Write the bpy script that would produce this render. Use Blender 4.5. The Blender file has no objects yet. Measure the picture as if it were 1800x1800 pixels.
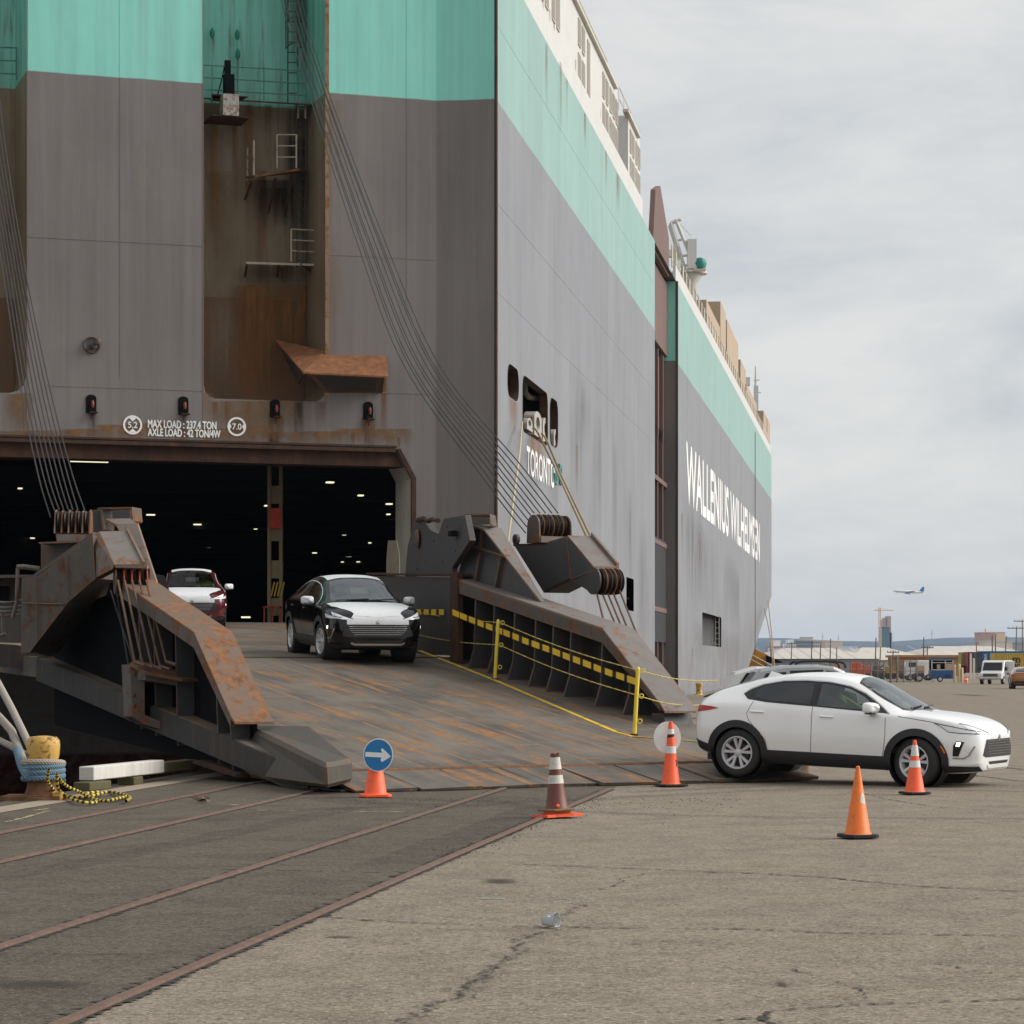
import bpy, bmesh, math, random
from mathutils import Vector, Matrix
from mathutils.bvhtree import BVHTree
from mathutils.geometry import delaunay_2d_cdt
random.seed(7)
R = math.radians
sc = bpy.context.scene
COL = sc.collection
# ------------------------------------------------------------------ camera
F, CX, YH, H = 4500.0, 900.0, 1168.0, 1.72       # focal length in photo pixels, principal column, horizon row, eye height
cam_d = bpy.data.cameras.new('camera'); cam = bpy.data.objects.new('camera', cam_d); COL.objects.link(cam)
cam.location = (0, 0, H); cam.rotation_euler = (R(90), 0, 0)
cam_d.sensor_width = 36; cam_d.lens = F/1800*36; cam_d.shift_y = (YH-900)/1800
cam_d.clip_start = 0.5; cam_d.clip_end = 40000
sc.camera = cam
# ------------------------------------------------------------------ world, sun, exposure
SUN_EL, SUN_AZ = R(33), R(86)                      # azimuth clockwise from +Y
w = bpy.data.worlds.new('World'); sc.world = w; w.use_nodes = True
nt = w.node_tree; nt.nodes.clear()
def wn(t, **k):
    n = nt.nodes.new(t)
    for a, b in k.items(): setattr(n, a, b)
    return n
sky = wn('ShaderNodeTexSky', sky_type='NISHITA', sun_disc=False, sun_elevation=SUN_EL, sun_rotation=SUN_AZ, air_density=1.0, dust_density=2.0, ozone_density=1.0)
tc = wn('ShaderNodeTexCoord')
mp = wn('ShaderNodeMapping'); mp.inputs['Scale'].default_value = (5.0, 5.0, 15.0); mp.inputs['Location'].default_value = (0.3, 0.5, 0.2)
n1 = wn('ShaderNodeTexNoise'); n1.inputs['Scale'].default_value = 1.15; n1.inputs['Detail'].default_value = 8; n1.inputs['Roughness'].default_value = .6; n1.inputs['Distortion'].default_value = .3
cr = wn('ShaderNodeValToRGB')
cr.color_ramp.elements[0].position = .26; cr.color_ramp.elements[0].color = (.50, .54, .59, 1)
cr.color_ramp.elements[1].position = .62; cr.color_ramp.elements[1].color = (.81, .81, .795, 1)
e = cr.color_ramp.elements.new(.44); e.color = (.68, .70, .712, 1)
mul = wn('ShaderNodeMixRGB', blend_type='MULTIPLY'); mul.inputs[0].default_value = 1; mul.inputs[2].default_value = (10, 10, 10, 1)
mix = wn('ShaderNodeMixRGB'); mix.inputs[0].default_value = .92
bg = wn('ShaderNodeBackground'); bg.inputs['Strength'].default_value = .1
out = wn('ShaderNodeOutputWorld')
L = nt.links.new
L(tc.outputs['Generated'], mp.inputs['Vector']); L(mp.outputs[0], n1.inputs['Vector']); L(n1.outputs['Fac'], cr.inputs[0])
L(cr.outputs[0], mul.inputs[1]); L(sky.outputs[0], mix.inputs[1]); L(mul.outputs[0], mix.inputs[2]); L(mix.outputs[0], bg.inputs['Color']); L(bg.outputs[0], out.inputs[0])
sd = bpy.data.lights.new('sun', 'SUN'); sd.energy = 3.7; sd.angle = R(45); sd.color = (1, .97, .925)
so = bpy.data.objects.new('sun', sd); COL.objects.link(so); so.location = (60, 20, 60)
sv = Vector((math.sin(SUN_AZ)*math.cos(SUN_EL), math.cos(SUN_AZ)*math.cos(SUN_EL), math.sin(SUN_EL)))
so.rotation_euler = sv.to_track_quat('Z', 'Y').to_euler()
sc.view_settings.view_transform = 'Standard'; sc.view_settings.look = 'None'
sc.view_settings.exposure = 0.0; sc.view_settings.gamma = 1.0; sc.view_settings.use_curve_mapping = False
sc.render.resolution_x = 1024; sc.render.resolution_y = 1024
try:
    sc.cycles.max_bounces = 5; sc.cycles.diffuse_bounces = 2; sc.cycles.glossy_bounces = 3; sc.cycles.transmission_bounces = 4; sc.cycles.transparent_max_bounces = 8; sc.cycles.volume_bounces = 0
except Exception: pass
# ------------------------------------------------------------------ geometry helpers
V = Vector
def P(x, y, s): return V(((x-CX)/s, F/s, H+(YH-y)/s))         # photo pixel at a distance F/s metres
def G(x, y, z=0.0): return P(x, y, (y-YH)/(H-z))              # photo pixel on level ground
class NB:                                                      # tiny node builder
    def __init__(s, name):
        s.m = bpy.data.materials.new(name); s.m.use_nodes = True
        s.t = s.m.node_tree; s.t.nodes.clear()
        s.o = s.n('ShaderNodeOutputMaterial'); s.b = s.n('ShaderNodeBsdfPrincipled'); s.l(s.b.outputs[0], s.o.inputs[0])
    def n(s, t, **k):
        x = s.t.nodes.new(t)
        for a, b in k.items(): setattr(x, a, b)
        return x
    def l(s, a, b): s.t.links.new(a, b)
    def pos(s): return s.n('ShaderNodeNewGeometry').outputs['Position']
    def obj(s): return s.n('ShaderNodeTexCoord').outputs['Object']
    def map(s, v, scale=(1,1,1), rot=(0,0,0), loc=(0,0,0)):
        m = s.n('ShaderNodeMapping'); s.l(v, m.inputs[0]); m.inputs['Scale'].default_value = scale; m.inputs['Rotation'].default_value = rot; m.inputs['Location'].default_value = loc
        return m.outputs[0]
    def noise(s, v, scale, detail=5, rough=.6, dist=0):
        m = s.n('ShaderNodeTexNoise'); s.l(v, m.inputs['Vector']); m.inputs['Scale'].default_value = scale; m.inputs['Detail'].default_value = min(detail, 5); m.inputs['Roughness'].default_value = rough; m.inputs['Distortion'].default_value = dist
        return m.outputs['Fac']
    def voro(s, v, scale, feature='F1', out='Distance'):
        m = s.n('ShaderNodeTexVoronoi', feature=feature); s.l(v, m.inputs['Vector']); m.inputs['Scale'].default_value = scale
        return m.outputs[out]
    def ramp(s, f, stops, interp='LINEAR'):
        m = s.n('ShaderNodeValToRGB'); s.l(f, m.inputs[0]); c = m.color_ramp; c.interpolation = interp
        while len(c.elements) < len(stops): c.elements.new(.5)
        for e, (p, col) in zip(c.elements, stops):
            e.position = p; e.color = (col, col, col, 1) if isinstance(col, (int, float)) else (*col[:3], 1)
        return m.outputs[0]
    def mix(s, f, a, b, mode='MIX'):
        m = s.n('ShaderNodeMixRGB', blend_type=mode)
        for i, x in ((0, f), (1, a), (2, b)):
            if isinstance(x, (int, float)):
                m.inputs[i].default_value = x if i == 0 else (x, x, x, 1)
            elif isinstance(x, tuple): m.inputs[i].default_value = (*x[:3], 1)
            else: s.l(x, m.inputs[i])
        return m.outputs[0]
    def math(s, op, a, b=None):
        m = s.n('ShaderNodeMath', operation=op)
        for i, x in ((0, a), (1, b)):
            if x is None: continue
            if isinstance(x, (int, float)): m.inputs[i].default_value = x
            else: s.l(x, m.inputs[i])
        return m.outputs[0]
    def z(s, v):
        m = s.n('ShaderNodeSeparateXYZ'); s.l(v, m.inputs[0]); return m.outputs
    def bump(s, f, strength=.3, dist=.01):
        m = s.n('ShaderNodeBump'); s.l(f, m.inputs['Height']); m.inputs['Strength'].default_value = strength; m.inputs['Distance'].default_value = dist
        s.l(m.outputs[0], s.b.inputs['Normal'])
    def col(s, c):
        if isinstance(c, tuple): s.b.inputs['Base Color'].default_value = (*c[:3], 1)
        else: s.l(c, s.b.inputs['Base Color'])
    def set(s, **k):
        for a, b in k.items():
            i = s.b.inputs[a.replace('_', ' ')]
            if hasattr(b, 'is_linked') or hasattr(b, 'links'): s.l(b, i)
            else: i.default_value = b
        return s
MAT = {}
def simple(name, c, rough=.6, metal=0.0, var=.12, scale=6.0, emit=None, coat=0.0, spec=.5):
    if name in MAT: return MAT[name]
    b = NB(name); v = b.obj()
    n = b.noise(v, scale, 6)
    b.col(b.mix(1, b.ramp(n, [(.25, tuple(x*(1-var) for x in c)), (.75, tuple(min(1, x*(1+var)) for x in c))]), (1, 1, 1), 'MULTIPLY'))
    b.set(Roughness=rough, Metallic=metal, Specular_IOR_Level=spec)
    if coat: b.b.inputs['Coat Weight'].default_value = coat; b.b.inputs['Coat Roughness'].default_value = .03
    if emit: b.b.inputs['Emission Color'].default_value = (*emit[:3], 1); b.b.inputs['Emission Strength'].default_value = emit[3]
    MAT[name] = b.m; return b.m
RUST = (.175, .068, .025)
def weathered(name, c, rough=.6, rust=.5, streak=.25, rustcol=RUST, scale=1.0, dirt=(.05, .042, .036), metal=0.0, bump=.25, edge=0.0):
    """painted steel: vertical streaks, dirt, patches of rust"""
    if name in MAT: return MAT[name]
    b = NB(name); v = b.obj()
    st = b.noise(b.map(v, (2.2*scale, 2.2*scale, .16*scale)), 2.0, 7, .65)
    c1 = b.mix(b.ramp(st, [(.36, 0), (.78, streak)]), tuple(c), dirt)
    big = b.noise(v, .7*scale, 6, .6)
    c1 = b.mix(b.ramp(big, [(.3, 0.0), (.8, .35)]), c1, tuple(x*1.25+.01 for x in c))
    rn = b.noise(v, 2.6*scale, 9, .68, .4)
    lo = .74-.30*rust
    f = b.ramp(rn, [(lo, 0), (min(.99, lo+.10), 1)])
    rc = b.ramp(b.noise(v, 9*scale, 5), [(.3, tuple(x*.55 for x in rustcol)), (.7, tuple(x*1.4 for x in rustcol))])
    rs = b.noise(b.map(v, (4*scale, 4*scale, .3*scale)), 1.6, 6, .6)
    f2 = b.math('MULTIPLY', b.ramp(rs, [(.52, 0), (.74, 1)]), min(1, rust*.9))
    c2 = b.mix(f, c1, rc); c2 = b.mix(f2, c2, rc)
    if edge:                                          # bare rusty arrises
        bv = b.n('ShaderNodeBevel', samples=4); bv.inputs['Radius'].default_value = .045
        vm = b.n('ShaderNodeVectorMath', operation='DOT_PRODUCT'); b.l(bv.outputs[0], vm.inputs[0]); b.l(b.n('ShaderNodeNewGeometry').outputs['Normal'], vm.inputs[1])
        fe = b.math('MULTIPLY', b.ramp(vm.outputs['Value'], [(.86, 1), (.985, 0)]), b.ramp(b.noise(v, 5*scale, 6), [(.34, .15), (.55, edge)]))
        c2 = b.mix(fe, c2, b.ramp(b.noise(v, 14*scale, 4), [(.3, (.13, .05, .018)), (.7, (.30, .12, .04))]))
    b.col(c2); b.set(Metallic=metal)
    b.l(b.ramp(f, [(0, rough), (1, .9)]), b.b.inputs['Roughness'])
    b.bump(b.noise(v, 22*scale, 4), bump, .006)
    MAT[name] = b.m; return b.m
def stain_mat(name, c, c2, amount=.9, radial=False, side_fade=True, sx=5.0, sz=.5, top=False):
    """a see-through stain with its own outline: strongest at the top edge (v=1), ragged downwards"""
    b = NB(name); uv = b.n('ShaderNodeTexCoord').outputs['UV']; v = b.pos(); u = b.z(uv)
    if radial:
        dx = b.math('SUBTRACT', u[0], .5); dy = b.math('SUBTRACT', u[1], .5)
        r = b.math('SQRT', b.math('ADD', b.math('MULTIPLY', dx, dx), b.math('MULTIPLY', dy, dy)))
        m = b.ramp(b.math('ADD', r, b.math('MULTIPLY', b.math('SUBTRACT', b.noise(v, 5, 6, .7), .5), .5)), [(.12, 1), (.42, 0)])
    else:
        e = b.math('MULTIPLY', b.ramp(u[0], [(0, 0), (.3, 1)]), b.ramp(u[0], [(.7, 1), (1, 0)])) if side_fade else b.ramp(u[0], [(0, 1), (1, 0)])
        n = b.noise(b.map(v, (sx, sx, sz)), 1.0, 7, .65)
        f = b.math('MULTIPLY', b.ramp(n, [(.32, .1), (.62, 1)]), b.ramp(b.math('ADD', u[1], b.math('MULTIPLY', b.math('SUBTRACT', b.noise(b.map(v, (sx*1.5, sx*1.5, .2)), 1.0, 4), .5), .9)), [(0.02, 0), (.75, 1)]))
        m = b.math('MULTIPLY', b.math('MULTIPLY', e, f), b.ramp(u[1], [(.0, 0), (.08, 1), (.6, 1), (1, 0)] if top else [(.0, 0), (.08, 1), (.97, 1), (1, .6)]))
    m = b.math('MULTIPLY', m, amount)
    b.col(b.mix(b.noise(v, 4, 4), c, c2)); b.set(Roughness=.9, Specular_IOR_Level=.2)
    t = b.n('ShaderNodeBsdfTransparent'); mx = b.n('ShaderNodeMixShader'); b.l(m, mx.inputs[0]); b.l(t.outputs[0], mx.inputs[1]); b.l(b.b.outputs[0], mx.inputs[2]); b.l(mx.outputs[0], b.o.inputs[0])
    MAT[name] = b.m; return b.m
def uv_quad(name, pts, mat, parent):
    """pts: bottom left, bottom right, top right, top left"""
    o = mesh(name, pts, [(0, 1, 2, 3)], mat, parent); l = o.data.uv_layers.new(name='UVMap')
    for i, q in enumerate(((0, 0), (1, 0), (1, 1), (0, 1))): l.data[i].uv = q
    return o
OFF = {}
def thing(name, loc, label, cat, group=None, rotz=0.0, rot=None):
    o = bpy.data.objects.new(name, None); COL.objects.link(o)
    o.location = loc; o.rotation_euler = rot or (0, 0, rotz); o.empty_display_size = .2
    o['label'] = label; o['category'] = cat
    if group: o['group'] = group
    OFF[o.name] = o.matrix_basis.copy(); return o
def tag(o, label, cat, group=None):
    o['label'] = label; o['category'] = cat
    if group: o['group'] = group
    return o
def mesh(name, vs, fs, mat, parent=None, smooth=False, local=False, fm=None, label=None):
    me = bpy.data.meshes.new(name); me.from_pydata([tuple(v) for v in vs], [], fs)
    for m in (mat if isinstance(mat, (list, tuple)) else [mat]): me.materials.append(m)
    if fm: me.polygons.foreach_set('material_index', fm)
    if smooth: me.polygons.foreach_set('use_smooth', [True]*len(me.polygons))
    me.update()
    o = bpy.data.objects.new(name, me); COL.objects.link(o)
    if parent is not None:
        o.parent = parent
        if not local and parent.name in OFF: o.matrix_parent_inverse = OFF[parent.name].inverted()
    if label: o['label'] = label
    return o
def struct(o): o['kind'] = 'structure'; return o
class MB:                                                      # mesh collector
    def __init__(s): s.v = []; s.f = []; s.m = []
    def add(s, vs, fs, m=0):
        k = len(s.v); s.v += [V(a) for a in vs]; s.f += [tuple(i+k for i in f) for f in fs]; s.m += [m]*len(fs); return s
    def box(s, c, size, ax=None, m=0, bev=0):
        """box about centre c, size along the axes ax (3 vectors)"""
        a = ax or (V((1,0,0)), V((0,1,0)), V((0,0,1))); c = V(c)
        q = [c + a[0]*(i*size[0]/2) + a[1]*(j*size[1]/2) + a[2]*(k*size[2]/2) for i in (-1,1) for j in (-1,1) for k in (-1,1)]
        return s.add(q, [(0,1,3,2),(4,6,7,5),(0,4,5,1),(2,3,7,6),(0,2,6,4),(1,5,7,3)], m)
    def prism(s, poly, vec, m=0):
        n = len(poly); vec = V(vec); a = [V(p) for p in poly]; b = [p+vec for p in a]
        return s.add(a+b, [tuple(range(n))[::-1], tuple(range(n, 2*n))] + [(i, (i+1) % n, n+(i+1) % n, n+i) for i in range(n)], m)
    def tube(s, pts, r, seg=8, m=0, cap=True):
        pts = [V(p) for p in pts]; n = len(pts); rr = r if isinstance(r, (list, tuple)) else [r]*n
        vs = []; up = V((0, 0, 1)); prev = None
        for i, p in enumerate(pts):
            d = (pts[min(i+1, n-1)]-pts[max(i-1, 0)])
            d = d.normalized() if d.length > 1e-9 else V((0,0,1))
            if prev is None:
                x = d.cross(up if abs(d.z) < .95 else V((1,0,0))).normalized()
            else:
                x = (prev - d*prev.dot(d)); x = x.normalized() if x.length > 1e-6 else d.orthogonal().normalized()
            prev = x; y = d.cross(x)
            for k in range(seg):
                a = 2*math.pi*k/seg; vs.append(p + x*(rr[i]*math.cos(a)) + y*(rr[i]*math.sin(a)))
        fs = [(i*seg+k, i*seg+(k+1) % seg, (i+1)*seg+(k+1) % seg, (i+1)*seg+k) for i in range(n-1) for k in range(seg)]
        if cap: fs += [tuple(range(seg))[::-1], tuple(range((n-1)*seg, n*seg))]
        return s.add(vs, fs, m)
    def lathe(s, prof, org=(0,0,0), axis=(0,0,1), seg=24, m=0, cap=True):
        """prof: list of (radius, height along axis)"""
        axis = V(axis).normalized(); x = axis.orthogonal().normalized(); y = axis.cross(x); org = V(org)
        vs = [org + axis*h + x*(r*math.cos(2*math.pi*k/seg)) + y*(r*math.sin(2*math.pi*k/seg)) for r, h in prof for k in range(seg)]
        n = len(prof)
        fs = [(i*seg+k, i*seg+(k+1) % seg, (i+1)*seg+(k+1) % seg, (i+1)*seg+k) for i in range(n-1) for k in range(seg)]
        if cap: fs += [tuple(range(seg))[::-1], tuple(range((n-1)*seg, n*seg))]
        return s.add(vs, fs, m)
    def out(s, name, mat, parent=None, smooth=False, local=False, label=None, bevel=0):
        o = mesh(name, s.v, s.f, mat, parent, smooth, local, s.m if isinstance(mat, (list, tuple)) else None, label)
        bm = bmesh.new(); bm.from_mesh(o.data); bmesh.ops.delete(bm, geom=[v for v in bm.verts if not v.link_faces], context='VERTS'); bmesh.ops.recalc_face_normals(bm, faces=bm.faces)
        if bevel:
            try: bmesh.ops.bevel(bm, geom=[e for e in bm.edges if len(e.link_faces) == 2 and e.calc_face_angle(0) > .6], offset=bevel, segments=1, affect='EDGES', clamp_overlap=True)
            except Exception: pass
        bm.to_mesh(o.data); bm.free()
        if smooth: 
            o.data.polygons.foreach_set('use_smooth', [True]*len(o.data.polygons))
            try: o.data.set_sharp_from_angle(angle=R(38))
            except Exception: pass
        return o
def inpoly(p, poly):
    x, y = p; c = False; j = len(poly)-1
    for i in range(len(poly)):
        xi, yi = poly[i]; xj, yj = poly[j]
        if (yi > y) != (yj > y) and x < (xj-xi)*(y-yi)/(yj-yi)+xi: c = not c
        j = i
    return c
def cdt(outer, holes=(), grid=None):
    """triangulate a 2D polygon with holes and an optional inner grid of points"""
    pts = []; edges = []
    for poly in [outer]+list(holes):
        k = len(pts); n = len(poly); pts += [V(p) for p in poly]; edges += [(k+i, k+(i+1) % n) for i in range(n)]
    if grid:
        xs = [p[0] for p in outer]; ys = [p[1] for p in outer]; gx, gy = grid if isinstance(grid, tuple) else (grid, grid)
        x = min(xs)+gx*.5
        while x < max(xs):
            y = min(ys)+gy*.5
            while y < max(ys):
                if inpoly((x, y), outer) and not any(inpoly((x, y), h) for h in holes): pts.append(V((x, y)))
                y += gy
            x += gx
    r = delaunay_2d_cdt(pts, edges, [], 0, 1e-6)
    vs = r[0]; fs = []
    for f in r[2]:
        c = (sum(vs[i][0] for i in f)/len(f), sum(vs[i][1] for i in f)/len(f))
        if inpoly(c, outer) and not any(inpoly(c, h) for h in holes): fs.append(tuple(f))
    return [(v[0], v[1]) for v in vs], fs
def rrect(x0, y0, x1, y1, r, seg=5):
    o = []
    for cx, cy, a0 in ((x1-r, y1-r, 0), (x0+r, y1-r, 90), (x0+r, y0+r, 180), (x1-r, y0+r, 270)):
        for k in range(seg+1):
            a = R(a0+90*k/seg); o.append((cx+r*math.cos(a), cy+r*math.sin(a)))
    return o
def catmull(pts, n=6):
    pts = [V(p) for p in pts]; o = []
    for i in range(len(pts)-1):
        p0 = pts[max(i-1, 0)]; p1 = pts[i]; p2 = pts[i+1]; p3 = pts[min(i+2, len(pts)-1)]
        for k in range(n):
            t = k/n; o.append(.5*((2*p1)+(p2-p0)*t+(2*p0-5*p1+4*p2-p3)*t*t+(3*p1-p0-3*p2+p3)*t**3))
    o.append(pts[-1]); return o
def text_mesh(body, size=1.0):
    """flat lettering as (verts, faces) in the XY plane, scaled to unit height, left bottom at the origin"""
    c = bpy.data.curves.new('lettering', 'FONT'); c.body = body; c.size = size; c.fill_mode = 'FRONT'; c.resolution_u = 3
    o = bpy.data.objects.new('lettering', c); COL.objects.link(o)
    dg = bpy.context.evaluated_depsgraph_get(); me = o.evaluated_get(dg).to_mesh()
    vs = [v.co.copy() for v in me.vertices]; fs = [tuple(p.vertices) for p in me.polygons]
    o.evaluated_get(dg).to_mesh_clear(); bpy.data.objects.remove(o); bpy.data.curves.remove(c)
    x0 = min(v.x for v in vs); x1 = max(v.x for v in vs); y0 = min(v.y for v in vs); y1 = max(v.y for v in vs)
    return [((v.x-x0)/(x1-x0), (v.y-y0)/(y1-y0)) for v in vs], fs, (x1-x0)/(y1-y0)
def text_on(name, body, o, ex, ey, wdt, hgt, mat, parent, bold=0.0, local=False):
    """lettering on a plane: corner o, unit axes ex, ey, overall size in metres"""
    vs, fs, _ = text_mesh(body); b = MB(); o = V(o); ex = V(ex); ey = V(ey)
    nrm = ex.cross(ey).normalized()*.006
    offs = [(0, 0)] if not bold else [(0, 0), (bold, 0), (-bold, 0), (0, bold), (0, -bold)]
    for i, (dx, dy) in enumerate(offs):
        b.add([o+ex*(x*wdt+dx)+ey*(y*hgt+dy)+nrm*(i*.25) for x, y in vs], fs)
    me = mesh(name, b.v, b.f, mat, parent, local=local); return me
# ================================================================== materials shared by ship and quay
def ship_paint(name, dirt=.3, rust=.25, g0=(.168, .148, .141), g1=(.205, .183, .174), t0=(.235, .62, .52), t1=(.28, .68, .58), gs=(.255, .236, .226), hs=1.0):
    b = NB(name); v = b.pos(); z = b.z(v)[2]
    st = b.noise(b.map(v, (1.6*hs, 1.6*hs, .05)), 2.0, 8, .68)
    st2 = b.noise(b.map(v, (2.6*hs, 2.6*hs, .06)), 1.4, 8, .7, .4)
    patch = b.noise(b.map(v, (.35, .35, .22)), 1.0, 5, .55)
    edge = b.math('ADD', z, b.math('MULTIPLY', b.noise(v, .8, 3), .05))
    grey = b.mix(b.ramp(patch, [(.35, 0), (.7, 1)]), g0, g1)
    grey = b.mix(b.ramp(st2, [(.42, 0), (.75, .45)]), grey, gs)
    teal = b.mix(b.ramp(patch, [(.3, 0), (.7, 1)]), t0, t1)
    teal = b.mix(b.ramp(st2, [(.5, 0), (.8, .35)]), teal, tuple((x+y)/2 for x, y in zip(t1, gs)))
    red = b.mix(b.ramp(st, [(.3, 0), (.7, 1)]), (.055, .014, .012), (.09, .028, .022))
    c = b.mix(b.ramp(b.math('MULTIPLY', b.math('ADD', edge, .9), 8.0), [(.0, 0), (1, 1)]), red, grey)
    c = b.mix(b.ramp(b.math('MULTIPLY', b.math('SUBTRACT', edge, 18.2), 30.0), [(0, 0), (1, 1)]), c, teal)
    c = b.mix(b.ramp(st, [(.45, 0), (.78, dirt)]), c, (.075, .062, .052))
    # boot top of grime and rust bleeding low on the hull
    low = b.ramp(b.math('DIVIDE', z, 7.0), [(0, 1), (1, 0)])
    lown = b.math('MULTIPLY', low, b.ramp(b.noise(b.map(v, (2.5*hs, 2.5*hs, .22)), 1.3, 7, .65), [(.42, 0), (.68, .85)]))
    c = b.mix(lown, c, (.15, .118, .10))
    f = b.ramp(b.noise(b.map(v, (3.2, 3.2, .22)), 1.5, 8, .66), [(.80-.34*rust, 0), (.95-.3*rust, .85)])
    rc = b.ramp(b.noise(v, 6, 5), [(.3, (.085, .038, .017)), (.7, (.21, .095, .036))])
    c = b.mix(f, c, rc)
    b.col(c); b.set(Roughness=.55, Specular_IOR_Level=.3)
    # welded plating: faint hungry-horse dents
    b.bump(b.math('ADD', b.noise(b.map(v, (.9, .9, .5)), 1.0, 2), b.math('MULTIPLY', b.noise(v, 30, 3), .04)), .4, .06)
    MAT[name] = b.m; return b.m
paint_side = ship_paint('ship paint sun bleached', .18, .03, (.212, .217, .235), (.245, .250, .268), (.255, .405, .372), (.285, .44, .405), (.30, .305, .318), hs=.22)
paint_facet = ship_paint('ship paint clean', .22, .03)
paint_rec = ship_paint('ship paint rust streaked', .55, .76, (.195, .145, .092), (.285, .228, .160), (.20, .52, .43), (.24, .58, .49), (.26, .20, .13))
def rust_mat(name, a=(.055, .026, .014), c=(.24, .105, .04), rough=.88, sc=1.0):
    b = NB(name); v = b.pos()
    n = b.noise(b.map(v, (1.6*sc, 1.6*sc, .6*sc)), 2.2, 9, .68, .3)
    k = b.ramp(n, [(.25, a), (.5, tuple((x+y)/2 for x, y in zip(a, c))), (.68, c), (.85, (.23, .17, .12))])
    b.col(k); b.set(Roughness=rough); b.bump(b.noise(v, 18, 6), .4, .01); MAT[name] = b.m; return b.m
rusty = rust_mat('rust heavy')
rusty_dark = rust_mat('rust dark', (.02, .011, .008), (.085, .036, .018))
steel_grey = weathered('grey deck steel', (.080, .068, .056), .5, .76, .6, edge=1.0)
steel_lit = weathered('lit grey plate with rust edge', (.165, .148, .134), .55, .60, .4, (.19, .088, .042), edge=1.0)  # paler copy of the deck steel for plates that catch the light
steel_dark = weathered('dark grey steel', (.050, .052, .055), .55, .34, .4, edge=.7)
white_paint = weathered('white deck paint', (.60, .59, .56), .5, .16, .10, (.42, .22, .09))
cream_paint = weathered('cream deck paint', (.60, .56, .47), .55, .30, .2)
beige = weathered('beige housing', (.44, .33, .23), .6, .12, .2)
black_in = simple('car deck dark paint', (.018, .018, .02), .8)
black_hole = simple('black coat and void shade', (.009, .009, .010), .95, spec=.08)  # near black, also painted where voids are only deep shade
letter_white = weathered('white lettering paint', (.84, .83, .80), .6, .06, .08, (.36, .2, .09))
lamp_em = simple('deck lamp glow', (.9, .88, .7), .4, emit=(1, .93, .62, 1.1))
lamp_em.cycles.emission_sampling = 'NONE'
brown_steel = weathered('brown primer steel', (.15, .085, .072), .65, .32, .3)
orange_red = simple('orange red paint', (.55, .09, .02), .55, var=.3)
teal_paint = simple('teal green paint', (.012, .20, .15), .5)
glass_dark = simple('dark window glass', (.23, .17, .11), .25)
# ================================================================== ship frame of reference
XV, DS = 1555.0, 11.2
ta = (XV-CX)/F; AL = math.atan(ta); ca, sa = math.cos(AL), math.sin(AL)
A3 = V((sa, ca, 0)); N3 = V((-ca, sa, 0)); UZ = V((0, 0, 1))
def S(q, D, z): return A3*q + N3*D + UZ*z
def side_s(x, D=DS): return ca*(XV-x)/D
def sq(x, D=DS):
    s = side_s(x, D); return (sa*(x-CX)+ca*F)/s
def sz(x, y, D=DS): return H+(YH-y)/side_s(x, D)
TEAL_TOP = 22.57
ship = thing('cargo_ship', S(sq(872), DS, -2.6), 'huge grey and teal car carrier ship berthed at the quay with open stern door', 'ship')
# ---- starboard side, aft length with mooring openings
def side_panel(name, outer, holes, D, mat, grid=None):
    vs, fs = cdt(outer, holes, grid)
    return mesh(name, [S(q, D, z) for q, z in vs], fs, mat, ship)
def px_open(x0, y0, x1, y1, r=.35, yb=None):
    """opening given by the photo columns and the rows at its left edge"""
    return rrect(sq(x0), sz(x0, y1), sq(x1), sz(x0, y0), r)
q0, q1 = sq(872), sq(1151)
holes = [px_open(892, 637, 910.5, 694, .45), px_open(918.5, 658, 961.5, 757, .4), px_open(966.5, 697, 979.5, 780, .45), px_open(1101, 1014, 1114, 1072, .1)]
side_panel('hull_side_plating', [(q0, -4), (q1, -4), (q1, TEAL_TOP), (q0, TEAL_TOP)], holes, DS, paint_side)
# recess rooms behind the openings
def room(name, q0, q1, z0, z1, D0, D1, mat):
    b = MB(); c = [S(q, D, z) for q in (q0, q1) for D in (D0, D1) for z in (z0, z1)]
    b.add(c, [(2,3,7,6),(0,1,3,2),(4,6,7,5),(0,2,6,4),(1,5,7,3)]); return b.out(name, mat, ship)
room('mooring_deck', sq(884), sq(990), 8.55, 12.2, DS+.05, DS+5, steel_dark)
room('hatch_recess', sq(1096), sq(1120), sz(1101, 1085), sz(1101, 1000), DS+.05, DS+2.5, black_hole)
# rims of the openings
for h in holes[:3]:
    b = MB(); n = len(h)
    for D, in ((DS-.03,), (DS+.25,)):
        b.v += [S(q, D, z) for q, z in h]
    cx_ = sum(p[0] for p in h)/n; cz_ = sum(p[1] for p in h)/n
    b.f = [(i, (i+1) % n, n+(i+1) % n, n+i) for i in range(n)]; b.m = [0]*n
    b.out('opening_rim', rusty_dark, ship)
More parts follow.
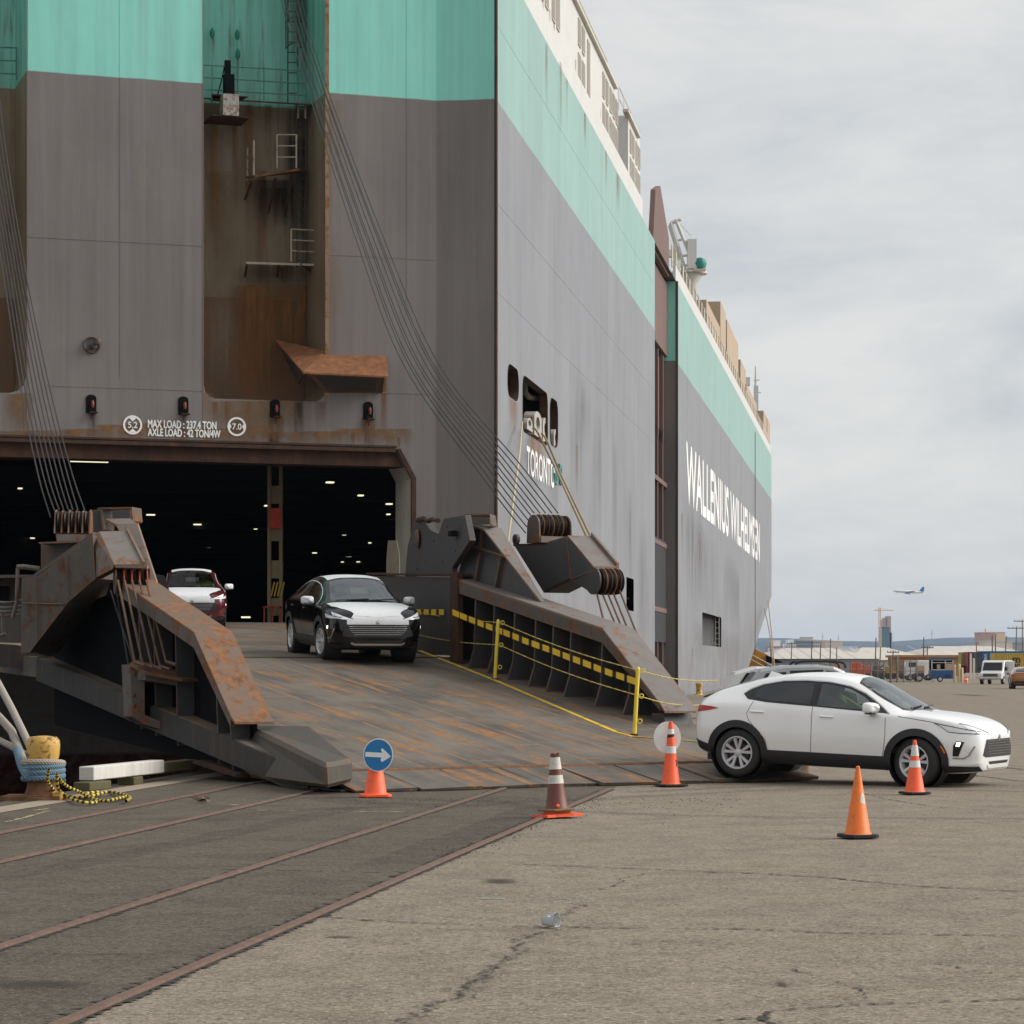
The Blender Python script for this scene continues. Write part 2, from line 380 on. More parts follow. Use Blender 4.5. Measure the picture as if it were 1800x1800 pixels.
# mooring fittings: fairlead rollers and pipes seen through the openings
def spx(x, y, D): return S(sq(x, D), D, sz(x, y, D))
for (xa, xb, yb, yt) in ((921, 931, 757, 735), (934, 947, 768, 724), (949, 960, 778, 735), (968.5, 977, 790, 755)):
    D = DS+.15; s = side_s((xa+xb)/2, D)
    b = MB(); zc0 = H+(YH-yb)/s; zc1 = H+(YH-yt)/s; qa, qb = sq(xa, D), sq(xb, D); r = (zc1-zc0)*.42
    prof = [(qa, zc0), (qb, zc0), (qb, zc1-.25)] + [((qa+qb)/2+(qb-qa)/2*math.cos(R(a)), zc1-.25+.25*math.sin(R(a))) for a in range(15, 180, 15)] + [(qa, zc1-.25)]
    hole = [((qa+qb)/2+(qb-qa)*.26*math.cos(R(a)), (zc0+zc1)/2+.03+(zc1-zc0)*.26*math.sin(R(a))) for a in range(0, 360, 20)]
    vs, fs = cdt(prof, [hole]); n = len(vs)
    m_ = MB(); m_.add([S(q, D-.10, z) for q, z in vs], fs)
    for pl in (prof, hole):
        k = len(pl); m_.add([S(q, D-.10, z) for q, z in pl]+[S(q, D+.25, z) for q, z in pl], [(i, (i+1) % k, k+(i+1) % k, k+i) for i in range(k)])
    m_.out('fairlead', weathered('rust streaked cream fairlead', (.42, .40, .36), .55, .5, .4, (.3, .14, .05), 2), ship)
b = MB(); b.tube([spx(922, 668, DS+1), spx(923, 690, DS+1), spx(929, 697, DS+.9), spx(946, 700, DS+.9), spx(951, 706, DS+.9), spx(951, 732, DS+.9)], .11, 10); b.out('vent_pipe', cream_paint, ship, True)
b = MB()
for x in (924, 933): b.box(spx(x, 700, DS+1.6), (.5, .1, 4), (A3, N3, UZ))
b.out('stiffener', steel_grey, ship)
b = MB(); b.box(spx(1107, 1070, DS+.5), (.12, .12, 1.2), (A3, N3, UZ)); b.box(spx(1105, 1052, DS+.4), (.9, .1, .1), (A3, N3, UZ)); b.box(spx(1107, 1085, DS+.4), (.9, .1, .1), (A3, N3, UZ)); b.out('hatch_fitting', cream_paint, ship)
# plate seams along the side (raised weld beads)
b = MB()
for z in (20.4, 15.2, 12.6):
    b.box(S((q0+q1)/2, DS+.001, z), (q1-q0-.3, .012, .018), (A3, N3, UZ))
b.out('weld_seam', paint_side, ship)
# ---- side door slot with folded side ramp
q2 = sq(1188)
b = MB()
b.add([S(q1, DS, -4), S(q1, DS+2.6, -4), S(q1, DS+2.6, TEAL_TOP), S(q1, DS, TEAL_TOP)], [(0,1,2,3)])
b.add([S(q2, DS, -4), S(q2, DS+2.6, -4), S(q2, DS+2.6, 22.5), S(q2, DS, 22.5)], [(0,1,2,3)])
b.add([S(q1, DS+2.6, -4), S(q2, DS+2.6, -4), S(q2, DS+2.6, 22.5), S(q1, DS+2.6, 22.5)], [(0,1,2,3)])
b.out('side_door_recess', paint_facet, ship)
b = MB(); qa = sq(1152, DS+.35)
# folded side ramp: solid upper leaf above deck, panelled leaf, open lattice lower leaf
def leaf(b, z0, z1, qx0, qx1, D, th=.18): b.box(S((qx0+qx1)/2, D, (z0+z1)/2), (qx1-qx0, th, z1-z0), (A3, N3, UZ))
qe = qa+9.5
b = MB(); b.prism([S(qa-3.2, DS+.2, 22.4), S(qe-3, DS+.2, 22.4), S(qe-3, DS+.2, 24.5), S(qa+1.2, DS+.2, 26.3), S(qa-1.6, DS+.2, 25.6)], N3*.25)
leaf(b, 18.4, 22.3, qa, qe, DS+.55)
b.out('folded_ramp_upper_leaf', brown_steel, ship)
b = MB(); leaf(b, 14.3, 18.1, qa, qe, DS+.75, .1)
for k in range(4): leaf(b, 13.6, 18.2, qa+.1+k*3.05, qa+.4+k*3.05, DS+.62, .25)
b.out('folded_ramp_panel', brown_steel, ship)
b = MB()
for k in range(4): leaf(b, .9, 14.2, qa+.1+k*3.05, qa+.42+k*3.05, DS+.66, .3)
for z in (1.2, 4.6, 8.1, 11.4): leaf(b, z-.12, z+.12, qa+.1, qe, DS+.62, .3)
b.out('folded_ramp_lattice', brown_steel, ship)
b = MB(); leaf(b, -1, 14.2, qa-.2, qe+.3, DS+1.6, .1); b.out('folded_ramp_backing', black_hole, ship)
b = MB(); leaf(b, -1.2, 1.0, qa-.5, qe+1.0, DS+.4, .5); leaf(b, 1.0, 6.5, qe+.4, qe+1.5, DS+1.0, .3); b.out('folded_ramp_foot', rusty_dark, ship)
b = MB(); b.box(S(q2+.05, DS-.05, 9.2), (.14, .14, 26.6), (A3, N3, UZ)); b.out('corner_bar', steel_dark, ship)
# ---- starboard side, forward length, with bow flare
q3 = sq(1355); qh0, qh1 = sq(1234.5), sq(1268)
hatch = rrect(qh0, sz(1234.5, 1134), qh1, sz(1234.5, 1076), .12)
side_panel('hull_side_forward', [(q2, -4), (sq(1303), -4), (sq(1308), .4), (sq(1334), 4.6), (q3, 8.6), (q3, TEAL_TOP), (q2, TEAL_TOP)], [hatch], DS, paint_side)
room('pilot_hatch', qh0-.4, qh1+.4, sz(1234.5, 1134)-.1, sz(1234.5, 1076)+.1, DS+.05, DS+3, black_hole)
b = MB(); s_ = (qh1-qh0); zb = sz(1234.5, 1134); zt = sz(1234.5, 1076)
qg = qh1-.5
for D_ in (.12, .38): b.box(S(qg, DS+D_, (zb+zt)/2), (.1, .07, zt-zb), (A3, N3, UZ))
for k in range(6): b.box(S(qg, DS+.25, zb+.2+k*.38), (.06, .26, .05), (A3, N3, UZ))
b.box(S(qg, DS+1.0, zb+1.55), (.1, .9, .06), (A3, N3, UZ)); b.box(S(qg, DS+1.0, zb+.95), (.1, .9, .06), (A3, N3, UZ)); b.box(S(qg+.1, DS+1.0, zb+1.25), (.05, .9, .55), (A3, N3, UZ))
for k in range(4): b.tube([S(qg, DS+.6+k*.22, zb+.95), S(qg, DS+.7+k*.22, zb+1.55)], .03, 5)
b.box(S(qg, DS+.9, zb+.25), (.3, 1.0, .12), (A3, N3, UZ)); b.tube([S(qg, DS+.45, zb+.1), S(qg, DS+.85, zb+.8)], .05, 6)
b.out('hatch_gear', cream_paint, ship)
b = MB(); nz, nq = 40, 22
def bow_start(z):
    zs = [-4, .4, 4.6, 8.6, 30]; qs_ = [sq(1303), sq(1308), sq(1334), q3, q3]
    for i in range(4):
        if zs[i] <= z <= zs[i+1]: return qs_[i]+(qs_[i+1]-qs_[i])*(z-zs[i])/(zs[i+1]-zs[i])
zz_ = sorted(set([-4+(TEAL_TOP+4)*i/nz for i in range(nz+1)]+[.4, 4.6, 8.6])); nz = len(zz_)-1
for z in zz_:
    Lb = 14+22*max(0, min(1, (z+2)/12.0)); qs = bow_start(z)
    for j in range(nq+1):
        u = j/nq; b.v.append(S(qs+Lb*math.sin(u*math.pi/2), DS+16*(1-math.cos(u*math.pi/2)), z))
b.f = [(i*(nq+1)+j, i*(nq+1)+j+1, (i+1)*(nq+1)+j+1, (i+1)*(nq+1)+j) for i in range(nz) for j in range(nq)]; b.m = [0]*len(b.f)
b.out('bow_plating', paint_side, ship, True)
b = MB(); b.box(S(sq(1327), DS-.02, 12), (.4, .05, 20), (A3, N3, UZ)); b.out('bow_knuckle', steel_grey, ship)
# weather deck and the far side keep the hull closed
b = MB(); b.add([S(q0, DS+.02, TEAL_TOP-.02), S(q3, DS+.02, TEAL_TOP-.02), S(q3+36, DS+16, TEAL_TOP-.02), S(q3, DS+32, TEAL_TOP-.02), S(q0, DS+32, TEAL_TOP-.02)], [(0,1,2,3,4)])
b.add([S(q0, DS+32, -4), S(q3, DS+32, -4), S(q3, DS+32, TEAL_TOP), S(q0, DS+32, TEAL_TOP)], [(0,1,2,3)])
b.out('weather_deck', steel_grey, ship)
# lettering on the side
def side_text(name, body, x0, x1, z0, z1, bold=0):
    text_on(name, body, S(sq(x0), DS-.012, z0), A3, UZ, sq(x1)-sq(x0), z1-z0, letter_white, ship, bold)
side_text('company_name', 'WALLENIUS WILHELMSEN', 1206, 1335, 11.05, 14.35, .15)
side_text('ship_name', 'TORONTO', 925, 974, 7.75, 8.62, .03)
b = MB()
for poly in (((976, 831), (980, 834), (980, 852), (976, 849)), ((984, 815), (988, 818), (989, 853), (985, 850)), ((976, 838), (988, 822), (988, 832), (977, 848))):
    b.prism([spx(x, y, DS-.06) for x, y in poly], N3*.05)
b.out('rope_guard', teal_paint, ship)
# ---- superstructure above the teal band
ZR = 26.2
def block(x0, x1, z0, z1, D0, D1, name, mat):
    b = MB(); b.prism([S(sq(x0, D0), D0, z0), S(sq(x1, D0), D0, z0), S(sq(x1, D0), D1, z0), S(sq(x0, D0), D1, z0)], UZ*(z1-z0)); return b.out(name, mat, ship)
block(905, 1085, TEAL_TOP+.02, ZR, DS+.12, DS+10, 'deckhouse', white_paint)
block(1086, 1103, TEAL_TOP+.02, ZR-1.2, DS+1.6, DS+10, 'deckhouse_link', white_paint)
block(1104, 1125, TEAL_TOP+.02, ZR, DS+.12, DS+10, 'deckhouse', white_paint)
b = MB(); b.box(S((sq(905)+sq(1130))/2, DS+.06, TEAL_TOP+.45), (sq(1130)-sq(905), .1, .9), (A3, N3, UZ)); b.out('bulwark', white_paint, ship)
b = MB(); b.box(S((q2+q3-1)/2, DS+.06, TEAL_TOP+.4), (q3-1-q2, .1, .8), (A3, N3, UZ)); b.out('bulwark', white_paint, ship)
win = []
for x in (941, 949.5, 958, 970, 978): win.append((x, 23.9, 25.2))
for x in (1016, 1023): win += [(x, 24.85, 25.85), (x, 23.55, 24.55)]
win.append((1032, 23.3, 25.75))
for x in (1059, 1065, 1071.5, 1077, 1082): win += [(x, 24.75, 25.75), (x, 23.5, 24.5)]
for x in (1107, 1111.5, 1117, 1121.5): win += [(x, 24.75, 25.75), (x, 23.5, 24.5)]
for x, z0, z1 in win:
    b = MB(); q = sq(x, DS+.12)
    b.box(S(q+.3, DS+.10, (z0+z1)/2), (.72, .06, z1-z0), (A3, N3, UZ)); f_ = b.out('window', cream_paint, ship)
    b = MB(); b.box(S(q+.3, DS+.075, (z0+z1)/2), (.56, .03, z1-z0-.12), (A3, N3, UZ)); b.out('pane', glass_dark, f_)
b = MB()
for x0, x1 in ((905, 1085), (1104, 1125)):
    b.box(S((sq(x0)+sq(x1))/2, DS+.1, ZR-.05), (sq(x1)-sq(x0)+.2, .25, .12), (A3, N3, UZ))
b.out('roof_edge', cream_paint, ship)
b = MB()
for x0, x1 in ((905, 1084), (1104, 1124)):
    for dz in (.5, 1.0): b.tube([S(sq(x0), DS+.4, ZR+dz), S(sq(x1), DS+.4, ZR+dz)], .025, 5)
    q = sq(x0)
    while q < sq(x1): b.tube([S(q, DS+.4, ZR), S(q, DS+.4, ZR+1)], .02, 4); q += 2.2
q = q2
while q < q3: b.tube([S(q, DS+.2, TEAL_TOP+.7), S(q, DS+.2, TEAL_TOP+1.9)], .05, 4); q += 2.5
for dz in (1.2, 1.85): b.tube([S(q2, DS+.2, TEAL_TOP+dz), S(q3, DS+.2, TEAL_TOP+dz)], .035, 4)
b.out('guard_rail', cream_paint, ship)
# deck crane, vents and boxes on the weather deck
def dk(x, y, D): return P(x, y, side_s(x, D))
cr_ = dk(1211, 500, DS+3)
b = MB(); zb = TEAL_TOP; base = V((cr_.x, cr_.y, zb)); top = H+(YH-482)/side_s(1211, DS+3)
b.lathe([(.62, 0), (.62, top-zb-.8), (.95, top-zb-.3), (.95, top-zb)], base, seg=18); b.lathe([(1.35, top-zb), (1.35, top-zb+.15)], base, seg=18)
crane = b.out('deck_crane', white_paint, ship, True)
s_ = side_s(1205, DS+3)
b = MB(); j0 = P(1204, 475, s_); j0b = P(1212, 475, s_); j1 = P(1179, 392, s_); j1b = P(1188, 386, s_)
b.tube([j0, j1], .16, 6); b.tube([j0b+V((.5,0,0)), j1b], .16, 6); b.tube([j0+V((0,1,0)), j1+V((0,1,0))], .16, 6)
for t in (.1, .3, .62, .97): b.tube([j0.lerp(j1, t), (j0b+V((.5,0,0))).lerp(j1b, t)], .1, 6)
b.tube([j1, j1+V((.7, 0, .25)), j1b], .14, 6); b.tube([P(1215, 415, s_), j1b], .03, 5)
b.box(P(1216, 447, s_), (.65, .7, 2.1)); b.out('jib', white_paint, crane)
b = MB(); b.lathe([(.01, -.5), (.4, -.35), (.5, 0), (.4, .35), (.01, .5)], P(1230, 464, s_), seg=14); b.out('radar_ball', teal_paint, crane, True)
b = MB(); b.box(P(1229, 474, s_), (.9, .6, .2)); b.box(P(1168, 446, s_), (1.1, .6, .5)); b.box(P(1187, 462, s_), (.3, .4, 2.4)); b.tube([P(1175, 440, s_), P(1192, 452, s_)], .08, 6); b.tube([P(1168, 430, s_), P(1168, 480, s_)], .05, 5); b.out('deck_fitting', cream_paint, ship)
for (x0, y0, x1, y1, dp, D, m) in ((1226, 527, 1251, 575, 5, 1.2, beige), (1252, 530, 1262, 600, 3, 1.3, beige), (1264, 562, 1285, 640, 3, 1.3, beige), (1289, 632, 1299, 668, 3, 1.3, beige), (1300, 675, 1318, 710, 3, 1.2, beige), (1331, 722, 1337, 760, 3, .8, beige), (1338, 735, 1343, 775, 3, .8, beige)):
    D += DS; s0 = side_s(x0, D); s1 = side_s(x1, D); p0 = P(x0, y0, s0); b = MB()
    zt = p0.z; qa_, qb_ = sq(x0, D), sq(x1, D)
    if m is beige:
        wd = 3.2 if x1-x0 < 24 else 2.4
        b.prism([S(qa_, D-.6, TEAL_TOP+1.0), S(qb_, D-.6, TEAL_TOP+1.0), S(qb_, D+wd, TEAL_TOP+1.0), S(qa_, D+wd, TEAL_TOP+1.0)], UZ*(zt-TEAL_TOP-1.0))
        b.prism([S(qa_+.3, D-.3, TEAL_TOP), S(qb_-.3, D-.3, TEAL_TOP), S(qb_-.3, D+1, TEAL_TOP), S(qa_+.3, D+1, TEAL_TOP)], UZ*1.0)
    b.out('vent_housing', m, ship)
b = MB(); s_ = side_s(1330, DS+4)
b.box(P(1329, 700, s_), (.5, .5, 3.0)); b.tube([P(1329, 735, s_), P(1328, 643, s_)], [.35, .06], 8); b.box(P(1330, 668, s_), (.7, .2, .1)); b.box(P(1333, 690, s_), (.6, .2, .1)); b.box(P(1309, 671, s_), (1.2, 1.0, 1.0)); b.out('foremast', white_paint, ship)
# ================================================================== stern: angled ramp face
def fs_(x): return 63.6-.00446*x
Pa = V(((47-CX)/fs_(47), F/fs_(47), 0)); Pb = V(((767-CX)/fs_(767), F/fs_(767), 0))
EF = (Pb-Pa).normalized(); MI = V((-EF.y, EF.x, 0))                     # along the face, and inwards
def fh(x): s = fs_(x); return (V(((x-CX)/s, F/s, 0))-Pa).dot(EF)
def fz(x, y): return H+(YH-y)/fs_(x)
def Fp(h, z, d=0.0): return Pa+EF*h+MI*d+UZ*z                            # d: depth inwards
def fpx(x, y, d=0.0): return Fp(fh(x), fz(x, y), d)
HR = fh(767); SILL = 2.92
rec2 = [(fh(358), 25.9), (fh(358), fz(358, 700)+.4)] + [(fh(358)+.35-.35*math.cos(R(a)), fz(358, 700)+.35-.35*math.sin(R(a))) for a in (30, 60, 90)] + [(fh(572)-.35+.35*math.sin(R(a)), fz(572, 707)+.35-.35*math.cos(R(a))) for a in (0, 30, 60, 90)] + [(fh(572), 25.9)]
h0l, h1l = -5.0, 0.0; zl = fz(20, 691)
rec1 = [(h0l, 25.9), (h0l, zl), (h1l-.5, zl)] + [(h1l-.5+.5*math.sin(R(a)), zl+.5-.5*math.cos(R(a))) for a in (30, 60, 90)] + [(h1l, 25.9)]
dr = fh(722); dt = fz(700, 790)
door = [(-6.5, SILL), (dr, SILL), (dr, dt-.85), (dr-.45, dt), (-6.5, dt)]
vs, fs = cdt([(-9, 1.5), (HR, 1.5), (HR, 26), (-9, 26)], [rec2, rec1, door])
mesh('stern_plating', [Fp(h, z) for h, z in vs], fs, paint_facet, ship)
co = S(sq(872), DS, 0)
b = MB(); b.add([Pb+UZ*-4, co+UZ*-4, co+UZ*26, Pb+UZ*26], [(0,1,2,3)]); b.out('stern_corner_plating', paint_facet, ship)
b = MB(); b.tube([co+UZ*-3, co+UZ*26], .05, 8); b.out('corner_bar', rusty_dark, ship)
# counter sloping in below the door
b = MB(); b.add([Fp(-9, 1.5), Fp(HR, 1.5), Fp(HR, -4, 6), Fp(-9, -4, 6)], [(0,1,2,3)]); b.out('counter_plating', paint_facet, ship)
def recess(name, poly, depth, mat):
    n = len(poly); b = MB()
    b.add([Fp(h, z) for h, z in poly]+[Fp(h, z, depth) for h, z in poly], [(i, i+1, n+i+1, n+i) for i in range(n-1)])
    vs, fs = cdt(poly); b.add([Fp(h, z, depth) for h, z in vs], fs); return b.out(name, mat, ship)
RD = 2.4
recess('wire_recess', rec2, RD, paint_rec); recess('wire_recess', rec1, RD, paint_rec)
# plating seams on the face
b = MB()
for (xa, xb, y) in ((50, 356, 424), (575, 765, 452), (575, 765, 690), (80, 356, 682)):
    z = fz((xa+xb)/2, y); b.box(Fp((fh(xa)+fh(xb))/2, z, -.004), (fh(xb)-fh(xa), .012, .03), (EF, MI, UZ))
for x, z0, z1 in ((211, 9.8, 25.9), (715, 12, 25.9), (560+100, 8.5, 9.2)):
    b.box(Fp(fh(x), (z0+z1)/2, -.003), (.02, .01, z1-z0), (EF, MI, UZ))
b.out('weld_seam', paint_facet, ship)
# rust lip along the right edge of the recess
b = MB(); b.box(Fp(fh(572)+.05, 15.2, -.006), (.11, .012, 11.6), (EF, MI, UZ)); b.out('rust_lip', weathered('rust bled edge', (.26, .17, .10), .7, .75, .5, (.20, .085, .03), 1.6), ship)
b = MB(); b.box(Fp(fh(358)-.015, 17, -.005), (.022, .01, 17), (EF, MI, UZ)); b.out('edge_lip', steel_lit, ship)
b = MB(); b.box(Fp(fh(47)+.015, 17, -.005), (.022, .01, 17), (EF, MI, UZ)); b.out('edge_lip', steel_lit, ship)
# lower rust painted panel inside the recess
b = MB(); b.box(Fp((fh(358)+fh(572))/2, (9.25+fz(450, 503))/2, RD-.05), (fh(572)-fh(358)-.12, .06, fz(450, 503)-9.3), (EF, MI, UZ)); b.out('rust_panel', rust_mat('rust wash', (.125, .095, .068), (.205, .088, .034), sc=.42), ship)
b = MB(); b.box(Fp(-2.5, (zl+fz(20, 500))/2, RD-.05), (4.9, .06, fz(20, 500)-zl-.1), (EF, MI, UZ)); b.out('rust_panel', MAT['rust wash'], ship)
# door frame, header flange, jamb
b = MB()
b.box(Fp((dr-6.5)/2-.3, dt-.05, -.06), (dr+6.5-.4, .24, .10), (EF, MI, UZ)); b.box(Fp((dr-6.5)/2-.3, dt+.07, -.04), (dr+6.5-.3, .16, .06), (EF, MI, UZ))
b.out('door_header', rusty_dark, ship)
b = MB(); b.prism([Fp(dr-.45, dt, -.08), Fp(dr-.33, dt+.02, -.08), Fp(dr+.14, dt-.82, -.08), Fp(dr, dt-.85, -.08)], MI*.5)
b.prism([Fp(dr, dt-.85, -.08), Fp(dr+.14, dt-.82, -.08), Fp(dr+.14, SILL, -.08), Fp(dr, SILL, -.08)], MI*.5); b.out('door_frame', rusty_dark, ship)
b = MB(); n = len(door); b.add([Fp(h, z, .02) for h, z in door]+[Fp(h, z, 1.6) for h, z in door], [(1,2,n+2,n+1),(2,3,n+3,n+2)]); b.out('door_jamb', cream_paint, ship)
b = MB(); b.box(Fp((dr-6.5)/2, dt-.25, .5), (dr+6.3, .9, .5), (EF, MI, UZ)); b.out('door_lintel', rusty_dark, ship)
# car deck behind the door
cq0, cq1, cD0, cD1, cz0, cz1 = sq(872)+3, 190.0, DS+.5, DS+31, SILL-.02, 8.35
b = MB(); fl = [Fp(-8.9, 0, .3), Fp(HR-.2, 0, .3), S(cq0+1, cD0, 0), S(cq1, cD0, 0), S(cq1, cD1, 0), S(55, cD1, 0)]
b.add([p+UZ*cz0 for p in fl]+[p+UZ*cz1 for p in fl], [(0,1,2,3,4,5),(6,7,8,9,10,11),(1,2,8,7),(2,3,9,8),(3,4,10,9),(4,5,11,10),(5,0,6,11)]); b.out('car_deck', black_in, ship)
b = MB()
for k in range(14):
    q = 82+k*6; b.box(S(q, DS+16, cz1-.28), (.25, 30, .5), (A3, N3, UZ))
b.out('deck_beam', black_in, ship)
def pillar(x, wpx, s, mat, name='pillar'):
    p = P(x, 1100, s); b = MB(); w_ = wpx/s
    for dx in (-w_*.38, w_*.38): b.box((p.x+dx, p.y, (cz0+cz1)/2), (w_*.22, .35, cz1-cz0))
    for k in range(5): b.box((p.x, p.y+.05, cz0+.6+k*1.15), (w_, .25, .55))
    return b.out(name, mat, ship)
pl_ = pillar(484, 27, 57, simple('drab pillar paint', (.30, .23, .12), .7))
b = MB(); p = P(486, 912, 57); b.box((p.x, p.y-.3, p.z), (.38, .08, .62)); b.out('red_panel', simple('red panel paint', (.62, .05, .02), .6), pl_)
b = MB(); p = P(488, 1036, 57)
for k in range(4): b.prism([p+V((-.2+k*.1, -.25, -.22)), p+V((-.15+k*.1, -.25, -.22)), p+V((-.05+k*.1, -.25, .22)), p+V((-.1+k*.1, -.25, .22))], (0, -.02, 0))
b.out('hazard_stripe', simple('hazard yellow', (.5, .33, .03), .6), pl_)
b = MB(); p = P(481, 1080, 57)
for dx in (-.25, 0, .25): b.box((p.x+dx, p.y-.4, p.z), (.05, .05, .5))
b.box((p.x, p.y-.4, p.z+.22), (.6, .05, .06)); b.out('guard_frame', simple('red guard paint', (.4, .04, .02), .6), pl_)
pillar(565, 10, 32, black_in)
LAMPS = [(157,811,66,61),(443,812,18,0),(40,859,26,0),(251,842,19,0),(337,863,18,0),(178,881,18,0),(265,905,20,0),(347,922,18,0),(57,946,10,0),(88,917,10,0),(417,940,10,0),(298,950,16,0),(366,962,14,0),(420,975,14,0),(294,983,12,0),(580,848,18,0),(525,910,14,0),(634,871,12,0),(661,879,12,0),(684,886,14,0),(562,935,10,0),(553,972,10,0),(613,978,12,0),(643,984,10,0),(700,949,10,0),(468,889,7,0),(605,940,8,0),(441,993,6,0)]
random.seed(31)
for k in range(26): LAMPS.append((random.uniform(20, 690), random.uniform(900, 1035), random.uniform(4, 7), 0))
for (x, y, wpx, s) in LAMPS:
    zl_ = cz1-.35; s = s or (YH-y)/(zl_-H); p = P(x, y, s); b = MB()
    ax = (V((.93, .36, 0)), V((-.36, .93, 0)), UZ) if wpx < 60 else (EF, MI, UZ)
    b.box(p, (max(.12, wpx/s*(.7 if wpx < 60 else 1)), .22 if wpx < 60 else .12, .05), ax); b.out('deck_lamp', lamp_em, ship)
b = MB(); b.box(P(432, 1085, 40), (.4, .1, .07)); b.out('deck_lamp', lamp_em, ship)
# lettering over the door
def ftext(name, body, x0, y0, x1, y1):
    text_on(name, body, Fp(fh(x0), fz(x0, y1), -.02), EF, UZ, fh(x1)-fh(x0), fz(x0, y0)-fz(x0, y1), letter_white, ship, .009)
ftext('load_notice', 'MAX LOAD : 237.4 TON', 260, 738, 380, 751.5)
ftext('load_notice', 'AXLE LOAD : 42 TON/4W', 260, 753, 387, 766)
def clearance(x, y, body, vert):
    c = fpx(x, y, -.02); r = .27; b = MB()
    ring = [(r*math.cos(R(a)), r*math.sin(R(a))) for a in range(0, 360, 10)]; hole = [(.215*math.cos(R(a)), .215*math.sin(R(a))) for a in range(0, 360, 10)]
    vs, fs = cdt(ring, [hole]); b.add([c+EF*u+UZ*v_ for u, v_ in vs], fs)
    for sg in (-1, 1):
        tri = [(-.12, .21*sg), (.12, .21*sg), (0, .10*sg)] if vert else [(.215*sg, -.11), (.215*sg, .11), (.15*sg, 0)]
        b.add([c+EF*u+UZ*v_ for u, v_ in tri], [(0, 1, 2)])
    o = mesh('clearance_mark', b.v, b.f, letter_white, ship)
    text_on('clearance_number', body, c-EF*.13-UZ*.085-MI*.004, EF, UZ, .26, .17, letter_white, o, .005)
clearance(233, 747, '5.2', True); clearance(416, 750, '7.0', False)
# ramp warning lamps in niches, and the stern fairlead
for x, y in ((160, 710), (322, 713), (483, 718), (647, 722)):
    c = fpx(x, y); w_, h_ = .145, .26
    prof = [(-w_, -h_), (w_, -h_), (w_, h_-.1)]+[(w_*math.cos(R(a)), h_-.1+.1*math.sin(R(a))) for a in range(30, 180, 30)]+[(-w_, h_-.1)]
    b = MB(); b.prism([c+EF*u+UZ*v_-MI*.03 for u, v_ in prof], MI*.03); o = b.out('lamp_niche_shade', black_hole, ship)  # flat black arch painted as the shade of a hollow behind the lamp
    b = MB(); b.box(c+EF*.05-MI*.12-UZ*.25, (.22, .22, .03), (EF, MI, UZ)); b.tube([c-MI*.1-UZ*.3, c-MI*.1-UZ*.45], .02, 6); b.out('bracket', rusty_dark, o)
    b = MB(); b.lathe([(.035, -.11), (.05, -.02), (.035, .07), (.01, .10)], c+EF*.03-MI*.10, seg=10); b.out('lamp', simple('dull red lamp', (.20, .025, .012), .4), o, True)
c = fpx(161, 607)
b = MB(); b.lathe([(.20, -.02), (.24, -.05), (.22, -.08), (.17, -.04)], c, MI, 24); o = b.out('stern_light_port', steel_dark, ship, True)
b = MB(); b.lathe([(.19, -.03), (.001, -.03)], c, MI, 20, cap=False); b.out('port_shade_disc', black_hole, o)  # flat black disc painted as the shade inside the port
b = MB(); b.tube([c-UZ*.05, c-MI*.22-UZ*.02+EF*.05], .08, 10); b.lathe([(.01, -.1), (.08, -.07), (.1, 0), (.08, .07), (.01, .1)], c-MI*.32+EF*.12+UZ*.06, seg=12); b.out('light_arm', steel_grey, o, True)
# rust stained guide roof beside the recess
b = MB()
tp = [P(484, 597, 59.7), P(572, 617, 60.9), P(680, 625, fs_(680)), P(682, 661, 61.6), P(533, 654, 61.9)]
b.prism(tp, -UZ*.05); b.out('guide_roof', rust_mat('rust pale', (.12, .045, .018), (.30, .125, .05), sc=1.2), ship)
b = MB(); b.prism([P(486, 599, 59.7), P(533, 655, 61.8), P(524, 675, 60.2)], EF*.04); b.prism([P(540, 656, 61.7), P(676, 661, 61.5), fpx(672, 690), fpx(572, 690)], UZ*-.02); b.out('guide_gusset', steel_dark, ship)
# ---- fittings in the wire recess
RB = RD-.04
def rpx(x, y, d): return P(x, y, 4500/((Fp(fh(x), 0, d)).y))
def ladder(x0, x1, ytop, ybot, d, mat, cage=None):
    b = MB(); s = 4500/Fp(fh(x0), 0, d).y
    for x in (x0, x1): b.tube([rpx(x, ytop, d), rpx(x, ybot, d)], .025, 6)
    y = ytop+8
    while y < ybot: b.tube([rpx(x0, y, d), rpx(x1, y, d)], .018, 5); y += 18
    if cage:
        for y in cage:
            a0, a1 = rpx(x0-4, y, d), rpx(x1+4, y, d); m_ = (a0+a1)/2-MI*.75
            b.tube(catmull([a0, a0.lerp(m_, .7)-EF*.12, m_, a1.lerp(m_, .7)+EF*.12, a1], 4), .02, 5)
        for t in (0, .5, 1):
            p0, p1 = rpx(x0-4, cage[0], d).lerp(rpx(x1+4, cage[0], d), t)-MI*(.7 if t == .5 else .05), rpx(x0-4, cage[-1], d).lerp(rpx(x1+4, cage[-1], d), t)-MI*(.7 if t == .5 else .05)
            b.tube([p0, p1], .018, 5)
    return b.out('ladder', mat, ship)
dark_rail = simple('dark rail paint', (.05, .06, .055), .6)
ladder(506, 523, -60, 180, RB-.3, dark_rail, (-60, -10, 40, 85))
ladder(522, 538, 180, 470, RB-.2, dark_rail)
b = MB()
for y in (115, 137, 158): b.tube([rpx(357, y-1, RB-.9), rpx(540, y+10, RB-.9)], .022, 6)
for x in (372, 418, 464, 523): b.tube([rpx(x, 117, RB-.9), rpx(x, 180, RB-.9)], .022, 6)
b.out('platform_rail', simple('teal rail paint', (.08, .22, .18), .6), ship)
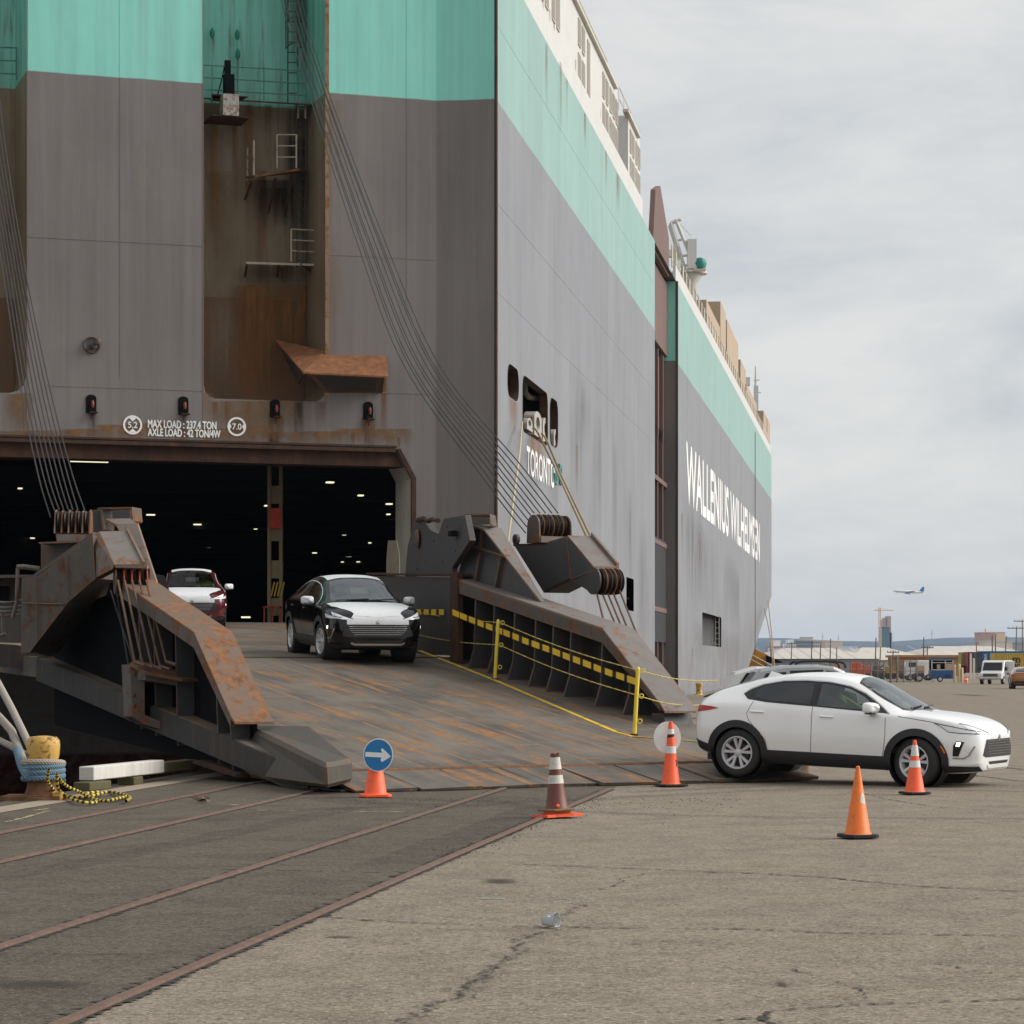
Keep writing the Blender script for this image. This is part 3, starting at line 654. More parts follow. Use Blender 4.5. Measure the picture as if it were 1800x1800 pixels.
b = MB(); b.prism([rpx(350, 171, RB-.9), rpx(570, 184, RB-.9), rpx(570, 184, RB), rpx(350, 171, RB)], -UZ*.05); b.out('platform', rusty_dark, ship)
b = MB(); c = rpx(403, 187, RB-1.1); b.box(c, (.46, .5, .62), (EF, MI, UZ)); b.out('flood_lamp_box', weathered('rust flaked white', (.4, .38, .36), .7, .75, .2, (.2, .09, .03), 3), ship)
b = MB(); b.prism([c+EF*-.55-UZ*.34-MI*.2, c+EF*.55-UZ*.34-MI*.2, c+EF*.55-UZ*.34+MI*1.0, c+EF*-.55-UZ*.34+MI*1.0], UZ*.03); b.prism([c+EF*-.5+UZ*.3, c+EF*.55+UZ*.3, c+EF*.4+UZ*.3+MI*.8, c-EF*.4+UZ*.3+MI*.8], UZ*.03); b.out('lamp_shelf', rusty_dark, ship)
b = MB(); b.box(rpx(402, 150, RB-1.0), (.28, .3, .6), (EF, MI, UZ)); b.box(rpx(400, 122, RB-.9), (.16, .16, .5), (EF, MI, UZ)); b.tube([rpx(382, 168, RB-.8), rpx(390, 140, RB-.6), rpx(395, 115, RB-.6)], .02, 5); b.out('lamp_motor', black_hole, ship)
for x, y in ((373, 58), (417, 61), (418, 95)):
    b = MB(); b.lathe([(.02, -.16), (.07, -.08), (.07, .05), (.02, .16)], rpx(x, y, RB-.1), seg=8); b.out('lug', teal_paint, ship, True)
# small platforms with rails
b = MB(); c1 = [rpx(436, 312, RB), rpx(490, 296, RB-1.0), rpx(527, 296, RB-1.0), rpx(535, 306, RB), ]
b.prism([rpx(432, 310, RB-.05), rpx(448, 308, RB-1.2), rpx(527, 296, RB-1.3), rpx(540, 300, RB-.05)], -UZ*.06); b.out('platform', rusty, ship)
b = MB()
for xs in (((436, 265, 312), (446, 245, 308)), ((483, 296-2, 240), (490, 296, 235), (521, 296, 236))):
    pass
def rail(pts, d, ht, mat, n=3):
    b = MB(); q = [rpx(x, y, dd) for x, y, dd in pts]
    for p in q: b.tube([p, p+UZ*ht], .028, 6)
    for k in range(n): b.tube([p+UZ*(ht*(k+1)/n) for p in q], .02, 5)
    return b.out('platform_rail', mat, ship)
pale_rail = weathered('pale rail paint', (.40, .35, .28), .6, .5, .3)
rail([(435, 318, RB-.1), (446, 308, RB-1.2)], 0, 1.0, pale_rail); rail([(487, 296, RB-1.0), (521, 296, RB-1.3), ], 0, .98, pale_rail)
rail([(512, 460, RB-.9), (554, 462, RB-.9)], 0, .95, pale_rail)
b = MB(); b.prism([rpx(433, 460, RB-.9), rpx(560, 464, RB-.9), rpx(560, 464, RB-.05), rpx(433, 460, RB-.05)], -UZ*.06); b.out('platform', pale_rail, ship)
b = MB()
for (x, y0, y1) in ((437, 318, 350), (478, 314, 375), (507, 312, 380)): b.tube([rpx(x+6, y0, RB-1.0), rpx(x-6, y1, RB)], .04, 6)
for x in (434, 490): b.tube([rpx(x, 466, RB-.85), rpx(x-3, 486, RB)], .035, 6)
b.tube([rpx(528, 464, RB-.9), rpx(560, 486, RB-.2)], .035, 6); b.out('platform_brace', rusty_dark, ship)
b = MB(); b.tube([rpx(524, 208, RB-.5), rpx(524, 180, RB-.5), rpx(537, 180, RB-.5), rpx(537, 208, RB-.5)], .03, 6); b.out('ladder_hoop', pale_rail, ship)
# left recess: ladder platform
b = MB()
for y in (84, 107, 130): b.tube([rpx(-40, y-2, RB-.6), rpx(30, y, RB-.6)], .022, 6)
b.tube([rpx(29, 84, RB-.6), rpx(29, 140, RB-.6)], .022, 6); b.out('platform_rail', MAT['teal rail paint'], ship)

# ---- stains and some painted shade on the ship's plating
st_rust = stain_mat('rust run', (.16, .068, .022), (.26, .13, .05), .95); st_soot_shade = stain_mat('soot and shade run', (.022, .019, .017), (.05, .042, .034), .6); st_pale = stain_mat('pale run', (.34, .31, .26), (.40, .36, .31), .4, top=True)
st_haze = stain_mat('rust haze', (.17, .095, .045), (.22, .14, .075), .85, sx=1.6, sz=.8); st_edge = stain_mat('rust bleed from edge', (.24, .12, .045), (.30, .19, .10), .95, side_fade=False, sx=1.2, sz=.12)
_k = [0]
def fstain(x0, y0, x1, y1, m, d=0.0):
    """stain on the stern face between photo columns and rows (top y0, bottom y1), d metres inwards"""
    _k[0] += 1; e = -.006-.0006*(_k[0] % 7)
    g_ = (lambda x, y: rpx(x, y, d+e)) if d else (lambda x, y: fpx(x, y, e))
    uv_quad('stain', [g_(x0, y1), g_(x1, y1), g_(x1, y0), g_(x0, y0)], m, ship)
for (x0, y0, x1, y1, m) in ((152, 722, 170, 775, st_soot_shade), (150, 628, 176, 700, st_pale), (314, 726, 330, 770, st_soot_shade), (474, 730, 482, 780, st_rust), (484, 728, 500, 778, st_rust), (470, 725, 500, 782, st_haze), (632, 734, 662, 782, st_haze), (640, 736, 650, 780, st_rust), (654, 640, 668, 735, st_pale),
    (668, 655, 682, 782, st_rust), (372, 706, 384, 745, st_rust), (395, 706, 404, 760, st_rust), (430, 706, 442, 740, st_rust), (360, 704, 560, 790, st_haze), (515, 706, 535, 775, st_soot_shade), (552, 706, 575, 760, st_haze), (617, 760, 624, 784, st_rust), (698, 768, 704, 790, st_rust),
    (573, 175, 610, 690, st_edge), (358, 690, 378, 770, st_edge), (40, 690, 62, 770, st_edge), (0, 692, 60, 775, st_haze), (100, 200, 140, 380, st_pale), (230, 240, 290, 420, st_pale), (780, 60, 830, 170, st_pale)): fstain(x0, y0, x1, y1, m)
for x0 in range(-20, 700, 60): fstain(x0, 778-random.uniform(18, 40)+x0*.012, x0+90, 776+x0*.016, stain_mat('header rust', (.20, .10, .045), (.27, .15, .07), .8, sx=2.5, sz=2.0) if 'header rust' not in MAT else MAT['header rust'])
for (x0, y0, x1, y1, m) in ((430, 184, 446, 500, st_rust), (462, 184, 480, 300, st_haze), (408, 205, 420, 330, st_rust), (370, 205, 384, 400, st_rust), (360, 300, 420, 500, st_haze), (384, 206, 420, 420, st_pale), (430, 316, 535, 420, st_soot_shade), (440, 330, 520, 400, st_soot_shade), (496, 186, 545, 460, st_soot_shade), (500, 240, 545, 500, st_soot_shade), (436, 466, 540, 500, st_soot_shade), (450, 300, 470, 500, st_rust), (488, 470, 500, 500, st_rust), (505, -20, 560, 180, st_soot_shade), (372, 64, 378, 110, st_rust), (415, 100, 421, 150, st_rust)): fstain(x0, y0, x1, y1, m, RB)  # soot runs, with shade below platforms and at the right painted in
for (x0, y0, x1, y1, m) in ((360, 505, 420, 700, st_pale), (400, 500, 500, 700, st_rust), (470, 500, 560, 690, st_rust), (535, 520, 575, 700, st_soot_shade)): fstain(x0, y0, x1, y1, m, RD-.10)
def sstain(x0, y0, x1, y1, m, D=None):
    """stain on the starboard side; rows are read at the left column"""
    _k[0] += 1; D_ = (D or DS)-.012-.0008*(_k[0] % 7); za, zb_ = sz(x0, y1, DS), sz(x0, y0, DS); qa_, qb_ = sq(x0, DS), sq(x1, DS)
    uv_quad('stain', [S(qa_, D_, za), S(qb_, D_, za), S(qb_, D_, zb_), S(qa_, D_, zb_)], m, ship)
ss_rust = stain_mat('side rust run', (.22, .10, .035), (.32, .17, .08), .5, sx=.8, sz=.4); ss_dirt = stain_mat('side grime run', (.10, .095, .092), (.14, .13, .125), .26, sx=.9, sz=.16, top=True); ss_pale = stain_mat('side pale run', (.42, .42, .42), (.46, .46, .46), .3, sx=.5, sz=.2, top=True)
for (x0, y0, x1, y1, m) in ((957, 70, 963, 200, ss_rust), (983, 105, 988, 230, ss_rust), (994, 135, 998, 250, ss_rust), (1026, 195, 1030, 260, ss_rust), (1063, 262, 1067, 330, ss_rust), (1082, 300, 1090, 370, ss_rust), (1000, 690, 1025, 920, ss_dirt), (1012, 780, 1016, 870, ss_rust), (1040, 700, 1060, 960, ss_dirt), (1075, 760, 1085, 1000, ss_dirt), (960, 780, 985, 960, ss_dirt), (925, 760, 960, 830, ss_rust), (1010, 640, 1040, 800, ss_dirt), (1100, 850, 1112, 1020, ss_dirt), (1120, 900, 1140, 1180, ss_dirt),
    (1195, 850, 1240, 1050, ss_dirt), (1205, 900, 1262, 1080, ss_dirt), (1228, 935, 1231, 1060, ss_rust), (1196, 900, 1200, 1000, ss_rust), (1270, 960, 1300, 1100, ss_dirt), (1290, 1000, 1300, 1110, ss_dirt), (1200, 1090, 1260, 1190, ss_pale), (1250, 1100, 1310, 1185, ss_dirt), (1215, 1080, 1250, 1180, ss_dirt), (885, 700, 905, 900, ss_pale), (1216, 1140, 1219, 1190, ss_rust), (893, 697, 912, 760, ss_rust), (1165-8, 560, 1150, 620, ss_rust)): sstain(x0, y0, x1, y1, m)
for (x, w_) in ((941, 8), (950, 8), (958, 8), (970, 7), (978, 6), (1016, 4), (1023, 4), (1060, 3)):
    qa_ = sq(x, DS); uv_quad('stain', [S(qa_, DS+.045, 22.6), S(sq(x+w_, DS), DS+.045, 22.6), S(sq(x+w_, DS), DS+.045, 23.4), S(qa_, DS+.045, 23.4)], ss_rust, ship)
    uv_quad('stain', [S(qa_, DS+.112, 23.4), S(sq(x+w_*.6, DS), DS+.112, 23.4), S(sq(x+w_*.6, DS), DS+.112, 24.1), S(qa_, DS+.112, 24.1)], ss_rust, ship)
# ================================================================== stern ramp resting on the quay
F1 = G(620, 1395); F2 = G(1400, 1373)
D3 = (F2-F1).normalized(); U3 = V((-D3.y, D3.x, 0)); SL = .145; TH = 12.3
def W(w_, t, z): return F1+D3*w_+U3*t+UZ*z
def dz(t): return .06+SL*t
def rw(x, y, w_):
    """where the sight line of a photo pixel meets the upright plane at ramp width w_"""
    s = ((x-CX)*D3.x+F*D3.y)/(w_+F1.dot(D3)); return P(x, y, s)
def wt(p): q = p-F1; return q.dot(D3), q.dot(U3), p.z
def rdeck(x, y, dzz=0.0):
    a, b = P(x, y, 1000.), V((0, 0, H)); d_ = (a-b)
    # plane: z = .06+SL*((p-F1).U3)
    f = lambda p: p.z-dzz-.06-SL*((p-F1).dot(U3))
    k = f(b)/(f(b)-f(b+d_)); return b+d_*k
ramp = thing('stern_ramp', W(4.2, 0, 0), 'rusty grey steel stern ramp lowered from the ship onto the quay', 'ramp')
def deck_mat():
    b = NB('ramp deck steel'); v = b.pos()
    ang = math.atan2(U3.y, U3.x)
    r1 = b.map(v, (1,1,1), (0, 0, -ang))
    along = b.map(r1, (.16, 1.9, 1))
    n1 = b.noise(along, 1.6, 8, .62, .25); n2 = b.noise(b.map(r1, (.5, .8, 1)), 1.1, 8, .65, .4); n3 = b.noise(b.map(r1, (.1, 6.0, 1)), 1.3, 5, .6)
    base = b.mix(b.ramp(n2, [(.36, 0), (.64, 1)]), (.052, .044, .038), (.150, .126, .102))
    base = b.mix(b.ramp(n3, [(.4, 0), (.75, .6)]), base, (.175, .148, .118))
    ru = b.mix(b.ramp(b.noise(v, 7, 5), [(.3, 0), (.7, 1)]), (.17, .075, .026), (.33, .155, .042))
    f = b.math('MULTIPLY', b.ramp(n1, [(.50, 0), (.60, 1)]), b.ramp(b.noise(r1, .8, 6), [(.40, .05), (.56, .95)]))
    # cross lashing seams rust along straight lines
    br = b.n('ShaderNodeTexBrick'); b.l(b.map(r1, (1,1,1)), br.inputs['Vector'])
    br.inputs['Scale'].default_value = 1.0; br.inputs['Brick Width'].default_value = 2.4; br.inputs['Row Height'].default_value = .95; br.inputs['Mortar Size'].default_value = .028; br.inputs['Mortar Smooth'].default_value = .9
    f2 = b.math('MULTIPLY', br.outputs['Fac'], b.ramp(b.noise(r1, 1.7, 6), [(.40, .1), (.58, 1)]))
    c = b.mix(f, base, ru); c = b.mix(f2, c, (.32, .15, .042))
    b.col(c); b.set(Roughness=.68); b.bump(b.math('ADD', b.noise(v, 14, 6), b.math('MULTIPLY', br.outputs['Fac'], -.8)), .35, .012)
    return b.m
mdeck = deck_mat()
yellow = weathered('worn yellow paint', (.70, .46, .035), .55, .22, .2)
black_paint = simple('black paint', (.02, .02, .02), .6)
# foot flaps
for k in range(8):
    w0, w1 = .06+k*.97, .06+(k+1)*.97-.035; jj = random.uniform(-.012, .012); t0 = [.02, -.05, .05, .12, .0, .06, .02, .1][k]
    b = MB(); th = .07
    b.add([W(w0, t0, .048+jj), W(w1, t0, .048-jj), W(w1, 1.24, dz(1.24)), W(w0, 1.24, dz(1.24)), W(w0, t0+.02, .01), W(w1, t0+.02, .01), W(w1, 1.24, dz(1.24)-th), W(w0, 1.24, dz(1.24)-th)], [(0,1,2,3),(4,7,6,5),(0,4,5,1),(1,5,6,2),(2,6,7,3),(3,7,4,0)])
    b.out('foot_flap', mdeck, ramp)
b = MB(); b.add([W(.0, 1.255, dz(1.255)-.02), W(7.85, 1.255, dz(1.255)-.02), W(7.85, 1.285, dz(1.285)+.025), W(0, 1.285, dz(1.285)+.025)], [(0,1,2,3)]); b.tube([W(0, 1.27, dz(1.27)-.015), W(7.85, 1.27, dz(1.27)-.015)], .035, 8); b.out('flap_hinge', rusty, ramp)
b = MB(); b.prism([W(-.05, .25, 0.012), W(7.8, .25, 0.012), W(7.8, 1.2, .012), W(-.05, 1.2, .012)], UZ*.03); b.out('flap_gap_shade', black_paint, ramp)  # black slab painted in for the dark gap under the flaps
# lower deck
def slab(poly, th): b = MB(); b.prism(poly, -UZ*th); return b
lo = [W(.0, 1.30, dz(1.30)), W(8.5, 1.30, dz(1.30)), W(8.5, TH, dz(TH)), W(.0, TH, dz(TH))]
slab(lo, .35).out('lower_deck', mdeck, ramp)
b = MB(); b.prism([W(-.03, 1.3, dz(1.3)-.01), W(-.03, TH, dz(TH)-.01), W(-.03, TH, dz(TH)-.4), W(-.03, 1.3, dz(1.3)-.36)], D3*.025); b.out('deck_edge_shade', weathered('shade darkened edge steel', (.03, .028, .026), .7, .4, .5), ramp)  # cover plate coloured dark for the deeper shade on the deck side
# upper deck to the ship's sill
RJ = Fp(fh(712), 0, 0); KR = P(655, 1100, 82); KR.z = 0
hr, hl = W(8.5, TH, 0), W(0.0, TH, 0)
zk = dz(TH)+(SILL-.03-dz(TH))*.25
KL = hl+MI*6+V((-.6, 0, 0))
up = [hr+UZ*dz(TH), V((KR.x+.4, KR.y, zk)), Fp(fh(716), SILL-.03, 0.1), Fp(-6.4, SILL-.03, 0.1), V((KL.x-.6, KL.y, zk)), hl+UZ*dz(TH)]
cen = sum((p for p in up), V((0,0,0)))/6
b = MB(); b.add([cen]+up, [(0, i+1, (i+1) % 6+1) for i in range(6)]); b.add([p-UZ*.35 for p in up], [(0,1,2,3,4,5)])
for i in range(6): b.add([up[i], up[(i+1) % 6], up[(i+1) % 6]-UZ*.35, up[i]-UZ*.35], [(0,1,2,3)])
b.out('upper_deck', mdeck, ramp)
b = MB(); b.tube([W(0, TH, dz(TH)-.03), W(8.5, TH, dz(TH)-.03)], .05, 8); b.out('deck_hinge', rusty_dark, ramp)
# yellow edge line on the deck
b = MB(); pts = [rdeck(737, 1144), rdeck(870, 1196), rdeck(1085, 1288), rdeck(1112, 1295), rdeck(1262, 1307)]
for i in range(len(pts)-1):
    p, q = pts[i], pts[i+1]; nrm = (q-p).cross(UZ).normalized()*.04; n = 8 if i < 2 else 2
    for k in range(n):
        t0, t1 = k/n, (k+.93)/n if i < 2 else (k+1)/n
        b.prism([p.lerp(q, t0)-nrm+UZ*.003, p.lerp(q, t1)-nrm+UZ*.003, p.lerp(q, t1)+nrm+UZ*.003, p.lerp(q, t0)+nrm+UZ*.003], UZ*.006)
b.out('edge_line', yellow, ramp)
# ---- right bulwark beam
CW = .64
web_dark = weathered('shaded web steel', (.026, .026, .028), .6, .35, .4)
def beam(edge, w0, name_cap, lip=.22):
    """cap plate following the photo line `edge` on plane w0, with lip, web and ribs"""
    e = [rw(x, y, w0) for x, y in edge]
    b = MB(); off = D3*CW; n = len(e)
    for i in range(n-1):
        b.prism([e[i], e[i+1], e[i+1]+off, e[i]+off], -UZ*.05)
    return e, b
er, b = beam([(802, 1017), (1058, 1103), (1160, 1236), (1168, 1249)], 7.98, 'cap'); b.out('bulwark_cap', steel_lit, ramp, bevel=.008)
b = MB()
for i in range(2):
    b.prism([er[i]-UZ*.05, er[i+1]-UZ*.05, er[i+1]-UZ*(.26 if i == 0 else .12), er[i]-UZ*.26], D3*.06)
b.out('bulwark_lip', steel_grey, ramp)
b = MB(); poly = [p+D3*.45-UZ*.06 for p in er[:3]]; tt = [wt(p)[1] for p in poly]
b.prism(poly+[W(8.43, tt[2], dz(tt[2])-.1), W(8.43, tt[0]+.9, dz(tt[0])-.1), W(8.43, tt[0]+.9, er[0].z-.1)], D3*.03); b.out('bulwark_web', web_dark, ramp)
for x in (835, 868, 904, 941, 972, 1003, 1058, 1108):
    p = rw(x, 1100, 8.0); t = wt(p)[1]
    a0, a1, a2 = (wt(q)[1] for q in er[:3])
    zc = er[0].z+(er[1].z-er[0].z)*(t-a0)/(a1-a0) if t > a1 else er[1].z+(er[2].z-er[1].z)*(t-a1)/(a2-a1)
    b = MB(); zt_ = zc-.26 if t > a1 else zc-.15
    b.prism([W(8.02, t, zt_), W(8.43, t, zt_), W(8.43, t, dz(t)), W(7.86, t, dz(t)), W(7.98, t, dz(t)+.35)], U3*.04); b.out('rib', steel_dark, ramp)
b = MB(); p = er[3]; t = wt(p)[1]; b.prism([W(8.05, t+.15, p.z-.05), W(8.6, t+.15, p.z-.05), W(8.6, t-.25, .12), W(8.1, t-.2, .12)], U3*.35); b.out('beam_end', steel_dark, ramp)
# right inner wall with gusset
hw = rw(800, 1150, 7.98); hw.z = 0; kw = P(655, 1100, 82); kw.z = 0
def wall_pt(x, y): 
    a, c = hw, kw; # sight line meets the wall plane in plan
    dx = V(((x-CX)/F, 1, 0)); nn = V((-(c-a).y, (c-a).x, 0)); k = a.dot(nn)/dx.dot(nn); p = dx*k; p.z = H+(YH-y)*k/F; return p
wd = (kw-hw).normalized(); wn_ = V((-wd.y, wd.x, 0)); wn_ = wn_ if wn_.x > 0 else -wn_
b = MB(); b.prism([wall_pt(797, 1015), wall_pt(650, 1012), wall_pt(650, 1150), wall_pt(797, 1152)], wn_*.12)
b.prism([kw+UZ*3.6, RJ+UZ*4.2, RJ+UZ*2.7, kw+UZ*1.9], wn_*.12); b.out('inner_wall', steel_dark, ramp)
b = MB(); q_ = [wall_pt(800, 1013), wall_pt(648, 1010)]; b.prism([q_[0]-wn_*.05, q_[1]-wn_*.05, q_[1]+wn_*.35, q_[0]+wn_*.35], UZ*.04); b.box(hw+D3*.03+UZ*2.6, (.12, .3, 1.7), (D3, U3, UZ)); b.out('inner_wall_cap', rusty_dark, ramp)
gus = [(726, 914), (741, 914), (754, 932), (768, 938), (777, 911), (814, 905), (823, 950), (791, 999), (791, 1013), (709, 1013), (714, 960)]
b = MB(); b.prism([wall_pt(x, y)+wn_*.03 for x, y in gus], wn_*.12); b.out('gusset_plate', steel_dark, ramp, bevel=.01)
b = MB(); c = wall_pt(734, 947); b.lathe([(.15, 0), (.19, .03), (.15, .05)], c-wn_*.05, wn_, 20); b.out('pin_boss', steel_grey, ramp, True)
b = MB(); c = wall_pt(801, 938); b.box(c-wn_*.06, (.30, .1, .1), (wd, wn_, UZ)); b.out('slot_shade', black_hole, ramp)  # black block painted as the shade of a cut in the gusset
b = MB(); b.tube(catmull([wall_pt(734, 914), wall_pt(746, 911), wall_pt(752, 916), wall_pt(760, 913), wall_pt(770, 915)], 4), .05, 7); b.out('hydraulic_hose', rusty_dark, ramp, True)
b = MB(); fr = [P(816, 906, 93), P(861, 906, 94.5), P(864, 925, 94.5), P(822, 948, 93)]
for i in range(3): 
    p, q = fr[i], fr[i+1]; b.prism([p, q, q+UZ*.03, p+UZ*.03], V((.1, .55, 0)))
b.prism([P(818, 908, 90), P(861, 908, 91.5), P(862, 930, 91.5), P(822, 948, 90)], V((.01, .04, 0))); b.out('hinge_box', steel_grey, ramp)
b = MB(); b.prism([P(679, 1011, 74), P(702, 1011, 74), P(702, 975, 74), P(697, 950, 74), P(682, 950, 74), P(679, 985, 74)], V((0, .3, 0))); b.out('locking_arm', weathered('drab locking steel', (.16, .14, .10), .6, .55, .4), ramp)
# right strut
b = MB(); ws = 8.3
b.prism([rw(824, 922, ws), rw(849, 930, ws), rw(949, 1057, ws), rw(804, 1019, ws)], D3*.05); b.out('strut_web', steel_dark, ramp)
b = MB(); f0, f1 = rw(849, 928, ws-.12), rw(950, 1056, ws-.02)
b.prism([f0, f1, f1+D3*.09, f0+D3*.40], -UZ*.05); t0 = rw(824, 921, ws-.12); b.prism([t0, f0, f0+D3*.40, t0+D3*.46], -UZ*.05); b.out('strut_flange', steel_lit, ramp, bevel=.006)
b = MB(); s0, s1 = rw(830, 962, ws-.1), rw(886, 979, ws-.1); b.prism([s0, s1, s1+D3*.12, s0+D3*.12], UZ*.03)
for (xa, ya, xb, yb) in ((846, 932, 843, 962), (844, 970, 835, 1021), (880, 980, 870, 1032)):
    p, q = rw(xa, ya, ws-.08), rw(xb, yb, ws-.08); b.prism([p, p+U3*.05, q+U3*.05, q], D3*.12)
b.out('strut_stiffener', steel_grey, ramp)
# right sheave box
wb_ = 9.25
body = [(902, 956), (963, 955), (997, 945), (1043, 998), (1046, 1022), (1040, 1043), (1003, 1018), (956, 1042)]
b = MB(); b.prism([rw(x, y, wb_) for x, y in body], D3*.06); b.prism([rw(x, y, wb_)+D3*.5 for x, y in body], D3*.05)
b.prism([rw(902, 956, wb_), rw(963, 955, wb_), rw(963, 955, wb_)+D3*.5, rw(902, 956, wb_)+D3*.5], -UZ*.04)
b.prism([rw(956, 1042, wb_), rw(1003, 1018, wb_), rw(1003, 1018, wb_)+D3*.5, rw(956, 1042, wb_)+D3*.5], UZ*.04); b.out('sheave_box', steel_dark, ramp)
b = MB(); a0, a1 = rw(998, 944, wb_), rw(1043, 998, wb_); b.prism([a0, a1, a1+D3*.52, a0+D3*.52], UZ*.03); b.prism([a0+D3*.5, a1+D3*.5, a1+D3*.55, a0+D3*.55], UZ*.1); b.prism([a1, a1-U3*.06-UZ*.02, a1-U3*.06-UZ*.02+D3*.55, a1+D3*.55], -UZ*.06); b.out('sheave_hood', steel_lit, ramp)
b = MB(); b.prism([rw(963, 955, wb_), rw(997, 945, wb_), rw(997, 945, wb_)+D3*.5, rw(963, 955, wb_)+D3*.5], UZ*.03); b.out('sheave_cover', steel_grey, ramp)
b = MB(); b.lathe([(.10, 0), (.10, .06)], rw(905, 948, wb_), D3, 12); b.box(rw(905, 953, wb_)+D3*.03, (.06, .1, .15), (D3, U3, UZ)); b.out('lifting_lug', steel_dark, ramp)
sheave_m = simple('worn sheave steel', (.035, .026, .022), .45, .6, .3)
def sheaves(org, axis, n, step, r, mats):
    for k in range(n):
        b = MB(); th = step*.4
        b.lathe([(r*.2, 0), (r, 0), (r*1.0, th*.15), (r*.86, th*.5), (r, th*.85), (r, th), (r*.2, th)], org+axis*(k*step), axis, 28)
        b.out('sheave', mats[k % len(mats)], ramp, True)
        if k: 
            b = MB(); b.lathe([(r*1.06, 0), (r*1.06, .018)], org+axis*(k*step-step*.42), axis, 28); b.out('sheave_divider', rusty if k % 2 else rusty_dark, ramp)
sheaves(rw(1046, 1022, wb_)+D3*.06, D3, 5, .098, .23, [sheave_m])
b = MB(); b.lathe([(.25, 0), (.25, .03)], rw(1043, 1021, wb_)-D3*.01, D3, 24); b.out('cheek_plate', steel_dark, ramp)
# upper sheaves with rounded cheek
uc = rw(937, 928, wb_-.02)
b = MB(); prof = [(-.24, -.28), (.24, -.28), (.22, .05)]+[(.22*math.cos(R(a)), .05+.2*math.sin(R(a))) for a in range(20, 180, 20)]+[(-.22, .05)]
b.prism([uc+U3*-u+UZ*v_ for u, v_ in prof], D3*.03); b.out('cheek_plate', steel_grey, ramp)
sheaves(uc+D3*.05+UZ*.03, D3, 6, .105, .22, [sheave_m])
b = MB(); b.prism([uc+U3*-u*1.02+UZ*v_+D3*.68 for u, v_ in prof], D3*.03); b.out('cheek_plate', rusty_dark, ramp)
b = MB(); b.box(uc+D3*.36-UZ*.22, (.66, .5, .12), (D3, U3, UZ)); b.out('sheave_base', steel_lit, ramp)
b = MB()
for (xa, ya, xb, yb) in ((997, 946, 1003, 1017), (1003, 1018, 1046, 1003)): b.tube([rw(xa, ya, wb_-.005), rw(xb, yb, wb_-.005)], .012, 6)
b.out('weld_bead', steel_grey, ramp, True)
for (x, y) in ((784, 925), (806, 920), (760, 950), (745, 985), (775, 985), (730, 1000), (798, 968)):
    b = MB(); b.lathe([(.022, 0), (.022, .02), (.012, .024)], wall_pt(x, y)+wn_*.03, -wn_, 6); b.out('bolt', steel_grey, ramp)
# ---- left bulwark beam (outer face towards the camera)
wl = -.12
el, b = beam([(205, 1018), (340, 1110), (405, 1258), (412, 1268)], wl, 'cap'); b.out('bulwark_cap', weathered('rusted cap plate', (.135, .092, .062), .6, .92, .4, (.20, .085, .034), edge=1.0), ramp, bevel=.008)
b = MB()
for i in range(2): b.prism([el[i]-UZ*.05, el[i+1]-UZ*.05, el[i+1]-UZ*(.24 if i == 0 else .16), el[i]-UZ*.24], D3*.06)
b.out('bulwark_lip', steel_grey, ramp)
b = MB(); poly = [p+D3*.40-UZ*.06 for p in el[:3]]; tt = [wt(p)[1] for p in poly]
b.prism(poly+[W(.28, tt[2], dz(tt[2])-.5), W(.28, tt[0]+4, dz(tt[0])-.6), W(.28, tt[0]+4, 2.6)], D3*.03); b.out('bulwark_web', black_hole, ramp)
for x in (236, 262, 300, 372, 396):
    p = rw(x, 1100, wl); t = wt(p)[1]; a0, a1, a2 = (wt(q)[1] for q in el[:3])
    zc = el[0].z+(el[1].z-el[0].z)*(t-a0)/(a1-a0) if t > a1 else el[1].z+(el[2].z-el[1].z)*(t-a1)/(a2-a1)
    b = MB(); b.prism([W(wl+.08, t, zc-.26), W(.27, t, zc-.26), W(.27, t, dz(t)-.45), W(wl+.12, t, dz(t)-.45)], U3*.025); b.out('rib', steel_dark, ramp)
b = MB(); t = wt(el[3])[1]; b.prism([W(wl+.02, t, dz(t)-.5), W(.5, t, dz(t)-.5), W(.5, t+1.6, dz(t)-.35), W(wl+.02, t+1.6, dz(t)-.35)], UZ*.05); b.out('beam_foot', rusty_dark, ramp)
# left end foot: heavy block beside the flaps
tq = lambda x, y, s: P(x, y, s)
b = MB(); top = [P(431, 1274, 118), P(548, 1275, 121), P(620, 1334, 131), P(572, 1343, 134)]
bot = [P(428, 1366, 120), P(548, 1366, 121), P(621, 1374, 131), P(574, 1386, 134)]
b.add(top+bot, [(0,1,2,3),(4,7,6,5),(0,3,7,4),(3,2,6,7),(2,1,5,6),(1,0,4,5)]); b.out('ramp_toe', weathered('olive brown toe steel', (.062, .058, .048), .6, .5, .6, edge=.8), ramp, bevel=.05)
b = MB(); c = P(424, 1317, 120); b.lathe([(.07, -.02), (.1, 0), (.1, .05), (.05, .07)], c, (-.6, -.8, 0), 14); b.lathe([(.15, -.06), (.15, -.02)], c, (-.6, -.8, 0), 16); b.out('hinge_pin', rusty, ramp, True)
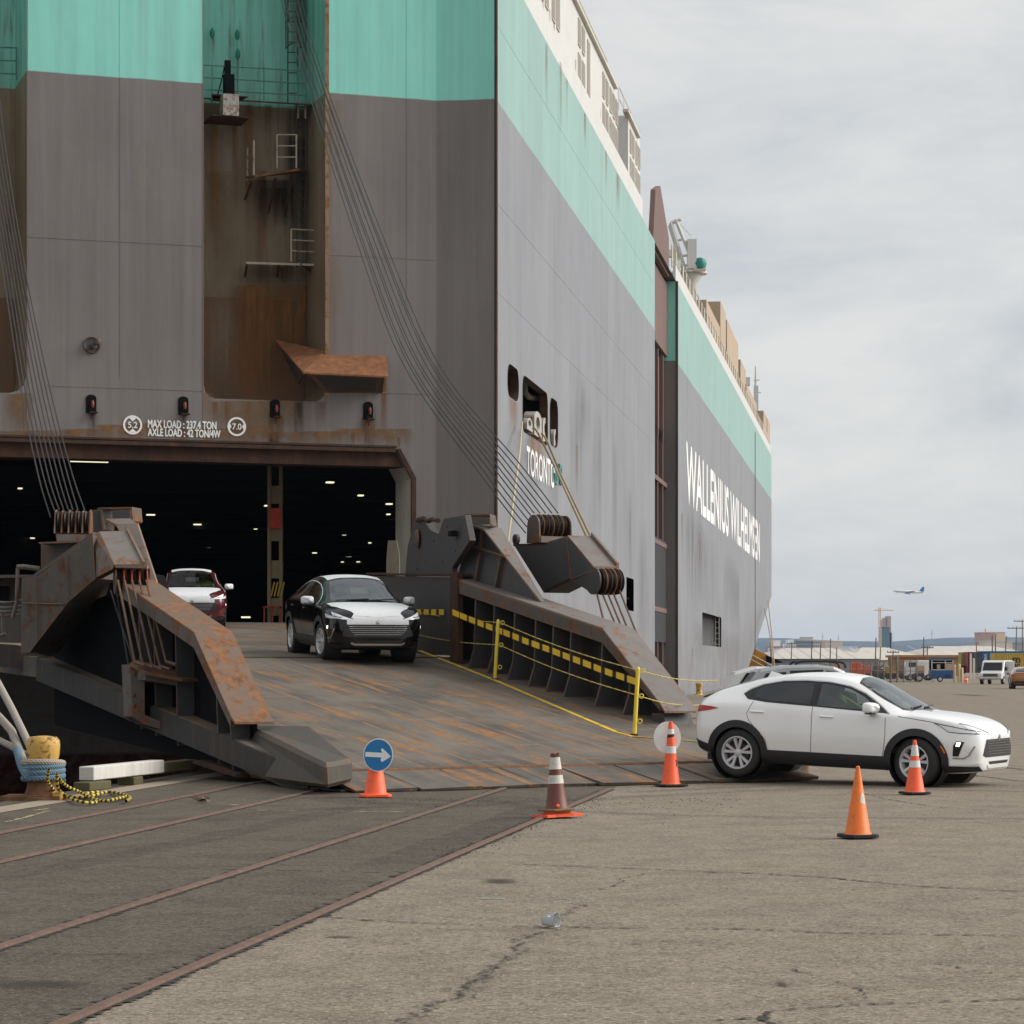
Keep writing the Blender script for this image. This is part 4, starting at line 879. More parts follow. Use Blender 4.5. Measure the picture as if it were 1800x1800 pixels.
# left wire bracket hanging outside the beam
s_ = 113
b = MB(); tops = [(228, 1168), (262, 1180), (324, 1192), (369, 1194), (330, 1170), (292, 1163)]
b.prism([P(228, 1165, s_), P(255, 1180, s_+2), P(322, 1193, s_+2), P(369, 1192, s_+1), P(352, 1176, s_-3), P(240, 1160, s_-3)], -UZ*.05)
b.out('bracket_shelf', rusty, ramp)
b = MB(); b.prism([P(228, 1168, s_), P(255, 1180, s_), P(255, 1258, s_), P(252, 1272, s_), P(232, 1260, s_)], U3*.35)
b.prism([P(255, 1180, s_+1), P(322, 1194, s_+1), P(369, 1193, s_+1), P(369, 1206, s_+1), P(322, 1207, s_+1), P(255, 1196, s_+1)], U3*.3)
b.prism([P(252, 1256, s_), P(319, 1283, s_), P(368, 1276, s_), P(368, 1289, s_), P(319, 1293, s_), P(252, 1273, s_)], U3*.35)
b.prism([P(228, 1168, s_-2), P(370, 1190, s_-2), P(370, 1290, s_-2), P(228, 1262, s_-2)], U3*.05)
b.out('wire_bracket', steel_grey, ramp, bevel=.008)
b = MB(); b.prism([P(254, 1197, s_-1), P(318, 1205, s_-1), P(368, 1206, s_-1), P(368, 1276, s_-1), P(318, 1282, s_-1), P(254, 1256, s_-1)], U3*.02); b.out('bracket_shade_sheet', black_hole, ramp)  # flat black sheet painted as the bracket's shaded opening
b = MB(); b.prism([P(296, 1276, s_+.5), P(319, 1284, s_+.5), P(368, 1277, s_+.5), P(367, 1259, s_-3), P(305, 1262, s_-3)], -UZ*.03); b.out('bracket_ledge', steel_lit, ramp)
for y in (1185, 1222, 1240): b = MB(); b.lathe([(.03, 0), (.02, .03)], P(236, y, s_), (0, -1, 0), 8); b.out('bolt', rusty, ramp)
# left sheave box and panels
sb = 104
pan = [(38, 1017), (65, 1013), (163, 941), (168, 1017), (120, 1058), (52, 1147), (37, 1147)]
b = MB(); b.prism([P(x, y, sb+(x-38)*.03) for x, y in pan], V((.3, 1.0, 0))); b.out('sheave_box', weathered('brown stained box plate', (.080, .065, .050), .6, .74, .8, (.11, .052, .025), .8, edge=1.0), ramp)
b = MB(); q_ = [P(60, 1015, sb+.5), P(163, 942, sb+3.5)]; b.prism([q_[0], q_[1], q_[1]+UZ*.06, q_[0]+UZ*.06], V((.3, 1.0, 0))); b.out('box_edge', steel_dark, ramp)
b = MB(); b.prism([P(72, 955, sb-1), P(104, 953, sb-1), P(150, 952, sb-1), P(150, 1010, sb-1), P(72, 1010, sb-1)], V((.2, .9, 0))); b.prism([P(68, 953, sb), P(150, 950, sb), P(150, 953, sb), P(68, 956, sb)], V((.2, .9, 0))); b.out('sheave_tower', steel_grey, ramp)
b = MB(); b.prism([P(98, 939, sb-1), P(160, 939, sb-1), P(160, 951, sb-1), P(100, 952, sb-1)], V((0, .5, 0))); b.out('sheave_base', steel_lit, ramp)
b = MB()
for (xa, ya, xb, yb) in ((117, 975, 120, 1057), (64, 1016, 66, 1128), (40, 1060, 112, 1062)): b.tube([P(xa, ya, sb+(xa-38)*.03+.15), P(xb, yb, sb+(xb-38)*.03+.15)], .011, 6)
b.out('weld_bead', steel_grey, ramp, True)
ax = V((1, .05, 0)).normalized(); o_ = P(101, 918, sb-2); step = .118
for k in range(6):
    p = o_+ax*(k*step-.03)
    b = MB(); b.prism([p+V((0, -.2, -.2)), p+V((0, .2, -.2)), p+V((0, .14, .17)), p+V((0, .02, .22)), p+V((0, -.1, .17))], ax*.022); b.out('cheek_plate', rusty if k % 2 else steel_lit, ramp)
for k in range(5):
    b = MB(); r = .2; th = .05; b.lathe([(r*.2, 0), (r, 0), (r*.88, th*.5), (r, th), (r*.2, th)], o_+ax*(k*step+.02)+V((0, .02, 0)), ax, 24); b.out('sheave', sheave_m, ramp, True)
sh = 109
hood = [P(175, 934, sh-2), P(224, 933, sh-2), P(253, 992, sh+1), P(201, 992, sh+1)]
b = MB(); b.prism(hood, -UZ*.04); b.prism([P(222, 933, sh-2), P(226, 933, sh-2), P(256, 992, sh+1), P(251, 992, sh+1)], UZ*.04); b.prism([P(201, 992, sh+1.2), P(258, 994, sh+1.2), P(258, 999, sh+1.2), P(203, 998, sh+1.2)], V((0, .25, 0))); b.out('sheave_hood', steel_lit, ramp)
b = MB(); b.prism([P(164, 940, sh-2), P(175, 934, sh-2), P(201, 992, sh+1), P(198, 1000, sh+1), P(175, 1012, sh), P(164, 1018, sh-2)], V((.05, .35, 0))); b.out('sheave_hood_side', weathered('rusted hood side', (.12, .095, .075), .6, .9, .4, edge=1.0), ramp)
ax2 = V((.97, .24, 0)); c0 = P(201, 1020, sh+.5)
b = MB(); b.lathe([(.22, 0), (.235, .02), (.05, .03)], c0, ax2, 28); b.out('cheek_plate', steel_grey, ramp)
for k in range(4):
    b = MB(); r = .21; th = .05; b.lathe([(r*.2, 0), (r, 0), (r*.86, th*.5), (r, th), (r*.2, th)], c0+ax2*(.06+k*.125), ax2, 24); b.out('sheave', sheave_m, ramp, True)
    b = MB(); b.lathe([(.225, 0), (.225, .022)], c0+ax2*(.125+k*.125), ax2, 24); b.out('sheave_divider', orange_red, ramp)
b = MB(); b.prism([P(203, 998, sh-3), P(262, 998, sh-3), P(262, 1050, sh-3), P(185, 1050, sh-3)], V((0, .1, 0))); b.out('sheave_back_shade', black_hole, ramp); b = MB(); b.prism([P(60, 1146, sb-4), P(165, 1030, sb-4), P(200, 1000, sb-4), P(262, 1010, sb-4), P(300, 1120, sb-4), P(160, 1180, sb-4)], V((.2, .5, 0))); b.out('box_void_shade', black_hole, ramp)  # black sheets standing in for the shaded void behind and below the box
# left strut
b = MB(); p0, p1, p2, p3 = P(203, 921, 102), P(241, 920, 102.5), P(285, 1054, 107.5), P(274, 1056, 107.5)
b.prism([p0, p1, p2, p3], V((.02, .05, 0))); b.prism([P(185, 912, 101), P(229, 911, 101.5), p1, p0], -UZ*.04); b.out('strut_flange', weathered('rusted strut plate', (.165, .135, .112), .6, .66, .3, (.17, .08, .04), edge=1.0), ramp)
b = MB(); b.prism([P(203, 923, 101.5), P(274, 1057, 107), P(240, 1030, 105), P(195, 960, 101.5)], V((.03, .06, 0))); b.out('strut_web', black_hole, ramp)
b = MB()
for (x0, y0, x1, y1) in ((170, 895, 229, 894), (229, 894, 231, 918), (176, 895, 180, 933)):
    p, q = P(x0, y0, 97), P(x1, y1, 97); b.prism([p, q, q+V((.03, 0, .03)), p+V((.03, 0, .03))], V((.1, .5, 0)))
b.out('hinge_box', steel_grey, ramp); b = MB(); b.prism([P(160, 897, 96.5), P(176, 895, 96.5), P(180, 935, 96.5), P(160, 935, 96.5)], V((.1, .5, 0))); b.prism([P(172, 898, 92), P(229, 897, 92), P(229, 934, 92), P(172, 934, 92)], V((0, .04, 0))); b.out('hinge_box_back', steel_dark, ramp)
# left: girder below, ledge, pipes and hoses at the frame edge
b = MB(); b.prism([P(-60, 1011, 100), P(66, 1010, 100), P(66, 1015, 100), P(-60, 1016, 100)], V((0, 1.0, 0))); b.prism([P(-60, 1018, 98), P(40, 1018, 98), P(40, 1130, 98), P(-60, 1128, 98)], V((0, .2, 0))); b.out('side_girder', weathered('brown stained girder', (.085, .07, .06), .6, .6, .5), ramp)
b = MB(); b.prism([P(-60, 1030, 98.4), P(16, 1030, 98.4), P(16, 1056, 98.4), P(-60, 1056, 98.4)], V((0, .05, 0))); b.out('girder_shade_plate', black_hole, ramp)  # black plate coloured as the shade inside the girder
b = MB(); b.prism([P(-60, 1129, 99), P(20, 1133, 99), P(140, 1150, 99), P(163, 1150, 99), P(165, 1205, 99), P(158, 1227, 99), P(150, 1218, 99), P(142, 1192, 99), P(20, 1174, 99), P(-60, 1168, 99)], V((0, .3, 0))); b.out('lower_girder', weathered('shade darkened lower girder', (.035, .029, .025), .6, .5, .5), ramp)  # colour darkened for the shade this girder lies in under the ramp
b = MB(); b.lathe([(.09, 0), (.06, .05)], P(156, 1202, 99.2), (0, -1, 0), 12); b.out('girder_pin', rusty_dark, ramp)
b = MB()
for k, y in enumerate((1056, 1065, 1072, 1079)): b.tube(catmull([P(-20, y, 101), P(8, y+3, 102), P(25, y+2, 102), P(38, y-1+k, 102)], 4), .022, 6)
b.tube([P(31, 998, 103), P(29, 1060, 103), P(22, 1085, 103)], .035, 7); b.tube([P(30, 997, 103), P(40, 996, 103), P(70, 1000, 103)], .045, 7); b.tube([P(4, 1078, 102), P(5, 1120, 102)], .03, 6); b.tube([P(-2, 1118, 102), P(10, 1114, 102)], .04, 6)
b.out('hydraulic_pipe', weathered('rusted pipe', (.13, .12, .11), .5, .7, .3), ramp, True)
# ---- hazard tape along the beams
sq_ = [(455, 685), (495, 702), (541, 720), (586, 738), (631, 755), (683, 775), (723, 790), (771, 809), (822, 830), (876, 850), (930, 869), (985, 890), (1038, 911), (1092, 931), (1147, 952), (1202, 974), (1261, 996), (1322, 1016), (1381, 1037)]
tape_y = weathered('hazard yellow tape', (.85, .54, .03), .5, .05, .1)
cs = [rw(x/3+650, y/3+850, 7.90) for x, y in sq_]
b = MB()
for i in range(len(cs)-1):
    p, q = cs[i], cs[i+1]; b.prism([p-UZ*.05, q-UZ*.05, q+UZ*.05, p+UZ*.05], D3*.004)
b.out('tape_band', black_paint, ramp)
for i, c in enumerate(cs):
    d_ = (cs[min(i+1, len(cs)-1)]-cs[max(i-1, 0)]); d_.normalize(); l_ = .125*(1+random.uniform(-.1, .1)); h_ = .055
    b = MB(); b.prism([c-d_*l_-UZ*h_-D3*.004, c+d_*l_-UZ*h_-D3*.004, c+d_*l_+UZ*h_-D3*.004, c-d_*l_+UZ*h_-D3*.004], -D3*.004); b.out('tape_stripe', tape_y, ramp)
c0_, c1_ = wall_pt(700, 1075), wall_pt(784, 1077)
b = MB(); b.prism([c0_-UZ*.05-wn_*.01, c1_-UZ*.05-wn_*.01, c1_+UZ*.05-wn_*.01, c0_+UZ*.05-wn_*.01], -wn_*.004); b.out('tape_band', black_paint, ramp)
for x in (190, 226, 263, 303, 342, 383):
    p, q = wall_pt((x-13)/3+650, 1076), wall_pt((x+13)/3+650, 1076)
    b = MB(); b.prism([p-UZ*.055-wn_*.018, q-UZ*.055-wn_*.018, q+UZ*.055-wn_*.018, p+UZ*.055-wn_*.018], -wn_*.004); b.out('tape_stripe', tape_y, ramp)
# ---- chain posts
post_y = weathered('yellow post paint', (.80, .60, .06), .5, .12, .12)
tops_ = []
for (x, y, lab) in ((870, 1194, 'yellow chain post on the ramp edge, the one farther up near the black car'), (1115, 1292, 'yellow chain post at the ramp foot, the one close to the white disc sign')):
    p = rdeck(x, y); t = thing('chain_post', p, lab, 'post', 'chain posts on the ramp')
    b = MB(); b.tube([V((0, 0, 0)), V((.06, 0, 1.05))], .033, 12); b.lathe([(.034, 0), (.02, .03), (.003, .035)], (.06, 0, 1.05), seg=12); b.out('pole', post_y, t, True, True)
    for zz in (.22, .62, 1.02):
        b = MB(); b.tube([V((.045+.06*zz, 0, zz))+V((.035*math.cos(R(a))+.03, 0, .035*math.sin(R(a)))) for a in range(0, 361, 30)], .009, 6); b.out('ring', post_y, t, True, True)
    b = MB(); b.lathe([(.07, 0), (.07, .015)], (0, 0, .004), seg=12); b.out('foot_socket', rusty_dark, t, local=True)
    tops_.append(p)
def chain(pts, label, mat, r=.011):
    c = catmull(pts, 14); b = MB()
    rr = [r*(1.0 if i % 2 else .55) for i in range(len(c))]
    b.tube(c, rr, 6); o = b.out('barrier_chain', mat, None, True); return tag(o, label, 'chain', 'barrier chains along the ramp edge')
def sag(p, q, k=.06, n=3): return [p.lerp(q, i/n)-UZ*(4*k*(i/n)*(1-i/n)) for i in range(n+1)]
chain_y = simple('yellow plastic chain', (.50, .38, .06), .5, var=.5, scale=25)
a, c = tops_
t1, t2 = V((.1, 0, 1.02)), V((.08, 0, .62)); farp = P(1262, 1196, 104); farq = P(1240, 1239, 104)
chain(sag(wall_pt(700, 1062)-wn_*.3, a+t1), 'upper chain between the inner wall and the upper yellow post', chain_y)
chain(sag(a+t1, c+t1), 'upper chain slung between the two yellow posts', chain_y)
chain(sag(c+t1, farp), 'upper chain running behind the white car from the lower post', chain_y)
chain(sag(wall_pt(728, 1108)-wn_*.3, a+t2), 'lower chain between the inner wall and the upper yellow post', chain_y)
chain(sag(a+t2, c+t2), 'lower chain slung between the two yellow posts', chain_y)
chain(sag(c+t2, farq), 'lower chain running behind the white car from the lower post', chain_y)
# ---- hoisting wires
ORD = ['first', 'second', 'third', 'fourth', 'fifth', 'sixth', 'seventh', 'eighth', 'ninth', 'tenth', 'eleventh', 'twelfth', 'thirteenth', 'fourteenth', 'fifteenth', 'sixteenth', 'seventeenth']
wire_m = simple('greased wire rope', (.045, .042, .04), .5, .5, .3)
wire_r = simple('rusted wire rope', (.12, .065, .04), .7, .2, .4)
ends = [(924, 937), (926, 926), (929, 915), (933, 906), (939, 902), (949, 902), (959, 902), (970, 902), (981, 902)]
for i, (ex, ey) in enumerate(ends):
    jig = [0, 1.5, -1, 1, -1.5, .5, 2, -1, .5][i]
    pts = [P(470+i*4.5, -120, 60), P(494+i*4.4+jig, 0, 61.5), P(543+i*4.4+jig, 165, 65.5), P(629+i*6.2+jig, 430, 73), P(709+i*7.7+jig, 640, 80.5), P(ex-66, ey-85, 90.5), rw(ex, ey, wb_+.08+.08*i)]
    b = MB(); b.tube(catmull(pts, 10), .0125, 6); tag(b.out('hoisting_wire', wire_m, None, True), ORD[i]+' from the left of nine dark hoisting wires slanting to the right-hand sheave block', 'wire', 'hoisting wires on the right')
ends = [(89, 910), (96, 898), (104, 897), (112, 897), (120, 897), (128, 897), (137, 897), (149, 897)]
for i, (ex, ey) in enumerate(ends):
    u = i/7
    pts = [P(-62+u*40, -60, 74), P(-42+u*44, 200, 81), P(1+u*39, 450, 88.5), P(36+u*51, 680, 96), P(66+u*60, 830, 100.5), P(ex, ey, 102)]
    b = MB(); b.tube(catmull(pts, 10), .0125, 6); tag(b.out('hoisting_wire', wire_m, None, True), ORD[i]+' from the left of eight hoisting wires down to the left-hand sheave block', 'wire', 'hoisting wires on the left')
for i, (x0, x1, y1) in enumerate(((205, 237, 1164), (217, 251, 1168), (230, 267, 1171), (243, 281, 1171), (255, 292, 1163))):
    b = MB(); b.tube([P(x0+2, 1020, 111), P(x1, y1, 114)], .02, 6); b.tube([P(x1, y1, 114), P(x1+18, y1+6, 115)], .03, 6)
    tag(b.out('fall_wire', wire_r, None, True), ORD[i]+' from the left of five rusty wire falls from the left sheaves to the bracket', 'wire', 'wire falls on the left')
for i, (x0, x1, y1) in enumerate(((206, 232, 1180), (217, 239, 1172), (231, 256, 1168), (196, 238, 1160))):
    b = MB(); b.tube([P(x0-2, 1038, 107), P(x1-4, y1, 110)], .014, 6)
    tag(b.out('fall_wire', wire_m, None, True), ORD[(1, 2, 3, 0)[i]]+' from the left of four thin dark wires behind the left rusty falls', 'wire', 'thin wire falls on the left')
for i, (x0, x1, y1) in enumerate(((1046, 1062, 1095), (1053, 1088, 1112), (1063, 1099, 1118), (1073, 1110, 1122), (1086, 1124, 1126))):
    b = MB(); b.tube([rw(x0, 1030, 9.35+i*.1), rw(x1, y1, 8.95)], .019, 6)
    tag(b.out('fall_wire', wire_r, None, True), ORD[i]+' from the left of five rusty wire falls behind the right ramp beam', 'wire', 'wire falls on the right')
# ================================================================== crossover cars
def car_paint(name, c, rough=.28, metal=0.0, coat=1.0):
    if name in MAT: return MAT[name]
    b = NB(name); v = b.obj(); n = b.noise(v, 1.3, 4)
    b.col(b.ramp(n, [(.3, tuple(x*.96 for x in c)), (.7, tuple(min(1, x*1.03) for x in c))])); b.set(Roughness=rough, Metallic=metal, Coat_Weight=coat, Coat_Roughness=.04)
    MAT[name] = b.m; return b.m
def car_glass(name, tint, refl=1.5):
    b = NB(name); t = b.n('ShaderNodeBsdfTransparent'); t.inputs[0].default_value = (*tint, 1)
    g = b.n('ShaderNodeBsdfGlossy'); g.inputs['Roughness'].default_value = .03; g.inputs[0].default_value = (.9, .95, 1, 1)
    fr = b.n('ShaderNodeFresnel'); fr.inputs[0].default_value = refl
    m = b.n('ShaderNodeMixShader'); b.l(fr.outputs[0], m.inputs[0]); b.l(t.outputs[0], m.inputs[1]); b.l(g.outputs[0], m.inputs[2])
    b.l(m.outputs[0], b.o.inputs[0]); b.t.nodes.remove(b.b); return b.m
glass_clear = car_glass('clear green glass', (.60, .68, .64), 1.9)
glass_ws = car_glass('windscreen glass', (.62, .70, .66), 2.5)
glass_tint = car_glass('privacy glass', (.035, .037, .04), 1.75)
black_trim = simple('black plastic trim', (.022, .022, .023), .55)
black_gloss = simple('gloss black trim', (.01, .01, .011), .15)
chrome = simple('bright trim', (.62, .62, .62), .18, 1.0, .03)
alloy = simple('alloy wheel silver', (.56, .56, .57), .35, .25, .04)
tyre_m = simple('tyre rubber', (.028, .027, .026), .85)
seat_m = simple('dark seat fabric', (.07, .072, .075), .8)
film_m = simple('white protective film', (.72, .73, .74), .42, var=.06, scale=14)
lens_m = simple('lamp lens', (.78, .80, .82), .12, 0, .05)
lens_on = simple('lit lamp lens', (.9, .9, .85), .2, emit=(1, .97, .88, 2.2))
lens_on.cycles.emission_sampling = 'NONE'
red_lens = simple('red lamp lens', (.45, .012, .014), .15)
amber_lens = simple('amber lamp lens', (.75, .22, .01), .25)
disc_m = simple('brake disc', (.06, .06, .06), .5, .5)
def interp(xs, ys, x):
    """smooth monotone-ish interpolation"""
    if x <= xs[0]: return ys[0]
    if x >= xs[-1]: return ys[-1]
    for i in range(len(xs)-1):
        if xs[i] <= x <= xs[i+1]: break
    h = xs[i+1]-xs[i]; t = (x-xs[i])/h
    def sl(j):
        if j == 0: return (ys[1]-ys[0])/(xs[1]-xs[0])
        if j == len(xs)-1: return (ys[-1]-ys[-2])/(xs[-1]-xs[-2])
        a = (ys[j]-ys[j-1])/(xs[j]-xs[j-1]); c = (ys[j+1]-ys[j])/(xs[j+1]-xs[j])
        return 0 if a*c <= 0 else 2*a*c/(a+c)
    m0, m1 = sl(i), sl(i+1)
    return (2*t**3-3*t*t+1)*ys[i]+(t**3-2*t*t+t)*h*m0+(-2*t**3+3*t*t)*ys[i+1]+(t**3-t*t)*h*m1
#        x     zb   wb    W    zW   zsh   wsh   zr    wr    zt
ST = [(-.735,.44,.40,.58,.64,.86,.56,.93,.44,.945),(-.725,.41,.50,.68,.64,.89,.66,.97,.54,.99),(-.705,.38,.58,.76,.64,.93,.74,1.02,.62,1.05),(-.665,.35,.64,.82,.64,.97,.79,1.075,.66,1.115),(-.57,.32,.70,.865,.64,1.0,.84,1.135,.665,1.185),(-.38,.28,.74,.90,.63,1.03,.872,1.225,.645,1.285),
 (0.0,.235,.76,.912,.62,1.04,.886,1.335,.615,1.40),(.4,.215,.77,.91,.61,1.035,.886,1.425,.600,1.49),(.8,.205,.77,.905,.60,1.025,.884,1.475,.595,1.54),(1.2,.20,.77,.903,.59,1.015,.882,1.48,.59,1.555),(1.55,.20,.77,.903,.59,1.005,.882,1.44,.585,1.53),(1.80,.20,.77,.905,.59,1.0,.882,1.365,.585,1.46),(2.05,.20,.77,.907,.60,.99,.882,1.245,.605,1.33),(2.30,.20,.77,.91,.61,.98,.884,1.125,.655,1.185),(2.50,.20,.76,.912,.62,.972,.884,1.045,.695,1.085),
 (2.64,.20,.76,.912,.62,.985,.88,1.035,.70,1.06),(2.9,.20,.75,.905,.62,.968,.872,1.02,.675,1.045),(3.15,.20,.72,.89,.62,.94,.85,.992,.63,1.015),(3.32,.21,.70,.87,.61,.905,.82,.958,.58,.980),(3.44,.225,.66,.835,.58,.865,.782,.92,.545,.940),(3.52,.24,.62,.79,.56,.825,.735,.882,.51,.900),(3.57,.25,.60,.745,.55,.79,.685,.848,.48,.864),(3.60,.268,.55,.685,.54,.76,.62,.815,.44,.830),(3.617,.292,.48,.605,.54,.73,.54,.775,.38,.788),(3.626,.32,.39,.49,.54,.695,.43,.735,.31,.746)]
XS = [s[0] for s in ST]
def station(x): return [interp(XS, [s[k] for s in ST], x) for k in range(1, 10)]
def section(x):
    zb, wb, Wd, zW, zsh, wsh, zr, wr, zt = station(x)
    c = [(0, zb), (wb*.6, zb), (wb, zb+.01), (Wd-.045, zb+.11), (Wd-.034, zb+.5*(zW-zb)), (Wd, zW), ((Wd*.55+wsh*.45)+.008, zW+.6*(zsh-zW)), (wsh, zsh), (wsh*.48+wr*.52+.012, zsh+.52*(zr-zsh)), (wr, zr), (wr*.84, zr+.45*(zt-zr)), (wr*.5, zt-.12*(zt-zr)), (0, zt)]
    p = [V((y, z)) for y, z in c]; o = []
    for i in range(len(p)-1):
        p0, p1, p2, p3 = p[max(i-1, 0)], p[i], p[i+1], p[min(i+2, len(p)-1)]
        n = 3
        for k in range(n):
            t = k/n; a = .35
            m1 = (p2-p0)*a; m2 = (p3-p1)*a
            o.append((2*t**3-3*t*t+1)*p1+(t**3-2*t*t+t)*m1+(-2*t**3+3*t*t)*p2+(t**3-t*t)*m2)
    o.append(p[-1]); return o
xs_ = []
x = XS[0]
while x < XS[-1]:
    xs_.append(x); x += .012 if (x < -.88 or x > 3.45) else .04
xs_.append(XS[-1])
BODY_V, BODY_F = [], []
secs = [section(x) for x in xs_]; NS = len(secs[0])
for x, s in zip(xs_, secs):
    BODY_V += [V((x, p.x, p.y)) for p in s] + [V((x, -p.x, p.y)) for p in s[::-1][1:-1]]
NR = 2*NS-2
for i in range(len(xs_)-1):
    for k in range(NR): BODY_F.append((i*NR+k, i*NR+(k+1) % NR, (i+1)*NR+(k+1) % NR, (i+1)*NR+k))
BODY_F.append(tuple(range(NR))[::-1]); BODY_F.append(tuple(range((len(xs_)-1)*NR, len(xs_)*NR)))
BVH = BVHTree.FromPolygons(BODY_V, BODY_F)
HB, HF, TR = (0.0, .345), (2.70, .345), .345
DLO = [(.03,1.20),(.12,1.13),(.42,1.095),(1.13,1.065),(1.75,1.035),(2.20,1.015),(2.28,1.008),(2.20,1.06),(2.02,1.175),(1.85,1.275),(1.62,1.365),(1.30,1.415),(.95,1.425),(.60,1.405),(.30,1.345),(.13,1.275)]
FRONTWIN = [(1.20,1.085),(1.75,1.058),(2.10,1.042),(2.02,1.115),(1.86,1.225),(1.64,1.325),(1.36,1.382),(1.20,1.392)]
REARWIN = [(.20,1.165),(.45,1.125),(1.08,1.095),(1.08,1.395),(.85,1.395),(.58,1.375),(.34,1.318),(.24,1.262)]
WSCR = [(2.56,0),(2.54,.30),(2.47,.60),(2.40,.66),(1.74,.535),(1.70,.3),(1.69,0),(1.70,-.3),(1.74,-.535),(2.40,-.66),(2.47,-.60),(2.54,-.30)]
RWIN = [(-.56,.0),(-.55,.35),(-.51,.56),(-.10,.52),(.02,.45),(.05,0),(.02,-.45),(-.10,-.52),(-.51,-.56),(-.55,-.35)]
def hit(axis, a, c, sgn=1):
    if axis == 'y': o, d = V((a, 3*sgn, c)), V((0, -sgn, 0))
    elif axis == 'x': o, d = V((8*sgn, a, c)), V((-sgn, 0, 0))
    else: o, d = V((a, c, 4)), V((0, 0, -1))
    return BVH.ray_cast(o, d)
def skin(polys, axis, off=.004, sgn=1, grid=.06, holes=(), thick=0.0):
    """thin panel laid on the body surface, outline given in a side, front or top projection"""
    b = MB()
    for poly in polys:
        pp = []
        for i in range(len(poly)):                                  # densify the outline
            p, q = V(poly[i]), V(poly[(i+1) % len(poly)]); n = max(1, int((q-p).length/.05))
            pp += [tuple(p.lerp(q, k/n)) for k in range(n)]
        vs, fs = cdt(pp, holes, grid); pts = []; ok = []
        for a, c in vs:
            h = hit(axis, a, c, sgn)
            if h[0] is None: pts.append(V((0, 0, 0))); ok.append(False)
            else: pts.append(h[0]+h[1]*(off if h[1].dot({'y': V((0, sgn, 0)), 'x': V((sgn, 0, 0)), 'z': V((0, 0, 1))}[axis]) > 0 else -off)); ok.append(True)
        fs = [f for f in fs if all(ok[i] for i in f)]
        b.add(pts, fs)
    return b
def ringpoly(c, r0, r1, a0, a1, n=26):
    o = [(c[0]+r1*math.cos(R(a0+(a1-a0)*k/n)), c[1]+r1*math.sin(R(a0+(a1-a0)*k/n))) for k in range(n+1)]
    i = [(c[0]+r0*math.cos(R(a0+(a1-a0)*k/n)), c[1]+r0*math.sin(R(a0+(a1-a0)*k/n))) for k in range(n, -1, -1)]
    return o+i
def strip(pts, w_):
    o = []; 
    for sg in (1, -1):
        l_ = []
        for i, p in enumerate(pts):
            a, c = V(pts[max(i-1, 0)]), V(pts[min(i+1, len(pts)-1)]); d = (c-a).normalized(); l_.append(tuple(V(p)+V((-d.y, d.x))*(w_/2*sg)))
        o += l_ if sg == 1 else l_[::-1]
    return o
_cache = {}
def cached(key, fn):
    if key not in _cache: _cache[key] = fn()
    return _cache[key]
def body_mesh():
    vs = BODY_V; fs = []
    for f in BODY_F:
        if len(f) > 4: fs.append(f); continue
        c = sum((vs[i] for i in f), V((0,0,0)))/4
        if abs(c.y) > .55 and any((c.x-h[0])**2+(c.z-h[1])**2 < .43**2 for h in (HB, HF)): continue
        if abs(c.y) > .5 and c.z > 1.0 and (inpoly((c.x, c.z), FRONTWIN) or inpoly((c.x, c.z), REARWIN)): continue
        if c.z > 1.02 and (inpoly((c.x*1.0, c.y*1.02), WSCR)): continue
        fs.append(f)
    return fs
BODY_FS = body_mesh()
def wheel(t, c, side, steer=0.0):
    """wheel > tyre, rim, brake disc; local part of car empty t"""
    w_ = .225; ax = V((0, side, 0)); wo = bpy.data.objects.new('wheel', None); COL.objects.link(wo); wo.parent = t
    wo.location = c; wo.rotation_euler = (0, 0, steer); wo.empty_display_size = .1
    b = MB(); r = TR; y0 = -w_/2
    b.lathe([(.225, -.09), (.245, -.105), (.30, -.1125), (.33, -.10), (r, -.075), (r, .075), (.33, .10), (.30, .1125), (.245, .105), (.225, .09)], (0,0,0), ax, 40, cap=False); b.out('tyre', tyre_m, wo, True, True)
    b = MB(); b.lathe([(.222, -.09), (.205, -.06), (.20, .03), (.218, .085), (.236, .10), (.240, .108), (.230, .112), (.214, .098), (.205, .06)], (0,0,0), ax, 40, cap=False)
    b.lathe([(.01, .085), (.045, .083), (.06, .07), (.065, .03)], (0,0,0), ax, 20)
    for k in range(5):
        for da in (-10.5, 10.5):
            a = R(72*k+18+da*.55); a2 = R(72*k+18+da*1.35)
            p0 = V((math.cos(a)*.05, .075*side, math.sin(a)*.05)); p1 = V((math.cos(a2)*.218, .092*side, math.sin(a2)*.218))
            d = (p1-p0).normalized(); sd_ = d.cross(ax).normalized()
            b.add([p0-sd_*.013, p0+sd_*.013, p1+sd_*.022, p1-sd_*.022, p0-sd_*.02-ax*.035, p0+sd_*.02-ax*.035, p1+sd_*.026-ax*.03, p1-sd_*.026-ax*.03], [(0,1,2,3),(0,4,5,1),(1,5,6,2),(2,6,7,3),(3,7,4,0)])
    b.out('rim', alloy, wo, True, True)
    b = MB(); b.lathe([(.155, .0), (.155, .02), (.06, .02)], (0,0,0), ax, 28); b.lathe([(.215, -.02), (.02, -.02)], (0,0,0), ax, 24, 0, False); b.out('brake_disc', disc_m, wo, True, True)
    return wo
